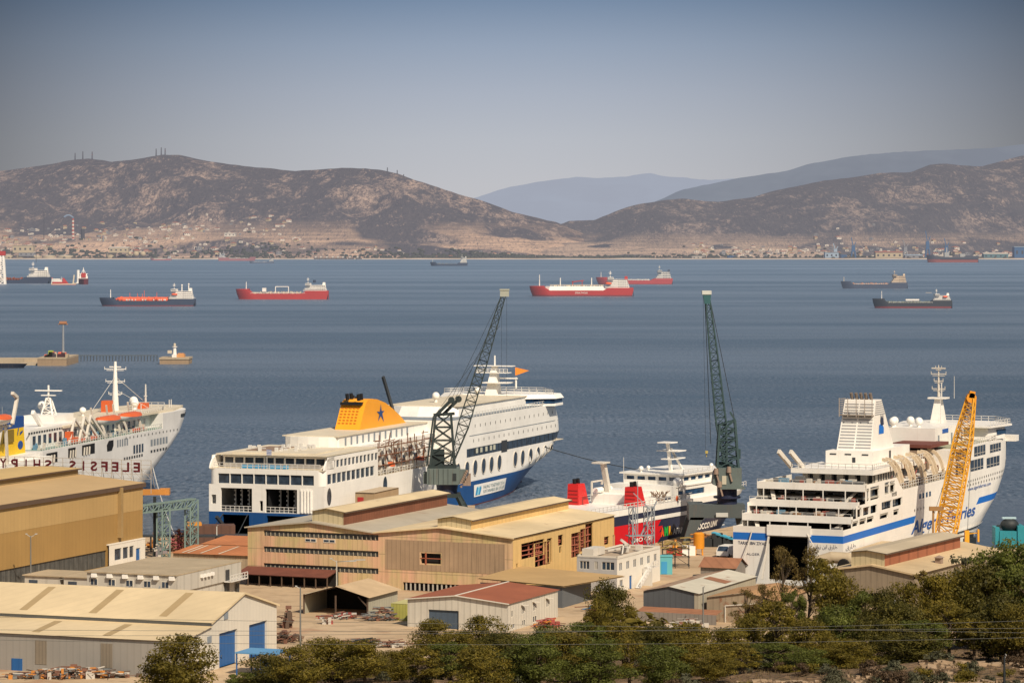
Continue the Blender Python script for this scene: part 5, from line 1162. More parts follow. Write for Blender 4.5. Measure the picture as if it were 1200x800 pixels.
# crane one, left : house over the quay at (524,575)
X1=(524-600)/F*650;K1=thing('jib_crane',Vector((X1,650,GZ)),0,'dark green level-luffing jib crane leaning right across the blue and white ferry','crane')
zb=-GZ
m=mb()
for sx in (-1,1):
    for sy in (-1,1): m.bar((sx*4,sy*4.5,0),(sx*2.3,sy*2.3,3.2),.8)
for sx in (-1,1): m.bar((sx*3.4,-3.7,1.6),(sx*3.4,3.7,1.6),.5)
m.box(-2.8,2.8,-2.8,2.8,3.0,3.8);m.build('portal',CRG,K1)
m=mb();m.tube((0,0,3.8),(0,0,6.0),2.1,2.4,18);m.build('slewing_column',NAVY,K1)
m=mb();m.box(-4.2,2.6,-3.2,3.2,5.8,9.2);m.box(2.6,4.0,-2.8,1.0,6.0,8.8);m.box(-5.,-4.2,-2.0,2,5.9,8.2);h=m.build('machine_house',CRM,K1)
m=mb();m.box(1.2,2.0,-3.26,-3.2,6.6,8.2)
for k in range(5): m.box(-3.8+k*1.0,-3.72+k*1.0,-3.26,-3.2,5.9,9.1)
m.build('panel_seams',CRD,h)
m=mb()
for k in range(7): m.box(2.8+.2*k,3.3+.2*k,-3.1,-2.85,6+.4*k,6.5+.4*k);m.tube((3+.3*k,-3,5.6),(3+.3*k,-3,5.2+.5*k),.25,.25,8)
m.build('winch_gear',BROWN,h)
m=mb();m.box(-4,2,-2.5,2.5,9.2,9.7)
T0=[(-3.6,-2,9.4),(1.6,-2,9.4),(1.6,2,9.4),(-3.6,2,9.4)];T1=[(-2.4,-1.5,20.5),(.8,-1.5,20.5),(.8,1.5,20.5),(-2.4,1.5,20.5)]
m.truss(T0,T1,4,.22,.1,True);m.bar((-2.9,0,20.3),(1.6,0,20.6),.6);m.bar((-2.4,-1,20.2),(.8,-1,23.4),.7);m.bar((-1.0,1,20.2),(2.4,1,23.6),.7);m.tube((.9,-1.4,23.5),(.9,-.6,23.5),.7,.7,12);m.tube((2.4,.6,23.6),(2.4,1.4,23.6),.7,.7,12)
m.box(-3.4,-.6,-1.6,1.6,9.7,13.0);m.bar((-2.9,-1.8,20),(-4.3,-1.8,9.6),.3);m.bar((-2.9,1.8,20),(-4.3,1.8,9.6),.3);m.build('a_frame',CRG,K1)
head=Vector(((591-600)/F*650-X1,0,H-(343-HY)*650/F-GZ))
m=mb();jib(m,(1.0,0,10.2),head,2.0,1.15,.6,22,.13,.06,(0,1,0));m.build('jib',CRG,K1)
m=mb();m.box(head.x-.9,head.x+1.0,-.9,.9,head.z-.8,head.z+.5);m.box(head.x-1.0,head.x+1.1,-1,1,head.z+.5,head.z+.8);m.build('jib_head',P('pale_crane_head',(.35,.36,.3),.6),K1)
m=mb()
for y in (-.7,.7):
    m.bar((.8,y,23.4),head+Vector((-.6,y,-.6)),.07);m.bar((2.2,y,23.5),head+Vector((-.8,y,-3)),.07);m.bar((-2.4,y,20.5),head+Vector((-1,y,-7)),.06);m.bar((-.2,y,20.5),head.lerp(Vector((1,0,10.2)),.35)+Vector((-1,y,0)),.06)
m.bar(head+Vector((.5,-.4,0)),head+Vector((.5,-.4,-22)),.05);m.bar(head+Vector((-.6,.4,0)),head+Vector((-.6,.4,-16)),.05);m.build('cable',CRD,K1)
# crane two
X2=(852-600)/F*585;K2=thing('jib_crane',Vector((X2,585,GZ)),0,'teal jib crane with near-upright boom in front of the navy ferry bow','crane')
m=mb();
def zz(py,Y=585): return H-(py-HY)*Y/F-GZ
def xx(px,Y=585): return (px-600)/F*Y-X2
def taper(a,b,c,d,y0,y1): m.add([(p[0],y0,p[1]) for p in (a,b,c,d)]+[(p[0],y1,p[1]) for p in (a,b,c,d)],[(0,1,2,3),(7,6,5,4),(0,4,5,1),(1,5,6,2),(2,6,7,3),(3,7,4,0)])
m.box(xx(815),xx(872),-2.2,2.2,zz(605.5),zz(590))
m.box(xx(806),xx(824),-3.4,3.4,zz(607),zz(589));taper((xx(799),0),(xx(807),0),(xx(824),zz(604)),(xx(808),zz(604)),-3.4,-2.0);taper((xx(799),0),(xx(807),0),(xx(824),zz(604)),(xx(808),zz(604)),6,7.4);m.box(xx(812),xx(820),-2,6.5,zz(603),zz(595))
taper((xx(868),0),(xx(876),0),(xx(874),zz(604)),(xx(862),zz(604)),2,3.4);m.build('portal',P('grey_green_portal',(.085,.10,.10),.6,0,.4,(.15,.1,.07),.2,.5),K2)
m=mb();m.box(xx(838),xx(852),-2.75,-2.6,zz(604),zz(599));m.build('name_plate',flat('pale_plate',(.5,.5,.46),.6),K2)
m=mb();m.tube((0,0,zz(590)),(0,0,zz(570)),1.9,1.9,20);m.tube((0,0,zz(583)),(0,0,zz(581)),2.6,2.6,20);m.build('slewing_column',NAVY,K2)
m=mb();m.box(xx(841),xx(868),-2.6,2.8,zz(570),zz(547));taper((xx(834),zz(566)),(xx(841),zz(569)),(xx(841),zz(549)),(xx(836),zz(552)),-2.4,2);m.box(xx(843),xx(872),-3,3.2,zz(571.5),zz(570));h=m.build('machine_house',CRM,K2)
m=mb();m.box(xx(845),xx(850),-2.7,-2.58,zz(566),zz(556));m.build('panel',flat('cream_panel',(.5,.46,.35),.6),h)
m=mb()
for px,py in ((838,551),(853,549),(842,566)): m.tube((xx(px),-2.7,zz(py)-.5),(xx(px),-2.7,zz(py)+.6),.5,.4,10);m.bar((xx(px),-2.8,zz(py)),(xx(px)+.6,-2.9,zz(py)-2.2),.3)
m.build('winch_gear',BROWN,h)
m=mb();T0=[(xx(840),-1.8,zz(547)),(xx(865),-1.8,zz(547)),(xx(865),1.8,zz(547)),(xx(840),1.8,zz(547))];T1=[(xx(843),-1.1,zz(497)),(xx(861),-1.1,zz(492)),(xx(861),1.1,zz(492)),(xx(843),1.1,zz(497))]
m.truss(T0,T1,5,.2,.1,True);m.box(xx(842),xx(858),-1.2,1.2,zz(547),zz(541));m.bar((xx(861),-1,zz(492)),(xx(855),-1,zz(482)),.35);m.box(xx(864),xx(867.5),-1,1,zz(537),zz(526));m.box(xx(840),xx(853),-1.6,1.6,zz(516),zz(515));m.build('tower',CRT,K2)
head=Vector((xx(828.5),0,zz(343)))
m=mb();jib(m,(xx(850),0,zz(541)),head,1.6,.95,.5,24,.14,.06,(0,1,0));m.build('jib',CRT,K2)
m=mb();taper((xx(825.5),zz(356)),(xx(832),zz(356)),(xx(833),zz(345)),(xx(823.5),zz(345)),-.8,.8);m.build('jib_head',P('bright_teal_head',(.035,.11,.12),.5),K2)
m=mb();m.box(xx(822.5),xx(833.5),-.9,.9,zz(345),zz(340.5));m.build('head_platform',P('pale_head',(.55,.56,.52),.6),K2)
m=mb()
for y in (-.5,.5): m.bar((xx(826),y,zz(350)),(xx(833),y,zz(520)),.06);m.bar((xx(832),y,zz(350)),(xx(861),y,zz(492)),.06)
m.bar((xx(824),0,zz(352)),(xx(827),0,zz(527)),.05);m.build('cable',CRD,K2)
m=mb();m.box(xx(826.5),xx(829.5),-.4,.4,zz(531),zz(528));m.bar((xx(828),0,zz(531)),(xx(828),0,zz(535)),.15);m.build('hook_block',P('hook_yellow',(.45,.36,.1),.6),K2)
# yellow lattice boom on crawler crane
Y3=548;X3=(1104-600)/F*Y3;K3=thing('crawler_crane',Vector((X3,Y3,GZ)),0,'yellow lattice-boom crane beside the side of the blue-striped ferry','crane')
def zz(py): return H-(py-HY)*Y3/F-GZ
def xx(px): return (px-600)/F*Y3-X3
YC=P('crane_yellow',(.72,.36,.025),.5,0,.25,(.25,.12,.04),.4,.2)
m=mb()
for s in (-1,1): m.box(-3.5,3.5,s*2.4-.5,s*2.4+.5,0,1.2)
m.build('crawler_track',DGR,K3)
m=mb();m.box(-3.6,2.6,-2,2,1.3,3.6);m.box(2.,3.4,-2,-.6,1.3,3.4);m.build('crane_body',YC,K3)
p=Vector((xx(1106),0,3.2));q=Vector((xx(1138),0,zz(466)));s=Vector((0.86,-.5,0))
m=mb();d=(q-p).normalized();s=(s-d*s.dot(d)).normalized();u=d.cross(s).normalized()
def sec(t,w,h):
    c=p.lerp(q,t);return [c+s*w*a+u*h*b for a,b in ((-1,-1),(1,-1),(1,1),(-1,1))]
m.truss(sec(0,1.3,.8),sec(.12,1.8,.9),2,.12,.06,True);m.truss(sec(.12,1.8,.9),sec(.72,1.5,.9),13,.12,.06,True);m.truss(sec(.72,1.5,.9),sec(1,.7,.5),6,.11,.06,True)
for k in range(14):
    c=sec(.12+k*.6/14,1.7,.85);c2=sec(.12+(k+.2)*.6/14,1.7,.85);m.add([c[0],c[1],c2[1],c2[0]],[(0,1,2,3)])
m.build('lattice_boom',YC,K3)
m=mb();m.tube(q+Vector((0,-.7,0)),q+Vector((0,.7,0)),.9,.9,14);m.bar(q,q+d*1.2,1.4,1.0);m.build('boom_head',P('orange_yellow_head',(.70,.28,.02),.5),K3)
m=mb();m.bar(q+Vector((.4,0,0)),(xx(1133),-.4,4),.07);m.bar(q,(-3,0,3.5),.07);m.build('cable',CRD,K3)
m=mb();m.box(xx(1130),xx(1135),-1,.2,3.2,5.6);m.bar((xx(1133),-.5,5),(xx(1146),-.5,5.2),.14);m.box(xx(1145),xx(1147),-.8,0,3.6,5.8);m.build('hook_rig',YC,K3)
Fs=thing('steel_frame',Vector(((1097-600)/F*540,540,GZ)),0,'small rusty steel frame with flat head left of the yellow boom','frame')
m=mb();m.bar((-.6,0,0),(-.5,0,9.8),.35);m.bar((.7,0,0),(.5,0,9.8),.25);m.box(-1.2,1.1,-.5,.5,9.8,10.5);m.build('frame',P('orange_brown_steel',(.32,.17,.06),.7,0,.4,(.12,.06,.03),.5,.4),Fs)
# ---- lattice tower in front of the red hull
q=gnd(757,668,GZ);q=Vector(((751-600)/F*545,545,GZ));Lt=thing('lattice_tower',q,.3,'grey lattice access tower against the red stern of the navy ferry','tower')
m=mb()
for a,b in ((-1.9,-1.2),(.9,2.3)):
    m.truss([(a,-1,0),(b,-.7,0),(b,.7,0),(a,1,0)],[(a,-1,10.),(b,-.7,10.),(b,.7,10.),(a,1,10.)],6,.07,.045)
m.box(-2.6,2.2,-1,1,4.9,5.05);m.bar((-1.4,0,12.5),(1.8,0,9.5),.14);m.bar((3,0,11),(0,0,5),.2);m.bar((-2,-1,5),(2,-1,.4),.1);m.bar((-.6,0,5),(-.6,0,14.6),.12);m.build('frame',P('galvanised_lattice',(.30,.33,.36),.5,.2,.3,(.2,.15,.1),.5,.2),Lt)
q=Vector(((791-600)/F*538,538,GZ));St=thing('scaffold_tower',q,0,'dark scaffold tower with yellow-brown loose boards beside the white office','scaffold')
m=mb();rnd=random.Random(6)
for x in (-2.2,0,2.4):
    for y in (-1.2,1.2): m.bar((x,y,0),(x,y,4.+rnd.random()*1.),.1)
for k in range(3):
    z=.5+k*1.4;m.bar((-2.4,-1.2,z),(2.6,-1.2,z),.1);m.bar((-2.2,-1.2,z),(0,-1.2,z+1.6),.08);m.bar((0,-1.2,z+1.6),(2.4,-1.2,z),.08);m.bar((-2.4,1.2,z),(2.6,1.2,z),.1)
m.build('frame',CRD,St)
m=mb()
for k in range(26):
    z=2.2+rnd.random()*3.0;x=-3.0+rnd.random()*4.4;m.bar((x,rnd.uniform(-1.3,1.3),z),(x+rnd.uniform(.8,2),rnd.uniform(-1.3,1.3),z+rnd.uniform(-.3,.3)),.22)
m.build('boards',P('ochre_boards',(.34,.25,.09),.8,0,.5,(.1,.08,.05),.5,.2),St)
# ---- green truss gantry at left
G0=Vector((-62.6,556,GZ));gd=Vector((.5,.866,0))
Ga=thing('truss_gantry',G0,0,'pale green truss crane runway on two lattice legs, right of the mustard hall','gantry')
GM=P('green_truss_steel',(.19,.27,.25),.6,.1,.4,(.2,.14,.1),.4,.4)
def gp(px,py):  # point in the vertical plane of the runway
    n=Vector((gd.y,-gd.x));dx=(px-600)/F;t=(G0.x*n.x+G0.y*n.y)/(dx*n.x+n.y);return Vector((dx*t,t,H-(py-HY)*t/F))-G0
s=Vector((gd.y,-gd.x,0))*1.0
m=mb();a,b,c,d=gp(150,594),gp(227,584),gp(150,602),gp(221,595);
m.truss([a-s*.4,a+s*.4,c+s*.4,c-s*.4],[b-s*.4,b+s*.4,d+s*.4,d-s*.4],11,.13,.07);m.build('runway_truss',GM,Ga)
for p0,p1 in ((187,196),(220,229)):
    m=mb();t0=gp(p0,596 if p0<200 else 594);t1=gp(p1,594 if p0<200 else 585)
    m.truss([Vector((t0.x,t0.y,0))-s*.6,Vector((t1.x,t1.y,0))-s*.6,Vector((t1.x,t1.y,0))+s*.6,Vector((t0.x,t0.y,0))+s*.6],[t0-s*.6,t1-s*.6,t1+s*.6,t0+s*.6],6,.13,.06);m.build('leg',GM,Ga)
Ob=thing('bridge_girder',G0,0,'orange crane girder lying above the green truss runway by the mustard hall','girder')
m=mb();a,b=gp(150,582),gp(208,581);o=Vector((-3,9,0))
m.add([a+o+v for v in (Vector((0,-.6,-.4)),Vector((0,.6,-.4)),Vector((0,.6,.6)),Vector((0,-.6,.6)))]+[b+o+v for v in (Vector((0,-.6,-.5)),Vector((0,.6,-.5)),Vector((0,.6,.5)),Vector((0,-.6,.5)))],[(0,3,2,1),(4,5,6,7),(0,1,5,4),(1,2,6,5),(2,3,7,6),(3,0,4,7)])
m.box(b.x+o.x-1.2,b.x+o.x+.6,b.y+o.y-.9,b.y+o.y+.9,b.z-.5,b.z+.7);m.build('girder',P('orange_girder',(.55,.24,.055),.6,0,.4,(.25,.12,.05),.3,.3),Ob)
m=mb()
for k in range(3): m.box(b.x+o.x-9+k*.7,b.x+o.x-8.7+k*.7,b.y+o.y-1.3,b.y+o.y-.7,b.z-.5,b.z+.4)
for x in (-6,b.x+o.x-1): m.box(x,x+.5,a.y+o.y,a.y+o.y+.5,-a.z*0,a.z-.7)
m.build('marking',CRD,Ob)
# ================================================================ loose yard things
def bins(name,label,cat,loc,parts,rz=0,group=None):
    o=thing(name,loc,rz,label,cat,group)
    for nm,mat,fn in parts:
        m=mb();fn(m);m.build(nm,mat,o)
    return o
def drum(m): m.tube((0,0,1.2),(0,0,3.9),1.0,1.0,18);m.tube((0,0,3.9),(0,0,4.1),1.0,.7,18)
def legs(m):
    for a in range(4): x=.8*math.cos(a*1.57+.8);y=.8*math.sin(a*1.57+.8);m.bar((x*1.2,y*1.2,0),(x,y,1.4),.2)
OY=P('orange_tank',(.72,.28,.02),.5,0,.3,(.3,.12,.03),.4,.3)
bins('storage_tank','upright orange tank on legs on the quay below the teal crane','tank',gnd(819,650,GZ),[('tank',OY,drum),('leg_frame',OY,legs)])
bins('skip','red and white equipment skids beside the orange tank','equipment',gnd(803,650,GZ),[('skid',flat('red_skid',(.38,.05,.03),.6),lambda m:(m.box(-3.4,-.6,-1,1,0,1.2),)),('cabinet',WHT,lambda m:m.box(-.6,1.8,-1,1,0,1.7)),('cone',OY,lambda m:m.tube((-1.8,0,1.2),(-1.8,0,2.8),.7,.2,10))])
bins('cabin','small turquoise toilet cabin at the foot of the scaffold tower','cabin',gnd(778,672,GZ),[('body',P('turquoise_plastic',(.12,.42,.45),.5),lambda m:(m.box(-1.4,1.4,-1,1,0,3),m.box(-1.5,1.5,-1.1,1.1,3,3.2))),('door',CYAN,lambda m:m.box(-.5,.5,-1.05,-1,.1,2.2))])
bins('tarpaulin_pile','black equipment pile under bright blue tarpaulin beside the navy bow','pile',gnd(848,640,GZ),[('pile',CRD,lambda m:[m.box(x,x+2,-1,1,0,h) for x,h in ((-4,1.5),(-2.2,2.5),(-.4,1.8),(1.4,1.4))]),('tarpaulin',P('sky_blue_tarp',(.08,.42,.60),.5),lambda m:[m.bar((-2+k*.8,0,2.6-k*.3),(-.6+k*.8,-1,2.3-k*.25),1.1,.3) for k in range(4)])],.0)
bins('van','white van with dark front at the left side of the blue-striped ferry stern','van',gnd(851,652,GZ),[('body',WHT,lambda m:m.add([(-1.1,-2.3,.4),(1.1,-2.3,.4),(1.1,2.3,.4),(-1.1,2.3,.4),(-1.,-1.3,2.1),(1,-1.3,2.1),(1,2.2,2.1),(-1,2.2,2.1),(-1.1,-2.3,1.2),(1.1,-2.3,1.2),(1.1,2.3,1.2),(-1.1,2.3,1.2)],[(0,3,2,1),(0,1,9,8),(1,2,10,9),(2,3,11,10),(3,0,8,11),(8,9,5,4),(9,10,6,5),(10,11,7,6),(11,8,4,7),(4,5,6,7)])),('windscreen',GL,lambda m:m.quad((-.95,-2.32,1.25),(.95,-2.32,1.25),(.9,-1.45,2.05),(-.9,-1.45,2.05)))]+[('wheel',CRD,(lambda x,y:lambda m:m.tube((x-.1,y,.38),(x+.1,y,.38),.38,.38,14))(x,y)) for x in (-1.05,1.05) for y in (-1.5,1.5)],-.4)
bins('container','yellow-green ribbed container at the foot of the big warehouse front','container',gnd(458,726,GZ),[('body',P('lime_container',(.42,.40,.10),.6,0,.4,(.2,.15,.05),.3,.4,corr=.5,cdark=.5),lambda m:m.box(0,2.6,0,6,0,2.5)),('roof',P('lime_container_top',(.5,.46,.2),.6),lambda m:m.box(-.03,2.63,-.03,6.03,2.5,2.56))],-.4)
q=SA.w(47,-7,0)
Cx=thing('cabin',Vector(SA.w(9,-HB-3,0))+Vector((0,0,0)),SA.rz,'two-room brown site cabin with red door standing against the blue ferry side','cabin')
m=mb();m.box(0,14,-4,.0,6.5,9.3);m.build('body',P('cardboard_cabin',(.40,.28,.16),.8,0,.4,(.2,.12,.07),.3,.4),Cx);m=mb();m.box(-.06,0,-1.8,-.5,6.5,8.4);m.build('door',flat('cabin_red_door',(.4,.03,.03),.6),Cx)
m=mb();m.quad((-.2,-4.2,9.35),(14.2,-4.2,9.35),(14.2,.1,9.35),(-.2,.1,9.35));m.build('roof',P('cabin_roof',(.48,.38,.26),.8),Cx)
m=mb();
for x in (.5,7,13.5):
    for y in (-3.6,-.4): m.bar((x,y,0),(x,y,6.5),.3)
m.build('stilt_frame',TRIM,Cx)
bins('ship_section','brown rusty steel block section on the quay at the ferry stern','steel block',Vector(gnd(246,641,GZ)),[('block',P('rust_brown_block',(.13,.065,.045),.8,0,.5,(.05,.03,.02),.4,.4,corr=1.6,cdark=.4),lambda m:m.box(-4.6,4.6,-2,2,0,4.2)),('tarpaulin',flat('orange_cover',(.6,.25,.03),.6),lambda m:m.box(-4.2,-1.6,-1.6,1.6,4.2,4.7))],.15)
# platform between gantry and ferry
bins('work_platform','dark raised working platform crossing behind the green gantry','platform',gnd(222,650,GZ)+Vector((0,8,0)),[('deck',DGR,lambda m:(m.box(-13,10,-1.4,1.4,2.6,2.9),)),('post',DGR,lambda m:[m.box(x,x+.3,-1.2,-.9,0,2.6) for x in (-12,-8,-4,0,4,9)])])
def scrap(loc,label,w,d,h,n,cols,seed,rz=0.,name='scrap_pile',longf=.5):
    o=thing(name,loc,rz,label,'scrap');r=random.Random(seed);m=mb()
    for k in range(n):
        x=r.gauss(0,.33)*w;y=r.gauss(0,.33)*d;z=max(.05,h*(1-min(1,(abs(x)/w)))*r.random());m.mat(r.randrange(len(cols)))
        if r.random()<longf: a=r.gauss(0,.6);q=r.uniform(.4,1.8);m.bar((x-q*math.cos(a),y-q*math.sin(a),z+r.uniform(0,.4)),(x+q*math.cos(a),y+q*math.sin(a),z+r.uniform(0,.5)),r.uniform(.05,.16))
        else: s=r.uniform(.15,.6);m.box(x,x+s*1.4,y,y+s,0 if r.random()<.5 else z,z+s*.8)
    tag(m.build('scrap',cols,o),kind='stuff');return o
RR=P('scrap_rust',(.21,.10,.065),.8,0,.5,(.08,.04,.03),.5,.2);RD=flat('scrap_red',(.33,.06,.05),.7);RG=flat('scrap_grey',(.16,.17,.17),.7);RW=flat('scrap_pale',(.5,.46,.4),.7);RO=flat('scrap_orange',(.55,.22,.04),.7);RB=flat('scrap_blue',(.05,.18,.33),.6)
scrap(gnd(447,727,GZ),'heap of grey pipes and plates beside the open shed',3.4,1.2,1.9,60,[RG,RR,RG],1,longf=.8)
scrap(gnd(334,752,GZ),'rusty steel heap right of the blue-doored shed',3.,3,1.6,70,[RR,RR,TRIM],2,1.2)
scrap(gnd(334,735,GZ),'tall stack of brown steel boxes right of the blue-doored shed',1.2,1.8,3.0,36,[RR,TRIM],3,longf=.2)
scrap(gnd(425,756,GZ),'dark flat stack of beams in the foreground yard',3.6,1.6,.8,60,[RG,CRD,RR],4,longf=.9)
scrap(gnd(458,758,GZ),'pale pipes and rusty beams beside the dark beam stack',3,1.4,.8,40,[RW,RR],5,longf=.9)
scrap(gnd(380,731,GZ),'small red bin and wrapped white sacks in front of the open shed',1.5,.8,1.4,12,[RD,RW,RR],6,longf=.1)
scrap(gnd(400,725,GZ),'line of brown scrap along the mouth of the open shed',4.,.6,.8,60,[RR,RD,RG,RW],7,longf=.5)
scrap(gnd(208,646,GZ),'tangle of dull red netting and pipes under the green gantry',1.7,1.4,4.2,80,[flat('dull_pink',(.40,.10,.12),.8),RR],8,longf=.6)
scrap(gnd(183,655,GZ),'grey rounded bundles beside the mustard hall annex',2.4,1.,3.0,26,[RG,RW,flat('mauve_grey',(.25,.21,.22),.8)],9,longf=.15)
scrap(gnd(182,642,GZ),'orange and white drums on the quay behind the gantry legs',3.2,1,3.2,24,[RO,RW,RR],10,longf=.1)
scrap(gnd(215,641,GZ),'orange bin and white sack between the gantry legs',2.,.6,3.0,14,[RO,RW,RG],11,longf=.1)
scrap(gnd(273,645,GZ),'mixed brown scrap at the open stern of the blue ferry',5,2.5,1.8,90,[RR,TRIM,RD,RG,RW],12)
scrap(gnd(262,638,GZ),'dark winches and chain under the ferry stern ramp',3,1.5,2.4,60,[CRD,RR,CRD],13)
scrap(gnd(80,794,GZ),'long heap of rusty scrap below the bottom-left shed wall',10,1.6,1.3,420,[RR,RR,TRIM,RW,RG,RO,TRIM],14,.06)
scrap(gnd(820,636,GZ),'brown coils and gear behind the orange tank',2.5,1,2.0,40,[RR,RO,TRIM],15)
scrap(gnd(700,715,GZ),'dark oddments along the side of the link building',3,2,1.2,30,[RR,RG,RB],16,.5)
scrap(gnd(805,735,GZ),'pale rubble heap below the grey shed',3,1.5,1.0,60,[RW,RW,RR],17)
scrap(gnd(1000,735,GZ),'pale sheets and rubble behind the trees below the tan hall',5,2,1.4,60,[RW,RR,RB],18)
scrap(gnd(292,652,GZ),'low brown boxes left of the big warehouse corner',2,2,1.6,30,[RR,TRIM,RW],19)
scrap(gnd(640,735,GZ),'rusty oddments beside the red-roofed shed wall',3.4,1,1.2,40,[RR,RO,RD],20,.5)
# lamp posts
def lamp(loc,h,label,arms,mat=None):
    o=thing('lamp_post',loc,0,label,'lamp post');m=mb();m.tube((0,0,0),(0,0,h),.14,.09,8);m.build('pole',mat or flat('grey_pole',(.20,.20,.19),.5,.3),o)
    for dx,dz in arms:
        m=mb();m.bar((0,0,h-.2),(dx,0,h+dz),.09);m.bar((dx*.75,0,h+dz),(dx*1.2,0,h+dz+.03),.35,.14);m.build('lamp_head',flat('lamp_head_grey',(.40,.39,.36),.5),o)
lamp(gnd(36,692,GZ),9.,'dark twin-headed lamp post in front of the mustard hall',((.9,.3),(-.7,.3)))
lamp(gnd(397,700,GZ)+Vector((0,-6,0)),6.6,'short pale lamp post with long arm before the warehouse front',((2.6,-.1),(3.8,.1),(-.9,.3)),flat('pale_pole',(.5,.47,.4),.5))
lamp(gnd(352,765,GZ),9.2,'tall thin lamp post in the yard right of the blue-doored shed',((-.6,.1),))
lamp(gnd(824,735,GZ),6.,'thin grey pole at the corner of the grey shed',((.2,.1),))
lamp(gnd(254,645,GZ),4.5,'white lamp pole before the open ferry stern',((.2,.2),),flat('white_pole',(.6,.58,.52),.5))
p=Vector(((1177-600)/F*300,300,hz((1177-600)/F*300,300)));lamp(p,3.3,'slim dark lamp post on the rocky slope at bottom right',((.15,.2),),CRD)
p=Vector(((1048-600)/F*400,400,hz((1048-600)/F*400,400)));lamp(p,6.6,'grey pole among the trees below the tan hall',((.1,.1),))
# teal floating unit
q=thing('work_pontoon',Vector(((1183-600)/F*585,585,0)),0,'turquoise steel pontoon tower with black winch on top beyond the tan hall','pontoon')
TQ=P('turquoise_steel',(.03,.26,.31),.5,0,.4,(.05,.12,.13),.3,.4)
m=mb();m.box(-2.3,2.2,-2,2,-1,4.6);m.box(1.2,2.5,-2.3,2.2,-1,5.6);m.box(-3.,-2.2,-2,2,2,5.3);m.box(-3,2.5,-2,2,-1,.8);m.build('tower',TQ,q)
m=mb();m.ball((0,0,5.6),1.8,1.5,1.3,12,8);m.box(-2.4,1.8,-.5,.5,5,5.6);m.build('winch',CRD,q);m=mb();m.box(-1.4,1.2,-.6,.6,6.8,7.1);m.build('winch_cover',P('pale_cyan',(.4,.55,.6),.5),q)
q=thing('work_pontoon',Vector(((1128-600)/F*583,583,0)),SD.rz,'low pale turquoise pontoon at the waterline under the striped ferry bow','pontoon')
m=mb();m.prism([(-5,-1.5),(6,-1.5),(7,0),(6,1.5),(-5,1.5)],-.5,1.6);m.build('hull',P('pale_turquoise',(.30,.50,.52),.5),q);m=mb();m.box(2,6,-1,1,1.6,3.0);m.box(4,5,-.8,.8,3,4);m.build('deck_gear',CRD,q)
# ropes from the striped ferry stern
for i,(y,p,lab) in enumerate(((6.3,(858,672),'mooring rope from the left stern fairlead of the striped ferry down to the rust-roofed shed'),(-3.4,(985,682),'mooring rope from the right stern fairlead of the striped ferry'))):
    m=mb();a=SD.w(-.2,y,10.4);b=gnd(p[0],p[1],GZ);b=Vector((b.x,b.y-6,GZ)) if i==0 else Vector((b.x,b.y-3,GZ))
    m.path([a.lerp(b,k/8)-Vector((0,0,.8*math.sin(math.pi*k/8))) for k in range(9)],.1,5);tag(m.build('mooring_rope',WHD),lab,'rope')
# power lines across the foreground
Hh=[((-20,634,330),(1220,712,300)),((-20,668,322),(1220,728,292)),((-20,683,318),(1220,744,290)),((-20,700,312),(1220,770,284))]
Hh=[(722,731,742),(737,742,735),(744,747,725),(748,763,745)]
words=('uppermost','second','third','lowest')
for i,(a,b,c) in enumerate(Hh):
    pts=[]
    Y=330-i*4
    for k in range(41):
        px=-60+k*1320/40;t=k/40
        py=a*(1-t)**2+2*b*t*(1-t)*1.0+c*t*t + 0
        pts.append(Vector(((px-600)/F*Y,Y,H-(py-HY)*Y/F)))
    m=mb();m.path(pts,.019,4);tag(m.build('power_cable',flat('cable_grey',(.12,.12,.11),.5)),f'{words[i]} of the four thin power cables crossing in front of the trees','cable','power cables across the foreground')
# ================================================================ ships at anchor in the bay
def gw_(px,py): return gnd(px,py,0)
def tanker(px0,px1,pyw,label,hull,boot,deckc,bowleft=True,kind='tanker',free=(7.,4.5),housew=.16,sc=1.,extra=None,name='tanker_ship'):
    """px0..px1 extent on the picture, pyw waterline row; lies broadside"""
    a=gnd(px0,pyw);b=gnd(px1,pyw);L=(b-a).length;c=a.lerp(b,.5)
    o=thing(name,c,math.pi if bowleft else 0,label,'ship')
    w=L*.075;fb=free[0]*L/100;fm=free[1]*L/100;X=L/2;g=.2 if False else 0
    zs=[-.5,boot*L/100,fm*.5,fm*.85,fm];hl=Hull(w,((0,X*.93),(fm,X*.975),(fb*1.3,X)),((0,X*.55),(fb,X*.7)),((0,-X*.97),(fm,-X)),2.,.8,n=22)
    m=mb();hl.mesh(m,zs,lambda x,z:1 if z<boot*L/100 else 0);m.quad((-X,-w,0),(-X,-w,fm),(-X,w,fm),(-X,w,0));m.build('hull',[hull[0],hull[1]],o)
    m=mb();h2=Hull(w,hl.xs,hl.xe,((0,X*.70),),2.,.8,n=14);h2.mesh(m,[fm,fb,fb*1.15],lambda x,z:0);m.quad((X*.7,-w,fm),(X*.7,w,fm),(X*.7,w,fb),(X*.7,-w,fb))
    m.exy([(X*.7,fm),(X*.7,fb),(X*.6,fm)],-w,w);m.build('forecastle',hull[0],o)
    m=mb();m.prism([(-X,-w),(-X*.52,-w),(-X*.52,w),(-X,w)],fm,fb*.95);m.exy([(-X*.52,fm),(-X*.42,fm),(-X*.52,fb*.95)],-w,w);m.build('poop',hull[0],o)
    return o,L,w,fm,fb,X
HZ_=.10
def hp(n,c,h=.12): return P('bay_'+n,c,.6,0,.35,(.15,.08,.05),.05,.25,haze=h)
bW=hp('white',(.86,.81,.74));bRed=hp('red',(.42,.03,.025));bDRed=hp('dark_red',(.17,.03,.035));bNavy=hp('navy',(.03,.045,.085));bOr=hp('orange',(.85,.13,.04));bGr=hp('grey',(.25,.26,.27));bGrn=hp('green_deck',(.16,.19,.14));bCr=hp('cream',(.62,.52,.38));bBlk=hp('black',(.025,.03,.04))
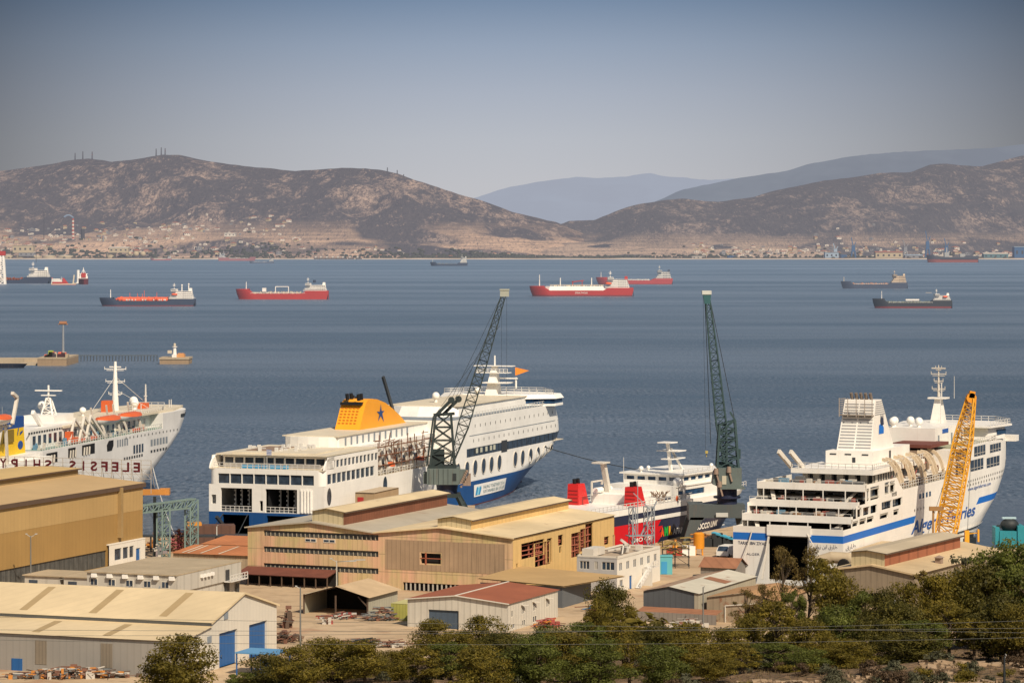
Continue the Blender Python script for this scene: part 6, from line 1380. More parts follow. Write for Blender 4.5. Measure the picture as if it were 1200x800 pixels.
bGl=hp('window',(.05,.06,.08))
def house(o,L,w,z,X,h=9.,x0=-.90,x1=-.62,mat=None,fun=None,top=.8):
    mat=mat or bW;m=mb();k=L/100
    lv=4
    for i in range(lv):
        m.box(X*(x0+.012*i),X*(x1-.035*i*(1 if i<3 else .4)),-w*.85,w*.85,z+h*k*i/lv,z+h*k*(i+1)/lv-.25*k);m.box(X*(x0+.01*i),X*(x1-.03*i),-w*.95,w*.95,z+h*k*(i+1)/lv-.25*k,z+h*k*(i+1)/lv)
    m.box(X*(x1-.16),X*(x1-.05),-w*1.3,w*1.3,z+h*k,z+(h+2.)*k);m.build('deckhouse',mat,o)
    m=mb()
    for i in range(lv):
        for j in range(5): x=X*(x0+.03+.045*j);
        for s in (-1,1):
            for j in range(5):
                x=X*(x0+.03+.04*j);zz0=z+h*k*(i+.35)/lv;m.box(x,x+.8*k,s*w*.86-.05,s*w*.86+.05,zz0,zz0+.6*k)
    for s in (-1,1): m.box(X*(x1-.155),X*(x1-.055),s*w*1.31-.05,s*w*1.31+.05,z+(h+.7)*k,z+(h+1.5)*k)
    m.build('windows',bGl,o)
    m=mb();m.prism([(X*(x0+.02),-w*.3),(X*(x0+.10),-w*.3),(X*(x0+.10),w*.3),(X*(x0+.02),w*.3)],z+h*k*.6,z+(h+3)*k,[(X*(x0+.03),-w*.25),(X*(x0+.08),-w*.25),(X*(x0+.08),w*.25),(X*(x0+.03),w*.25)]);m.build('funnel',fun or mat,o)
    m=mb();m.bar((X*(x1-.10),0,z+(h+2)*k),(X*(x1-.10),0,z+(h+8)*k),.5*k);m.box(X*(x1-.12),X*(x1-.08),-2*k,2*k,z+(h+5)*k,z+(h+5.4)*k);m.bar((X*(x1-.13),0,z+(h+6.5)*k),(X*(x1-.07),0,z+(h+6.5)*k),.3*k);m.build('mast',mat,o)
def foremast(o,L,X,fb,h=9,mat=None,x=.86):
    m=mb();k=L/100;m.tube((X*x,0,fb),(X*x,0,fb+h*k),.6*k,.35*k,6);m.bar((X*x,-1.5*k,fb+h*k*.7),(X*x,1.5*k,fb+h*k*.7),.3*k);m.build('foremast',mat or bW,o)
def pipes(o,L,w,fm,X,mat,seed,n=60,h=2.2,x0=-.5,x1=.68):
    m=mb();r=random.Random(seed);k=L/100
    for y in (-.2,.0,.2): m.bar((X*x0,w*y,fm+1.3*k),(X*x1,w*y,fm+1.3*k),.4*k)
    for _ in range(n):
        x=X*(x0+(x1-x0)*r.random());m.box(x,x+r.uniform(.4,1.8)*k,-w*.8,w*.8*(r.random()-.3),fm,fm+r.uniform(.6,h)*k)
    m.build('deck_piping',mat,o)
def rails(o,L,w,z,X,x0,x1):
    m=mb();k=L/100
    for s in (-1,1): m.rail([(X*x0,s*w,z),(X*x1,s*w,z)],1.1*k,3*k,.07*k)
    m.build('rail',bW,o)
def tanks(o,L,w,fm,X,mat,segs,r=3.0):
    k=L/100
    for a,b in segs:
        m=mb();m.tube((X*a,0,fm+r*k*.45),(X*b,0,fm+r*k*.45),r*k,r*k,16);m.ball((X*a,0,fm+r*k*.45),r*k);m.ball((X*b,0,fm+r*k*.45),r*k);m.build('cargo_tank',mat,o)
def lboat(o,L,w,z,X,x,s=-1):
    k=L/100;m=mb();m.ball((X*x,s*w*1.05,z),3.2*k,1.1*k,1.2*k,12,6,-.7);m.build('lifeboat',bOr,o)
# orange-decked gas tanker
o,L,w,fm,fb,X=tanker(116,229,358.5,'navy gas tanker with bright orange tanks on deck, left in the bay',(bNavy,bDRed),1.,None,free=(7.6,5.2))
tanks(o,L,w,fm,X,bOr,((-.42,-.05),(.02,.55)),2.8);pipes(o,L,w,fm+1.2*L/100,X,bOr,3,50,3.4,-.5,.66)
m=mb();k=L/100
for x,h in ((.36,5.5),(.2,5),(.06,8),(-.2,6),(.1,4.5)): m.bar((X*x,0,fm+3*k),(X*x,0,fm+(3+h)*k),.35*k)
m.build('vent_mast',bOr,o)
m=mb();r=random.Random(1)
for _ in range(16): x=X*r.uniform(-.4,.55);m.box(x,x+.8*k,w*.5,w*1.0,fm+.6*k,fm+1.9*k);m.box(x,x+.8*k,-w*1.0,-w*.5,fm+.6*k,fm+1.9*k)
m.build('tank_supports',bW,o)
house(o,L,w,fb,X,8.,-.96,-.46);foremast(o,L,X,fb,9.5,x=.76);lboat(o,L,w,fb+4.5*k,X,-.58,1);lboat(o,L,w,fb+4.5*k,X,-.58,-1);rails(o,L,w,fb,X,-.98,-.5)
m=mb()
for x,h in ((-.72,14),(-.86,15)): m.tube((X*x,0,fb),(X*x,0,fb+h*k),.7*k,.5*k,8);m.ball((X*x,0,fb+h*k),.9*k)
m.build('vent_post',bW,o)
# red product tanker
o,L,w,fm,fb,X=tanker(276,385,350.5,'red product tanker with white bridge, second from the left in the bay',(bRed,bRed),.6,None,free=(9.6,6.0))
k=L/100;pipes(o,L,w,fm,X,bCr,5,60,2.4,-.42,.62);house(o,L,w,fb*.95,X,6.,-.96,-.46,fun=bW);foremast(o,L,X,fb,9,x=.77);rails(o,L,w,fm,X,-.5,.66)
m=mb();m.box(X*.34,X*.42,-w*.5,w*.5,fm+2*k,fm+6*k);m.bar((X*.14,0,fm+7.5*k),(X*-.14,0,fm+7.5*k),.7*k)
for x in (.14,-.14): m.bar((X*x,0,fm),(X*x,0,fm+7.5*k),.8*k)
m.each('hose_crane',bW,o);m=mb();m.tube((X*-.7,0,fb+8*k),(X*-.7,0,fb+11*k),1.6*k,1.6*k,10);m.build('funnel_cap',bNavy,o)
# red and white gas carrier
bDR2=P('bay_shaded_red',(.30,.025,.03),.6,0,.35,(.1,.03,.03),.05,.3,haze=.12)
o,L,w,fm,fb,X=tanker(620,742,347.,'red gas carrier with long white tank housing, in front of the pair at mid-bay',(bRed,bDRed),1.2,None,free=(8.6,5.6))
k=L/100;m=mb();m.prism([(-X*.52,-w*.8),(X*.62,-w*.8),(X*.72,0),(X*.62,w*.8),(-X*.52,w*.8)],fm,fm+4.0*k,[(-X*.52,-w*.6),(X*.6,-w*.6),(X*.68,0),(X*.6,w*.6),(-X*.52,w*.6)]);m.build('tank_housing',bW,o)
house(o,L,w,fb*.95,X,8.,-.92,-.46,fun=bRed);foremast(o,L,X,fb,12,x=.80);pipes(o,L,w,fm+3.8*k,X,bCr,7,30,1.6,-.45,.6);lboat(o,L,w,fb+3.6*k,X,-.52,1);lboat(o,L,w,fb+3.6*k,X,-.52,-1)
m=mb();
for x,h in ((.40,9),(-.2,9)): m.tube((X*x,0,fm+3*k),(X*x,0,fm+(3+h)*k),.6*k,.5*k,8)
m.build('vent_mast',bW,o);m=mb();m.bar((X*.18,0,fm+8*k),(X*-.05,0,fm+9.5*k),.8*k);m.bar((X*.16,0,fm+3*k),(X*.16,0,fm+9*k),.8*k);m.bar((X*-.02,0,fm+3*k),(X*-.02,0,fm+9*k),.6*k);m.build('deck_crane',bRed,o)
m=mb()
for s in (-1,1): fit_text(m,'STEALTHGAS',lambda u,v:(s*( -u*1.0)+ (6*k if s>0 else -6*k)+(0),s*(w+.12)*1.0,fm*.45+v),12*k,1.6*k)
m.build('hull_lettering',bW,o)
# second red tanker behind
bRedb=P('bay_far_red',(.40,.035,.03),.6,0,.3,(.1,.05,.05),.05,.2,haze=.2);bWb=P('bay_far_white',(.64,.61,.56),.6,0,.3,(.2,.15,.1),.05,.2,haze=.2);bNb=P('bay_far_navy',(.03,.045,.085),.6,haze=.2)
o,L,w,fm,fb,X=tanker(698,788,333.,'red tanker with white stern bridge, behind the gas carrier at mid-bay',(bRedb,bDRed),.5,None,free=(8.,5.))
k=L/100;pipes(o,L,w,fm,X,bWb,9,40,2.,-.4,.6);house(o,L,w,fb*.9,X,9.,-.96,-.56,bWb,bNb);foremast(o,L,X,fb,8,bWb,x=.86);rails(o,L,w,fm,X,-.4,.6)
# dark tanker right
o,L,w,fm,fb,X=tanker(985,1063,338.,'navy tanker with cream bridge and orange deck gear, upper of the two at right',(bNb,bNb),.4,None,free=(9.5,6.2))
k=L/100;pipes(o,L,w,fm,X,P('bay_deck_orange',(.45,.20,.10),.7,haze=.2),11,50,2.8,-.45,.62);house(o,L,w,fb*.95,X,10.,-.96,-.52,P('bay_cream_b',(.60,.47,.34),.6,haze=.15));foremast(o,L,X,fb,8,bCr,x=.9);rails(o,L,w,fm,X,-.4,.6)
# black cargo ship right
o,L,w,fm,fb,X=tanker(1022,1115,361.,'black tanker with dark red boot-topping, lower of the two at right',(bBlk,bDRed),2.4,None,free=(10.5,6.8))
k=L/100;pipes(o,L,w,fm,X,bGrn,13,60,2.4,-.45,.62);house(o,L,w,fb*.95,X,6.,-.96,-.52,bW);foremast(o,L,X,fb,11,x=.76);lboat(o,L,w,fb+4*k,X,-.82,1);rails(o,L,w,fm,X,-.5,.6)
m=mb();m.box(X*-.18,X*.16,-w*.4,w*.4,fm+2.6*k,fm+4.6*k);m.build('deck_tank',bW,o)
m=mb();m.bar((X*-.5,0,fb+9*k),(X*-.35,0,fb+9*k),.4*k);m.build('boom',bCr,o)
# small far coaster
o,L,w,fm,fb,X=tanker(504,548,311.5,'small dark coaster with white stern bridge near the far shore',(bNb,bNb),.3,None,free=(9,5.))
pipes(o,L,w,fm,X,bGr,15,24,3,-.4,.6);house(o,L,w,fb*.9,X,14,-.96,-.6,bWb);foremast(o,L,X,fb,10,bWb)
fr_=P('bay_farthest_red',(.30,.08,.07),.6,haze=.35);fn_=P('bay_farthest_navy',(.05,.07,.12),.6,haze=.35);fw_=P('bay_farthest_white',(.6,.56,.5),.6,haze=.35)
for a,b,py,lab,hl,bl in ((256,300,305.6,'hazy red-hulled tanker moored at the far left shore',fr_,False),(292,321,308.6,'tiny navy coaster just off the far left shore',fn_,True),(176,201,305.2,'tiny hazy ship at the far town harbour',fr_,True)):
    o,L,w,fm,fb,X=tanker(a,b,py,lab,(hl,hl),.2,None,bowleft=bl,free=(9,6));pipes(o,L,w,fm,X,fw_,a,16,3,-.4,.6);house(o,L,w,fb*.9,X,10,-.96,-.62,fw_)
# left-edge group
o,L,w,fm,fb,X=tanker(-60,59,332.,'navy coaster with white bridge, moored at the left edge',(bNavy,bNavy),.4,None,free=(6.6,3.5))
house(o,L,w,fb*.9,X,7.,-.98,-.56);pipes(o,L,w,fm,X,flat('bay_deckred',(.3,.12,.1),.7),17,60,2.6,-.5,.6);k=L/100
m=mb();m.bar((X*-.72,0,fb+14*k),(X*-.72,0,fb+26*k),.4*k);m.build('dark_mast',bBlk,o);m=mb();m.prism([(X*-.02,-w*.8),(X*.04,-w*.8),(X*.04,w*.8),(X*-.02,w*.8)],fm+1*k,fm+3.6*k);m.build('yellow_locker',P('bay_ochre',(.5,.3,.05),.6),o)
m=mb();
for x in (.12,.3): m.bar((X*x,0,fm),(X*x,0,fm+4.6*k),.5*k)
m.bar((X*.12,0,fm+4.6*k),(X*.3,0,fm+4.6*k),.5*k);m.build('hose_gantry',bW,o)
o,L,w,fm,fb,X=tanker(60,90,333.5,'small orange-red and white work vessel with tall stern post, left in the bay',(bCr,bOr),1.,None,bowleft=False,free=(6,4),name='work_boat')
house(o,L,w,fb,X,18.,-.98,-.1,bW,fun=bOr);k=L/100;m=mb();m.bar((X*.72,0,fm),(X*.8,0,fm+34*k),5*k);m.build('bow_post',bCr,o);m=mb();m.prism([(X*-.1,-w),(X*.35,-w),(X*.35,w),(X*-.1,w)],fm,fm+22*k,[(X*-.1,-w*.5),(X*.0,-w*.5),(X*.0,w*.5),(X*-.1,w*.5)]);m.box(-X*.9,X*.2,-w*1.02,w*1.02,fm,fm+7*k);m.build('red_superstructure',bRed,o)
q=thing('coaster',gnd(98,333),math.radians(-80),'maroon coaster seen end-on with white bridge, left in the bay','ship')
hl=Hull(6,((0,20),(8,23)),((0,4),(8,8)),((0,-22),),2,.8);m=mb();hl.mesh(m,[-.5,.3,3,6.5,7.5],lambda x,z:0);m.quad((-22,-6,0),(-22,-6,7.5),(-22,6,7.5),(-22,6,0));m.build('hull',bDRed,q)
m=mb();m.box(-12,-2,-5.5,5.5,7.5,11);m.box(-10,-3,-4.5,4.5,11,13.5);m.box(-9,-4,-6,6,13.5,14);m.bar((-6,0,13),(-6,0,22),.8);m.bar((-6,-4,12),(-6,0,20),.6);m.bar((-6,4,12),(-6,0,20),.6);m.build('deckhouse',bW,q);m=mb();m.box(-2,-1,-3,3,9,15);m.build('funnel',bRed,q)
q=thing('jack_up_leg',gnd(91.5,332),0,'pale grey upright cylinder standing beside the maroon coaster','pile');m=mb();m.tube((0,0,-1),(0,0,18),2,2,14);m.box(-2.4,2.4,-2.4,2.4,0,1.5);m.build('tube',bW,q)
q=thing('mast_tower',gnd(2.5,333),0,'white lattice pylon with red head at the left edge of the bay','pylon')
m=mb();m.truss([(-4,-3,0),(4,-3,0),(4,3,0),(-4,3,0)],[(-2,-1.5,38),(2,-1.5,38),(2,1.5,38),(-2,1.5,38)],7,1.2,.6);m.build('lattice',bW,q);m=mb();m.box(-4.5,4.5,-3,3,38,44);m.build('head',bRed,q)
# jetty, pole light, beacon islet, dark launch
JC=P('bay_jetty_concrete',(.44,.35,.24),.9,0,.5,(.14,.09,.06),.06,.6,haze=.04);JC2=P('bay_jetty_wall',(.34,.24,.15),.9,0,.6,(.10,.06,.04),.1,.7,haze=.04)
def box3(o,nm,mt,*b):
    m=mb()
    for x in b: m.box(*x)
    return m.build(nm,mt,o)
p=gnd(60,428.5);q=thing('jetty',p,0,'concrete jetty end with brown patch on its wall, running out from the left edge','jetty')
s=p.y/F
box3(q,'block',JC2,(-16*s,18*s,-1*s,40,-1,3.2));box3(q,'deck',JC,(-16*s,18*s,-1*s-.2,40,3.2,3.9));box3(q,'arm',JC,(-90*s,-16*s,22,40,-1,2.4));box3(q,'ramp',JC,(-40*s,-16*s,6,22,-1,1.0))
m=mb();r=random.Random(2)
for _ in range(16): x=r.uniform(-14,12)*s;m.mat(r.randrange(3));m.box(x,x+r.uniform(1,3),4,8,3.9,3.9+r.uniform(.8,2.6))
m.build('stored_gear',[JC,bCr,bOr],q);m=mb();m.box(-5*s,0,4,8,4.6,7);m.build('green_machine',P('bay_lime',(.35,.45,.08),.6),q)
Y=p.y+6;q=thing('light_mast',Vector(((74-600)/F*Y,Y,3.9)),0,'tall pale floodlight mast on the end of the jetty','mast')
m=mb();m.tube((0,0,0),(0,0,15.6),.65,.45,10);m.build('pole',bGr,q);m=mb();m.box(-1.7,1.7,-.8,.8,15.8,17.);m.box(-2.3,2.3,-.4,.4,15.4,15.8);m.build('head_frame',P('bay_rustyhead',(.38,.18,.1),.6),q)
p=gnd(204,426.5);q=thing('beacon_islet',p,0,'square concrete islet carrying a small white beacon in the left of the bay','islet');s=p.y/F
box3(q,'base',JC2,(-17*s,17*s,0,16,-1,2.2));box3(q,'deck',JC,(-17.6*s,17.6*s,-.3,16.3,2.2,3.1));box3(q,'store',bOr if 0 else P('bay_pale_orange',(.55,.28,.12),.7),(2*s,11*s,4,9,3.1,4.5),(3*s,10*s,5,8,4.5,5))
box3(q,'plinth',bW,(-3.4*s,2*s,3,8,3.1,4.4));box3(q,'board',bCr,(-9*s,-4*s,5,5.4,4.9,6.4))
q=thing('beacon',p+Vector((-.8*s,5.5,4.3)),0,'white round beacon tower with gallery on the square islet','beacon')
m=mb();m.tube((0,0,0),(0,0,3.7),1.0,.7,14);m.build('tower',bW,q);m=mb();m.tube((0,0,3.7),(0,0,4.),1.3,1.3,14);m.build('gallery',bW,q);m=mb();m.tube((0,0,4.),(0,0,4.9),.6,.6,10);m.ball((0,0,4.9),.65,z0=0);m.build('lantern',bCr,q)
q=thing('launch',gnd(2,431),math.pi*0,'long black launch lying below the jetty at the left edge','boat')
hl=Hull(2.4,((0,10),(2,12)),((0,3),(2,4)),((0,-16),),2,.8);m=mb();hl.mesh(m,[-.3,.6,1.4,2.0],lambda x,z:0);m.build('hull',P('bay_black_launch',(.015,.022,.04),.5),q);m=mb();m.box(-9,-3,-1.5,1.5,2,3.);m.box(-8,-5,-1.,1.,3,3.9);m.build('wheelhouse',bBlk,q)
a=gnd(80,423);b=gnd(184,423);n=28
proto=None
q=thing('floating_boom',a,0,'row of thin dark piles with a walkway joining the jetty and the beacon islet','pile row')
m=mb()
for i in range(n+1): x=(b.x-a.x)*i/n;m.bar((x,0,-1),(x,0,3.0),.35)
m.build('pile',P('bay_pile',(.06,.07,.08),.8),q);m=mb();m.box(0,b.x-a.x,-.2,.2,2.6,3.0);m.build('walkway',P('bay_walk',(.10,.12,.14),.8),q)
# mooring lines over the water
for p0,p1,lab in (((640,524,5),(760,552,2),'dark mooring line from the blue ferry bow toward the middle dock'),):
    m=mb();Y0=690;a=Vector(((p0[0]-600)/F*Y0,Y0,H-(p0[1]-HY)*Y0/F));b=Vector(((p1[0]-600)/F*Y0,Y0,H-(p1[1]-HY)*Y0/F));m.path([a.lerp(b,k/6)-Vector((0,0,.5*math.sin(math.pi*k/6))) for k in range(7)],.09,4);tag(m.build('mooring_rope',CRD),lab,'rope')
# ================================================================ hills, far shore, town
def interp(tab,x):
    if x<=tab[0][0]: return tab[0][1]
    for (a,va),(b,vb) in zip(tab,tab[1:]):
        if x<=b:
            t=(x-a)/(b-a);return va+(vb-va)*t
    return tab[-1][1]
def rock_mat(name,scrub,rock,soil,haze,s=1.,hsoil=90.,rockamt=.56,soilx=None):
    t=NT(name);v=t.obj();sx=t.n('ShaderNodeSeparateXYZ',{0:v})
    m1=t.noise(t.obj(.0034*s,.0005*s,.004*s),1.,5.,.6,.3);m2=t.noise(t.obj(.020*s,.003*s,.02*s),1.,6.,.74,.4);m3=t.noise(t.obj(.085*s,.011*s,.08*s),1.,4.,.8)
    c=t.mix(t.ramp(m3,.35,.65),tuple(x*.45 for x in scrub),tuple(x*1.25 for x in scrub))
    a=t.math('ADD',t.math('MULTIPLY',m1,.5),t.math('MULTIPLY',m2,.5))
    c=t.mix(t.ramp(m1,.40,.62),c,t.mix(t.ramp(m3,.4,.6),tuple(x*.85 for x in rock) ,scrub))if False else c
    f=t.ramp(a,rockamt-.05,rockamt+.045)
    rk=t.mix(t.ramp(m3,.42,.58),tuple(x*.22 for x in rock),tuple(x*1.1 for x in rock))
    c=t.mix(t.math('MULTIPLY',f,.9),c,rk)
    sp=t.ramp(t.noise(t.obj(.035*s,.0045*s,.03*s,.05),1.,5.,.8),.58,.66);c=t.mix(t.math('MULTIPLY',sp,.6),c,rock)
    vo=t.n('ShaderNodeTexVoronoi',{'Vector':t.obj(.028*s,.004*s,.02*s),'Scale':1.}).outputs[0]
    c=t.mix(t.math('MULTIPLY',t.ramp(vo,.32,.05),.55),c,tuple(x*.3 for x in scrub))
    ml=t.noise(t.obj(.0022*s,.001*s,.009*s,.15),1.,3.,.5);lo=t.math('MULTIPLY',t.ramp(sx.outputs[2],hsoil,hsoil*.35),t.ramp(ml,.44,.52))
    terr=t.mix(t.ramp(t.noise(t.obj(.003*s,.003*s,.16*s),1.,4.,.6),.45,.6),soil,tuple(x*.62 for x in soil))
    terr=t.mix(t.math('MULTIPLY',t.ramp(m3,.54,.62),.6),terr,tuple(x*.5 for x in scrub))
    c=t.mix(lo,c,terr)
    bp=t.math('ADD',t.math('MULTIPLY',m2,1.),m3)
    return t.finish(c,.95,bump=bp,bstr=.9,bdist=28.,haze=haze)
def hill(name,ridge,Y0,Y1,mat,px0,px1,nx=300,ny=70,amp=.20,seed=0,curve=1.25,z0=2.,Yback=1.15,fq=1.):
    """fan-shaped height field; its skyline follows the ridge table (photo rows)"""
    vs=[];fs=[]
    Ns=ny
    def hgt(px,Y):
        zr=max(4.,H+(HY-interp(ridge,px))*Y1/F)
        t=(Y-Y0)/(Y1-Y0)
        if t<=0: return z0
        X=(px-600)/F*Y
        if t<=1:
            n=noise.fractal((X*.0011*fq+seed,Y*.0007*fq,seed),.9,2.1,6)
            r=1-abs(noise.noise((X*.0016*fq+seed*3,Y*.0006*fq,7)))*2
            r2=1-abs(noise.noise((X*.0045*fq+seed*3,Y*.0016*fq,17)))*2
            env=math.sin(math.pi*min(1,t))
            z=z0+(zr-z0)*(t**curve)+(zr-z0)*env*amp*(n*.9+(r-.5)*.9+(r2-.5)*.35)
            # keep the slope below the sight line to the skyline
            lim=H+(HY-interp(ridge,px)-(1-t)*9-.1)*Y/F
            z=min(z,max(lim,z0)) if t<.985 else z
            if t>=.985: z=zr+ (noise.noise((X*.01,3.3,seed))*1.2+noise.noise((X*.03,8,seed))*.8)*Y1/F*.6
            return max(z,z0)
        return zr*(1-(t-1)/.3)
    for j in range(Ns+4):
        t=(j/Ns)**1.0 if j<=Ns else 1+(j-Ns)*.1
        Y=Y0+(Y1-Y0)*t
        for i in range(nx+1):
            px=px0+(px1-px0)*i/nx;vs.append(((px-600)/F*Y,Y,hgt(px,Y)))
    for j in range(Ns+3):
        for i in range(nx): a=j*(nx+1)+i;fs.append((a,a+1,a+nx+2,a+nx+1))
    m=mb().add(vs,fs,True);o=m.build(name,mat);tag(o,kind='structure');return hgt
RL=[(-400,260),(-200,222),(-60,206),(0,201),(60,193),(85,187.5),(105,186),(130,190),(160,187),(190,181.5),(210,182),(235,188),(270,193),(300,196),(345,201),(370,199),(400,197),(430,197.5),(450,200),(470,205),(485,211),(510,219),(533,226),(567,236),(600,248),(633,256),(653,261),(680,270),(720,281),(760,292),(800,300)]
RR_=[(560,302),(600,294),(630,278),(653,264),(667,259),(697,258),(717,250),(735,243),(750,239.5),(773,235),(800,233),(843,237),(865,233),(883,231),(910,223),(940,217),(967,212),(1000,208),(1033,203),(1067,202),(1090,193),(1110,192),(1130,194),(1150,195),(1170,190),(1200,183),(1260,176),(1400,190),(1600,240)]
RK=[(560,304),(640,296),(700,287),(760,282),(800,278),(850,275),(900,277),(960,283),(1010,290),(1060,297),(1100,303)]
D1=[(430,262),(520,243),(563,230),(587,222),(610,217),(633,213),(655,210),(677,207),(700,209),(733,207),(760,203),(783,207),(800,208),(830,211),(860,209),(900,215),(1000,225),(1200,240)]
D2_=[(760,240),(800,222),(850,212),(870,208),(890,205),(923,200),(950,192),(987,185),(1010,182),(1033,180),(1060,178),(1100,176),(1130,175),(1167,173),(1200,169),(1300,160),(1500,170)]
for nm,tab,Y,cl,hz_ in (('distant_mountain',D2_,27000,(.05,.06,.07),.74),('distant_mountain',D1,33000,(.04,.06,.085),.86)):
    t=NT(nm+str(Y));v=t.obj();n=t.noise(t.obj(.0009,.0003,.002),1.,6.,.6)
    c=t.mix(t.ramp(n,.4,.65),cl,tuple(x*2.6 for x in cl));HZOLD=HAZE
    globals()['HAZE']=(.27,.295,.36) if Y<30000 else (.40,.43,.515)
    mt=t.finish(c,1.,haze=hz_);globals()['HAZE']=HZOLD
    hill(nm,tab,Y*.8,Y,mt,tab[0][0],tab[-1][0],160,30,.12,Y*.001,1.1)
HAZE=(.262,.264,.318)
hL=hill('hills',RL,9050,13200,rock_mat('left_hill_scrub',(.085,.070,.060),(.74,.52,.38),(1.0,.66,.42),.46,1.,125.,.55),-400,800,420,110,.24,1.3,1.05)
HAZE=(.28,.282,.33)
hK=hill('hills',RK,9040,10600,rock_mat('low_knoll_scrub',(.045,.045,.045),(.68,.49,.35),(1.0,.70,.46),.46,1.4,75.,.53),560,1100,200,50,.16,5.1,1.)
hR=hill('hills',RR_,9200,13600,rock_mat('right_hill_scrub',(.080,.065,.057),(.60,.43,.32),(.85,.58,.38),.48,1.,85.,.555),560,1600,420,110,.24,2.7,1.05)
# coastal strip
HAZE=(.25,.26,.31)
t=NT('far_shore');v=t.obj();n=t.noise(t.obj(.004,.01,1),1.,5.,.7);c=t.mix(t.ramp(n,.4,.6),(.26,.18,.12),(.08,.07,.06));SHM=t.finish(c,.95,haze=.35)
m=mb();m.add([(-4500,9000,0),(4500,9000,0),(4500,9010,3.5),(-4500,9010,3.5),(4500,9420,8),(-4500,9420,8)],[(0,1,2,3),(3,2,4,5)]);tag(m.build('coast',SHM),kind='structure')
m=mb();n=160
for i in range(n):
    a=-4300+8600*i/n;b=-4300+8600*(i+1)/n;h1=6+5*noise.noise((a*.01,1,1));h2=6+5*noise.noise((b*.01,1,1))
    m.quad((a,8992,0),(b,8992,0),(b,9006,h2*.55),(a,9006,h1*.55))
tag(m.build('beach',P('far_pale_beach',(.60,.51,.42),.9,0,.9,(.2,.2,.2),.01,.1,haze=.36)),kind='structure')
def FP(n,c,h=.36): return P('far_'+n,c,.8,0,.3,(.2,.15,.1),.02,.1,haze=h)
fWh=FP('white',(.72,.64,.54));fTr=FP('terracotta',(.34,.13,.08));fDk=FP('dark',(.05,.05,.06));fCr=FP('cream',(.52,.42,.27));fGy=FP('grey',(.26,.26,.27));fBl=FP('blue',(.04,.12,.26));fRd=FP('red',(.42,.09,.06));fLb=FP('paleblue',(.35,.45,.55));fTl=FP('teal',(.10,.2,.22))
def hsm(seed,wm,rm):
    r=random.Random(seed);m=mb();w=r.uniform(6,10);d=r.uniform(7,10);h=r.uniform(4.5,9)
    m.box(-w,w,-d,d,-3,h)
    if r.random()<.5:
        m.mat(1);m.add([(-w-.5,-d-.5,h),(w+.5,-d-.5,h),(w+.5,d+.5,h),(-w-.5,d+.5,h),(-w*.6,0,h+3),(w*.6,0,h+3)],[(0,1,5,4),(1,2,5),(2,3,4,5),(3,0,4)])
    else:
        m.mat(0);m.box(-w*.4,w*.3,-d*.5,d*.5,h,h+2.2)
    m.mat(2)
    for k in range(3): x=-w+w*2*(k+.3)/3;m.box(x,x+w*.3,-d-.1,-d,h*.35,h*.75)
    me=m.build('house',[wm,rm,fDk]);d_=me.data;COL.objects.unlink(me);bpy.data.objects.remove(me);return d_
hm=[hsm(i,(fWh,fCr,fWh,fWh,fCr,fGy)[i%6],fTr) for i in range(10)]
def surf(px,Y,fns): return max(f(px,Y) for f in fns)
r=random.Random(77)
def houses(n,px0,px1,fns,Yf,label,group,big=1.):
    c=0
    while c<n:
        px=r.uniform(px0,px1);Y=Yf(px);z=surf(px,Y,fns)
        if z>150: continue
        o=bpy.data.objects.new('house',r.choice(hm));COL.objects.link(o);o.location=((px-600)/F*Y,Y,z);o.rotation_euler=(0,0,r.uniform(-.5,.5));s=r.uniform(.55,1.05)*big;o.scale=(s,s,s);tag(o,label,'house',group);c+=1
houses(135,-30,350,(hL,),lambda px:9150+abs(r.gauss(0,620)),'small pale house of the far town below the left hill','houses of the far left town')
houses(22,350,620,(hL,),lambda px:9100+r.random()*300,'isolated pale house on the far shore below the left hill','houses on the middle far shore',.8)
houses(120,812,1215,(hR,hK),lambda px:9230+abs(r.gauss(0,300)),'small pale house of the far town below the right hill','houses of the far right town')
m=mb()
for k in range(230):
    left=k%2==0;px=r.uniform(-30,340) if left else r.uniform(812,1215);Y=9200+abs(r.gauss(0,650 if left else 330));z=surf(px,Y,(hL,) if left else (hR,hK))
    if z>170: continue
    X=(px-600)/F*Y;w=r.uniform(3,6);m.mat(r.choice((0,0,1,2)));m.box(X-w,X+w,Y-5,Y+5,z-3,z+r.uniform(3,6));m.mat(3);m.box(X-w*.6,X+w*.4,Y-5.1,Y-5,z+1,z+2.4)
tag(m.build('distant_houses',[fWh,fCr,fGy,fDk]),'smallest pale houses filling in the far towns','houses',kind='stuff')
def far_thing(name,px,py,label,cat,parts,Y=9080,group=None):
    z=H-(py-HY)*Y/F;o=thing(name,Vector(((px-600)/F*Y,Y,max(z,2.))),0,label,cat,group)
    for nm,mt,fn in parts:
        m=mb();fn(m);m.build(nm,mt,o)
    return o
for i,(px,r_) in enumerate(((159.5,8.5),(167.5,8.5),(152,6),(141,5.5))):
    far_thing('gas_sphere',px,301.5 if i<2 else 300,('left of the two bright round gas tanks at the far refinery','right of the two bright round gas tanks at the far refinery','half-hidden pale domed tank left of the bright round tanks','smaller pale dome second left of the bright round tanks')[i],'tank',[('sphere',fCr,lambda m:m.ball((0,0,r_+1),r_,n=18,m=12))])
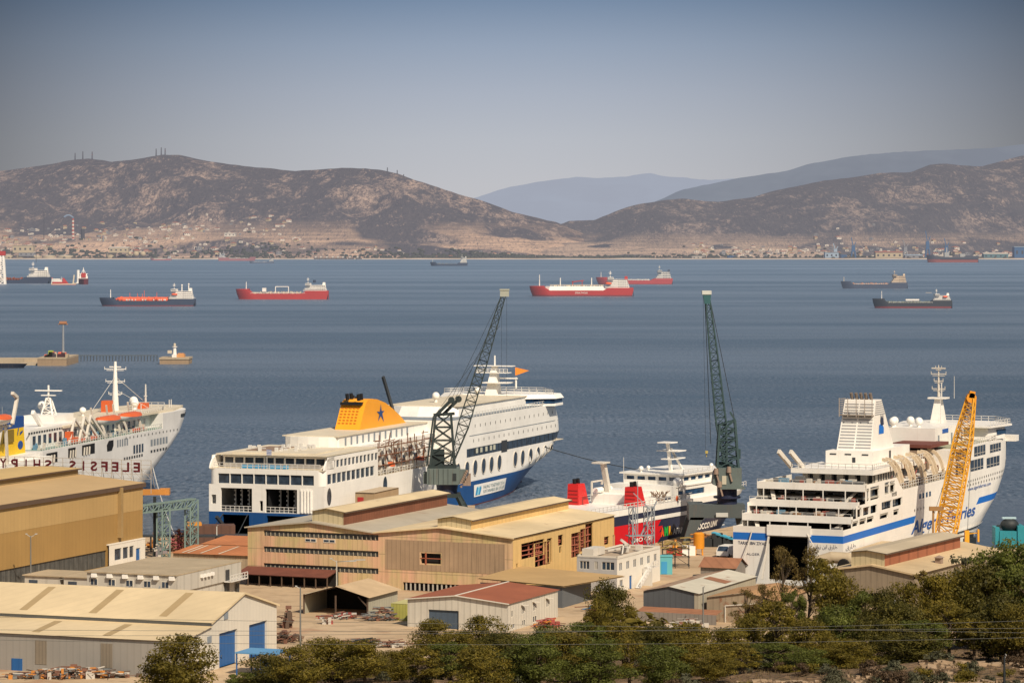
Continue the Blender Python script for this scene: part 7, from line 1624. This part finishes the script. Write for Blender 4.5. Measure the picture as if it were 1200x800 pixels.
for i,(px,w,h,lab) in enumerate(((9,20,10,'leftmost low cream oil tank on the far shore'),(25,17,10,'second low cream oil tank on the far shore'),(41,18,9,'third low cream oil tank on the far shore'),(57,20,9,'fourth low cream oil tank with grey shade on the far shore'),(76,25,9,'widest low cream oil tank at the end of the far tank row'),(130,15,16,'tall cream tank left of the refinery domes'))):
    far_thing('oil_tank',px,303.5,lab,'tank',[('shell',fCr,lambda m:m.tube((0,0,0),(0,0,h),w,w,20)),('roof',fWh,lambda m:m.tube((0,0,h),(0,0,h+1.5),w,w*.2,20))])
def fb(lab,px,py,w,h,mt,rf=None,name='factory_hall',cat='building',gable=True):
    def body(m): m.box(-w,w,-20,20,0,h)
    def roof(m):
        if gable: m.add([(-w-1,-21,h),(w+1,-21,h),(w+1,21,h),(-w-1,21,h),(-w-1,0,h*1.22),(w+1,0,h*1.22)],[(0,1,5,4),(2,3,4,5),(1,2,5),(3,0,4)])
        else: m.box(-w-1,w+1,-21,21,h,h+1.5)
    def win(m):
        n=max(3,int(w/7))
        for k in range(n): x=-w+w*2*(k+.3)/n;m.box(x,x+w*.7/n,-20.2,-20,h*.4,h*.7)
    far_thing(name,px,py,lab,cat,[('wall',mt,body),('roof',rf or mt,roof),('window',fDk,win)])
fb('pale yellow factory block behind the far oil tanks',28,296,30,20,fCr,gable=False);fb('dark grey far factory hall above the oil tanks',32,300,22,10,fGy,fWh)
fb('cream long hall beside the refinery domes',140,296,28,14,fCr,fWh)
fb('cream and orange gabled hall on the far right shore',1041,305,40,18,fCr,fTr);fb('pale curved-roof shed on the far right shore',1070,305.5,26,10,fGy,fLb);fb('grey-green big arched shed on the far right shore',1166,306,36,14,fTl,fWh);fb('deep blue tall hall at the right edge of the far shore',1197,306,24,34,fBl,fLb,gable=False);fb('pale blue-grey building in the far right harbour',974,305,20,18,fLb,fGy,gable=False);fb('small blue shed in the far right town',857,304,12,7,fBl,fBl);fb('dark blue box shed in the far right harbour',988,305,9,10,fBl,gable=False);fb('small white chapel-like block high above the far left shore',270,277,16,9,fWh,fWh,gable=False);fb('white block on the knoll of the far middle shore',818,304,18,6,fWh,fWh)
# chimneys
def chim(px,py0,py1,r_,lab,bands=False,mt=None,cap=None):
    Y=9500;z0=H-(py0-HY)*Y/F;h=(py0-py1)*Y/F;o=thing('chimney',Vector(((px-600)/F*Y,Y,z0)),0,lab,'chimney')
    if bands:
        m=mb();n=13
        for k in range(n): m.mat(k%2);m.tube((0,0,h*k/n),(0,0,h*(k+1)/n),r_*(1-.3*k/n),r_*(1-.3*(k+1)/n),12,False)
        m.build('shaft',[fRd,fWh],o)
    else: m=mb();m.tube((0,0,0),(0,0,h),r_,r_*.8,10);m.build('shaft',mt or fGy,o)
    return o,h
o,h=chim(85.5,284,256,4.5,'tall red and white striped refinery chimney with bluish plume on the far left shore',True)
m=mb();r2=random.Random(3)
for k in range(9): m.ball((-k*3.2,0,h+3+math.sin(k*.35)*7),3.+k*.1,3,2.+.1*k,8,6)
t=NT('blue_plume');e=t.finish((.25,.36,.5),1.,haze=.6);m.build('plume',e,o)
chim(97,300,268,7,'broad dark chimney right of the striped chimney',mt=fDk);chim(121,300,276,3.2,'slim dark chimney left of the refinery domes',mt=fGy);chim(101.5,299,287,1.6,'short pale chimney beside the broad dark one',mt=fWh);chim(51.5,288,248,1.2,'very thin dark stack left of the striped chimney',mt=fDk);chim(104.,300,280,2.4,'thin grey chimney just right of the broad dark chimney',mt=fGy);chim(10.5,300,281,1.6,'thin grey chimney above the far left oil tanks',mt=fGy);chim(50,300,280,1.,'thin grey pipe stack above the far left oil tanks',mt=fGy)
# ridge masts
for i,(px,py,hh,lab) in enumerate(((88,187,9,'leftmost aerial mast on the left part of the far ridge'),(97,186,10,'second aerial mast on the left part of the far ridge'),(108,186,9.5,'third aerial mast on the left part of the far ridge'),(183,182,9,'left aerial mast on the summit of the left hill'),(189,181.5,10,'middle aerial mast on the summit of the left hill'),(193.5,181.5,9,'right aerial mast on the summit of the left hill'),(454,201,6,'left mast on the right shoulder of the left hill'),(465.5,204.5,6.5,'thick mast on the right shoulder of the left hill'),(473,208,5,'right small mast on the right shoulder of the left hill'))):
    Y=13150;z=H+(HY-py)*Y/F-5;o=thing('radio_mast',Vector(((px-600)/F*Y,Y,z)),0,lab,'mast');h=hh*Y/F
    m=mb();w=2.2;m.truss([(-w,-w,0),(w,-w,0),(w,w,0),(-w,w,0)],[(-w*.5,-w*.5,h),(w*.5,-w*.5,h),(w*.5,w*.5,h),(-w*.5,w*.5,h)],5,.7,.4);m.build('lattice',FP('mast_grey',(.08,.08,.1),.35),o);m=mb();m.box(-2,2,-2,2,h*.6,h*.68);m.box(-1.6,1.6,-1.6,1.6,h*.9,h*1.0);m.build('aerial_drum',fRd if i in(2,5) else fGy,o)
# port cranes and far red bulk carrier
def pcrane(px,h,lab,mt):
    far_thing('harbour_crane',px,306,lab,'crane',[('portal',mt,lambda m:[m.bar((s*7,y,0),(s*4,y,h*.35),3.5) for s in (-1,1) for y in (-5,5)]),('tower',mt,lambda m:m.box(-5,5,-4,4,h*.33,h*.62)),('jib',mt,lambda m:(m.bar((0,0,h*.55),(-6,0,h),2.4),m.bar((2,0,h*.6),(8,0,h*.8),2)))])
pcrane(1000,62,'deep blue harbour crane left of the cream far hall',fBl);pcrane(1061,54,'grey-blue harbour crane right of the cream far hall',fGy);pcrane(1087,82,'tall thin blue harbour crane at the red bulk carrier bow',fBl);pcrane(1109,60,'blue harbour crane above the red bulk carrier bridge',fBl);pcrane(979,45,'pale harbour crane in the far right harbour',fLb)
HAZE=(.25,.26,.31)
o,L,w,fm,fb_,X=tanker(1085,1146,307.5,'long dull red bulk carrier with black topsides moored at the far right shore',(P('far_ship_black',(.05,.06,.08),.7,haze=.33),P('far_ship_red',(.26,.07,.06),.7,haze=.33)),6.5,None,free=(13,10.5),name='bulk_carrier')
m=mb();k=L/100;m.box(X*.12,X*.3,-w*.9,w*.9,fm,fm+9*k);m.box(X*-.5,X*-.3,-w*.8,w*.8,fm,fm+6*k);m.bar((X*.2,0,fm),(X*.2,0,fm+18*k),2*k);m.build('deckhouse',P('far_ship_white',(.4,.4,.38),.7,haze=.33),o)
# fishing boats and quay masts at mid far shore
for i,px in enumerate((371,377,384,391,397,403,411,420)):
    far_thing('fishing_boat',px,304.8+.2*(i%3),'tiny fishing boat with thin mast moored at the middle far shore','boat',[('hull',fDk,lambda m:m.prism([(-8,-3),(6,-3),(10,0),(6,3),(-8,3)],-1,3)),('wheelhouse',fWh,lambda m:m.box(-5,0,-2,2,3,7)),('mast',fGy,lambda m:m.bar((1,0,3),(1,0,14+5*(i%3)),.9))],8980,'fishing boats at the middle far shore')
# belts of far trees : nobody could count them
FT=P('far_tree_green',(.055,.06,.045),.9,0,.6,(.03,.03,.03),.02,0,haze=.34)
m=mb();r=random.Random(5)
def blob(x,y,z,s): 
    m.ball((x,y,z),s*r.uniform(.8,1.6),s,s*r.uniform(.6,1.),6,4)
for _ in range(1500):
    u=r.random()
    px=r.choice((r.gauss(100,60),r.gauss(300,40),r.gauss(500,50),r.gauss(580,40),r.gauss(700,60),r.uniform(800,1210),r.uniform(-20,1220)))
    Y=9050+abs(r.gauss(0,170 if px<400 or px>800 else 110));z=surf(px,Y,(hL,hR,hK)) if True else 5
    blob((px-600)/F*Y,Y,z+2,r.uniform(2.5,6.))
tag(m.build('shore_trees',FT),'dark green belts of small trees along the far shore','trees',kind='stuff')
# ================================================================ vegetation
def leaf_mat(name,dark,light,tint,trans=.25):
    t=NT(name);v=t.obj();n=t.noise(v,.55,4.,.6);n2=t.noise(v,3.,3.)
    rnd=t.n('ShaderNodeObjectInfo').outputs['Random']
    c=t.mix(t.ramp(n,.36,.64),dark,light);c=t.mix(t.math('MULTIPLY',t.ramp(n2,.48,.72),.45),c,tint)
    c=t.mix(t.math('MULTIPLY',rnd,.45),c,tuple(x*.5 for x in light))
    b=t.n('ShaderNodeBsdfPrincipled',{'Base Color':c,'Roughness':.6,'Specular IOR Level':.25});tr=t.n('ShaderNodeBsdfTranslucent',{'Color':c})
    s=t.n('ShaderNodeMixShader',{0:trans,1:b.outputs[0],2:tr.outputs[0]});t.t.links.new(s.outputs[0],t.out.inputs[0]);return t.m
LP=leaf_mat('pine_needles',(.05,.05,.008),(.26,.20,.028),(.40,.27,.045),.4)
LD=leaf_mat('dark_pine_needles',(.022,.026,.006),(.14,.12,.02),(.22,.16,.03),.35)
LO=leaf_mat('grey_olive_leaves',(.05,.055,.03),(.14,.135,.075),(.18,.16,.09))
LB=leaf_mat('brownish_leaves',(.06,.048,.014),(.24,.17,.05),(.34,.22,.075),.4)
LS=leaf_mat('dry_shrub_leaves',(.045,.030,.016),(.12,.075,.040),(.17,.11,.06))
LG=leaf_mat('fresh_green_needles',(.045,.058,.012),(.17,.19,.035),(.27,.25,.05),.4)
BARK=P('bark',(.10,.07,.045),.9,0,.6,(.04,.03,.02),1.2,.4)
def tree_meshes(seed,h,rad,clumps,leaves,ls,kind,mat,trunk_h=.3):
    r=random.Random(seed);m=mb();pts=[]
    # trunk and limbs
    t=mb();lean=(r.uniform(-.08,.08)*h,r.uniform(-.05,.05)*h)
    segs=[Vector((0,0,-.6)),Vector((lean[0]*.3,lean[1]*.3,h*trunk_h)),Vector((lean[0]*.8,lean[1],h*.6)),Vector((lean[0],lean[1],h*.86))];rr=[h*.028,h*.022,h*.013,h*.005]
    for a,b,p,q in zip(segs,segs[1:],rr,rr[1:]): t.tube(a,b,p,q,7,False)
    for k in range(clumps):
        u=r.random();z=h*(trunk_h+.06+(1-trunk_h-.14)*u);prof=math.sin(math.pi*min(1,max(.08,(u*.82+.16))))**.6
        if kind=='pine': prof=(1-(abs(u-.38)/.64)**2.1)**.5 if abs(u-.38)<.63 else .15
        if kind=='shrub': prof=math.cos(u*1.45)**.6
        a=r.uniform(0,2*math.pi);q=r.random()**.5*rad*prof*.92
        c=Vector((lean[0]*u+q*math.cos(a),lean[1]*u+q*math.sin(a),z));cr=rad*r.uniform(.20,.36)*(1.15 if kind!='open' else .8)
        base=segs[1].lerp(segs[3],max(0,u*.8-.1));t.tube(base,c,h*.008,h*.003,4,False)
        pts.append((c,cr))
    for c,cr in pts:
        n=leaves
        for _ in range(n):
            d=Vector((r.gauss(0,1),r.gauss(0,1),r.gauss(0,1))).normalized();d.z=d.z*.8+.12
            p=c+Vector((d.x,d.y,d.z*.75))*cr*(r.uniform(.55,1.05) if r.random()<.75 else r.uniform(1.0,1.3))
            nn=(d+Vector((r.gauss(0,.5),r.gauss(0,.5),r.gauss(0,.5)))).normalized();a=nn.orthogonal().normalized()
            a=(a*math.cos(r.random()*6.3)+nn.cross(a)*math.sin(r.random()*6.3)).normalized();b=nn.cross(a)
            s=ls*r.uniform(.6,1.4);w=s*r.uniform(.28,.55)
            m.quad(p-a*s-b*w*.3,p-b*w,p+a*s,p+b*w)
    return t.build('trunk',BARK).data,m.build('crown',mat).data
TV={}
specs={'pine':[(11,8,3.8,52,230,.155,'pine',LP,.12),(12,8,3.4,44,230,.155,'pine',LP,.18),(13,8,4.0,56,220,.16,'pine',LD,.1),(14,8,3.6,48,230,.155,'pine',LP,.15),(15,8,3.3,34,190,.15,'open',LG,.22),(16,8,3.9,40,230,.16,'pine',LG,.12),(17,8,3.0,30,180,.15,'open',LP,.25),(18,8,3.6,44,220,.16,'pine',LD,.15)],
 'brown':[(21,9,2.9,30,80,.13,'open',LB,.3),(22,9,2.7,27,80,.13,'open',LB,.28)],'twig':[(31,7,1.8,20,30,.2,'open',LO,.3),(32,7,1.6,18,26,.2,'open',LB,.3)],
 'olive':[(41,4,2.6,26,80,.2,'shrub',LO,.1)],'shrub':[(51,1.6,1.5,14,60,.14,'shrub',LS,.05),(52,1.4,1.6,14,60,.14,'shrub',LP,.05),(53,1.2,1.2,12,60,.12,'shrub',LO,.05)]}
for k,l in specs.items(): TV[k]=[(s[1],)+tree_meshes(*s) for s in l]
for o in [o for o in list(COL.objects) if o.name.split('.')[0] in('trunk','crown') and not o.parent]: bpy.data.objects.remove(o)
def plant(kind,X,Y,h,label,cat,rnd,group=None,wide=1.,name=None):
    H0,tm,cm=rnd.choice(TV[kind]);s=h/H0
    o=thing(name or {'pine':'pine_tree','brown':'tree','twig':'young_tree','olive':'olive_shrub','shrub':'shrub'}[kind],Vector((X,Y,hz(X,Y)-.1)),rnd.uniform(0,6.28),label,cat,group)
    for nm,me in (('trunk',tm),('crown',cm)):
        c=bpy.data.objects.new(nm,me);COL.objects.link(c);c.parent=o;c.scale=(s*wide,s*wide,s)
    return o
rows=[]
# (photo column, distance, photo row of the tree top, kind, width factor)
front=[(205,372,744,'pine',1.5),(283,350,786,'pine',1),(318,352,768,'pine',1.2),(352,345,757,'pine',1.1),(388,352,749,'pine',1.3),(428,344,752,'pine',1.1),(462,350,763,'pine',1.1),(492,342,757,'pine',1.2),(528,350,750,'pine',1.2),(560,340,758,'pine',1.1),(596,348,752,'pine',1.2),(632,340,748,'pine',1.2),(668,348,742,'pine',1.3),(704,340,750,'pine',1.2),(738,350,746,'pine',1.2),(772,342,755,'pine',1.1),(806,352,748,'pine',1.3),(838,344,764,'pine',1.),(870,356,756,'pine',1.3),(906,362,750,'pine',1.4),(942,358,759,'pine',1.3),(986,362,748,'pine',1.4)]
mid=[(505,392,729,'pine',1.1),(566,388,722,'pine',1.2),(540,384,738,'pine',1.1),(612,386,744,'pine',1.2),(648,380,734,'pine',1.2),(690,384,727,'pine',1.2),(730,384,730,'pine',1.2),(768,382,733,'pine',1.2),(815,380,728,'pine',1.2),(848,374,738,'pine',1.2),(870,378,752,'olive',1.2),(884,384,722,'pine',1.2),(912,376,702,'pine',1.3),(950,372,728,'pine',1.1),(985,378,712,'pine',1.3),(1020,372,726,'pine',1.2),(1052,376,706,'pine',1.3),(1082,368,724,'pine',1.3),(1112,376,704,'pine',1.3),(1142,370,722,'pine',1.2),(1172,372,700,'pine',1.4),(1200,366,708,'pine',1.3),(585,384,742,'pine',1.3),(790,388,738,'pine',1.3),(1068,364,742,'pine',1.4)]
back=[(714,428,684,'pine',.9),(698,424,703,'pine',1.),(733,426,708,'pine',1.),(758,418,728,'shrub',1.2),(893,424,684,'brown',.8),(915,428,641,'brown',.75),(946,430,640,'brown',.7),(930,420,690,'pine',.8),(966,424,652,'pine',.9),(985,418,676,'pine',1.1),(878,418,690,'brown',1.1),(1010,414,690,'pine',1.),(1036,410,694,'pine',1.1),(1062,412,682,'pine',1.1),(1090,416,664,'twig',1.4),(1122,420,649,'twig',1.3),(1104,412,676,'pine',1.),(1140,414,668,'pine',1.2),(1162,410,664,'pine',1.2),(1184,414,640,'pine',1.2),(1204,410,636,'pine',1.3)]
marks=[(0,260,'bottom-left shed'),(260,345,'blue shed doors'),(345,480,'open-fronted shed'),(480,600,'red-roofed white shed'),(600,670,'low ochre-roofed building'),(670,755,'white office block'),(755,870,'dark grey shed'),(870,1000,'striped ferry stern'),(1000,1130,'tan hall'),(1130,1300,'tan hall roof edge')]
ordn=['first','second','third','fourth','fifth','sixth','seventh','eighth','ninth','tenth','eleventh','twelfth','thirteenth','fourteenth','fifteenth','sixteenth','seventeenth','eighteenth','nineteenth','twentieth','twenty-first','twenty-second','twenty-third','twenty-fourth','twenty-fifth','twenty-sixth']
kn={'pine':'bushy green pine','brown':'brownish open-crowned tree','twig':'thin twiggy tree','olive':'rounded grey-green olive bush','shrub':'low green bush'}
rt=random.Random(42)
for rn,row in (('front',front),('middle',mid),('back',back)):
    row=sorted(row)
    for i,(px,Y,top,kind,wd) in enumerate(row):
        X=(px-600)/F*Y;zb=hz(X,Y);zt=H-(top-HY)*Y/F;h=max(1.2,zt-zb)
        lm=next(n for a,b,n in marks if a<=px<b)
        plant(kind,X,Y,h*1.05,f'{kn[kind]}, {ordn[i]} from left in {rn} row, below the {lm}','tree',rt,None,max(.6,min(2.6,wd*min(1.6,max(.8,6.5/h)))),None)
# extra filler pines deeper in the thicket
r=random.Random(8)
# low shrubs on the slope
for i in range(230):
    px=r.uniform(120,1230);Y=r.uniform(285,390) if px>860 else r.uniform(330,400);X=(px-600)/F*Y
    if px<330 and Y>365: continue
    k=r.choice(('shrub','shrub','shrub','olive')) if i%9==0 else 'shrub'
    plant('shrub',X,Y,r.uniform(.7,1.7),'low dry shrub on the rocky slope among the pines','shrub',r,'low shrubs on the foreground slope',r.uniform(.8,1.5))
plant('olive',(985-600)/F*330,335,2.6,'round grey-green shrub at the top of the rocky slope','shrub',r)
# stones : uncountable rubble of the slope
ST=P('pale_stone',(.36,.255,.16),.95,0,.6,(.12,.08,.05),1.,.0)
m=mb()
for i in range(5200):
    px=r.uniform(860,1230) if r.random()<.8 else r.uniform(330,1230);Y=r.uniform(255,352);X=(px-600)/F*Y
    if noise.noise((X*.12,Y*.05,9))<-.12: continue
    s=min(.55,.08+r.expovariate(9));z=hz(X,Y);v=[]
    for k in range(8): v.append((X+s*(1 if k&1 else -1)*r.uniform(.5,1.2),Y+s*(1 if k&2 else -1)*r.uniform(.5,1.2),z+s*.7*(1 if k&4 else -.5)*r.uniform(.5,1.1)))
    m.add(v,[(0,2,3,1),(4,5,7,6),(0,1,5,4),(1,3,7,5),(3,2,6,7),(2,0,4,6)])
tag(m.build('rocks',ST),'loose pale stones scattered over the dry slope','rocks',kind='stuff')
GR=leaf_mat('dry_grass_blades',(.10,.07,.03),(.24,.17,.075),(.08,.075,.03),.2)
m=mb()
for i in range(16000):
    px=r.uniform(100,1240);Y=r.uniform(250,425);X=(px-600)/F*Y
    if noise.noise((X*.1,Y*.06,2))<-.05: continue
    z=hz(X,Y);a=r.uniform(0,6.28);hh=r.uniform(.15,.5);w=.07
    m.add([(X-w*math.cos(a),Y-w*math.sin(a),z-.05),(X+w*math.cos(a),Y+w*math.sin(a),z-.05),(X+r.uniform(-.2,.2),Y+r.uniform(-.2,.2),z+hh)],[(0,1,2)])
tag(m.build('dry_grass',GR),'dry yellow grass tufts over the foreground slope','grass',kind='stuff')
# ================================================================ light, sky, camera
sd=Vector((.40,-.72,.80)).normalized();el=math.asin(sd.z);az=math.atan2(sd.x,sd.y)
L_=bpy.data.lights.new('sun','SUN');L_.energy=5.;L_.angle=math.radians(.6);L_.color=(1,.87,.69)
so=bpy.data.objects.new('sun',L_);COL.objects.link(so);so.rotation_euler=(-sd).to_track_quat('-Z','Y').to_euler();so.location=(200,-200,300)
w=bpy.data.worlds.new('World');SC.world=w;w.use_nodes=True;nt=w.node_tree;nt.nodes.clear()
def N(ty,**kw):
    n=nt.nodes.new(ty)
    for k,v in kw.items(): setattr(n,k,v)
    return n
lk=nt.links.new
out=N('ShaderNodeOutputWorld');bg=N('ShaderNodeBackground');lk(bg.outputs[0],out.inputs[0]);bg.inputs[1].default_value=.095
sky=N('ShaderNodeTexSky',sky_type='NISHITA');sky.sun_disc=False;sky.sun_elevation=el;sky.sun_rotation=az;sky.air_density=1.2;sky.dust_density=2.5;sky.altitude=60
tc=N('ShaderNodeTexCoord');sp=N('ShaderNodeSeparateXYZ');lk(tc.outputs['Generated'],sp.inputs[0])
mr=N('ShaderNodeMapRange');mr.inputs[1].default_value=-.002;mr.inputs[2].default_value=.088;lk(sp.outputs[2],mr.inputs[0])
cr=N('ShaderNodeValToRGB');e=cr.color_ramp.elements;S=10.5
def c8(r,g,b): return tuple(((x/255+.055)/1.055)**2.4*S/1 for x in (r,g,b))+(1,)
e[0].position=0;e[0].color=c8(194,193,196);e[1].position=.88;e[1].color=c8(122,142,168)
for p,c in ((.22,(191,192,197)),(.38,(184,188,196)),(.55,(170,178,192)),(.72,(150,164,184))):
    x=e.new(p);x.color=c8(*c)
lk(mr.outputs[0],cr.inputs[0])
# sky colour dimmed towards both sides, standing in for lens vignetting
ax=N('ShaderNodeMath',operation='ABSOLUTE');lk(sp.outputs[0],ax.inputs[0]);pw=N('ShaderNodeMath',operation='MULTIPLY');lk(ax.outputs[0],pw.inputs[0]);lk(ax.outputs[0],pw.inputs[1])
mr3=N('ShaderNodeMapRange');mr3.inputs[1].default_value=0;mr3.inputs[2].default_value=.0277;mr3.inputs[3].default_value=1;mr3.inputs[4].default_value=.44;lk(pw.outputs[0],mr3.inputs[0])
vm=N('ShaderNodeVectorMath',operation='SCALE');lk(cr.outputs[0],vm.inputs[0]);lk(mr3.outputs[0],vm.inputs[3])
mr2=N('ShaderNodeMapRange');mr2.inputs[1].default_value=.085;mr2.inputs[2].default_value=.22;lk(sp.outputs[2],mr2.inputs[0])
mx=N('ShaderNodeMix',data_type='RGBA');lk(mr2.outputs[0],mx.inputs[0]);lk(vm.outputs[0],mx.inputs[6]);vs2=N('ShaderNodeVectorMath',operation='SCALE');lk(sky.outputs[0],vs2.inputs[0]);vs2.inputs[3].default_value=.66;lk(vs2.outputs[0],mx.inputs[7]);lk(mx.outputs[2],bg.inputs[0])
cam=bpy.data.cameras.new('camera');co=bpy.data.objects.new('camera',cam);COL.objects.link(co)
co.location=(0,0,H);co.rotation_euler=(math.pi/2,0,0);cam.sensor_width=36;cam.sensor_fit='HORIZONTAL';cam.lens=F/1200*36;cam.shift_y=-(400-HY)/1200;cam.clip_start=1;cam.clip_end=60000
SC.camera=co
SC.view_settings.view_transform='Standard';SC.view_settings.look='None';SC.view_settings.exposure=0;SC.view_settings.gamma=1
SC.cycles.max_bounces=5;SC.cycles.transparent_max_bounces=4
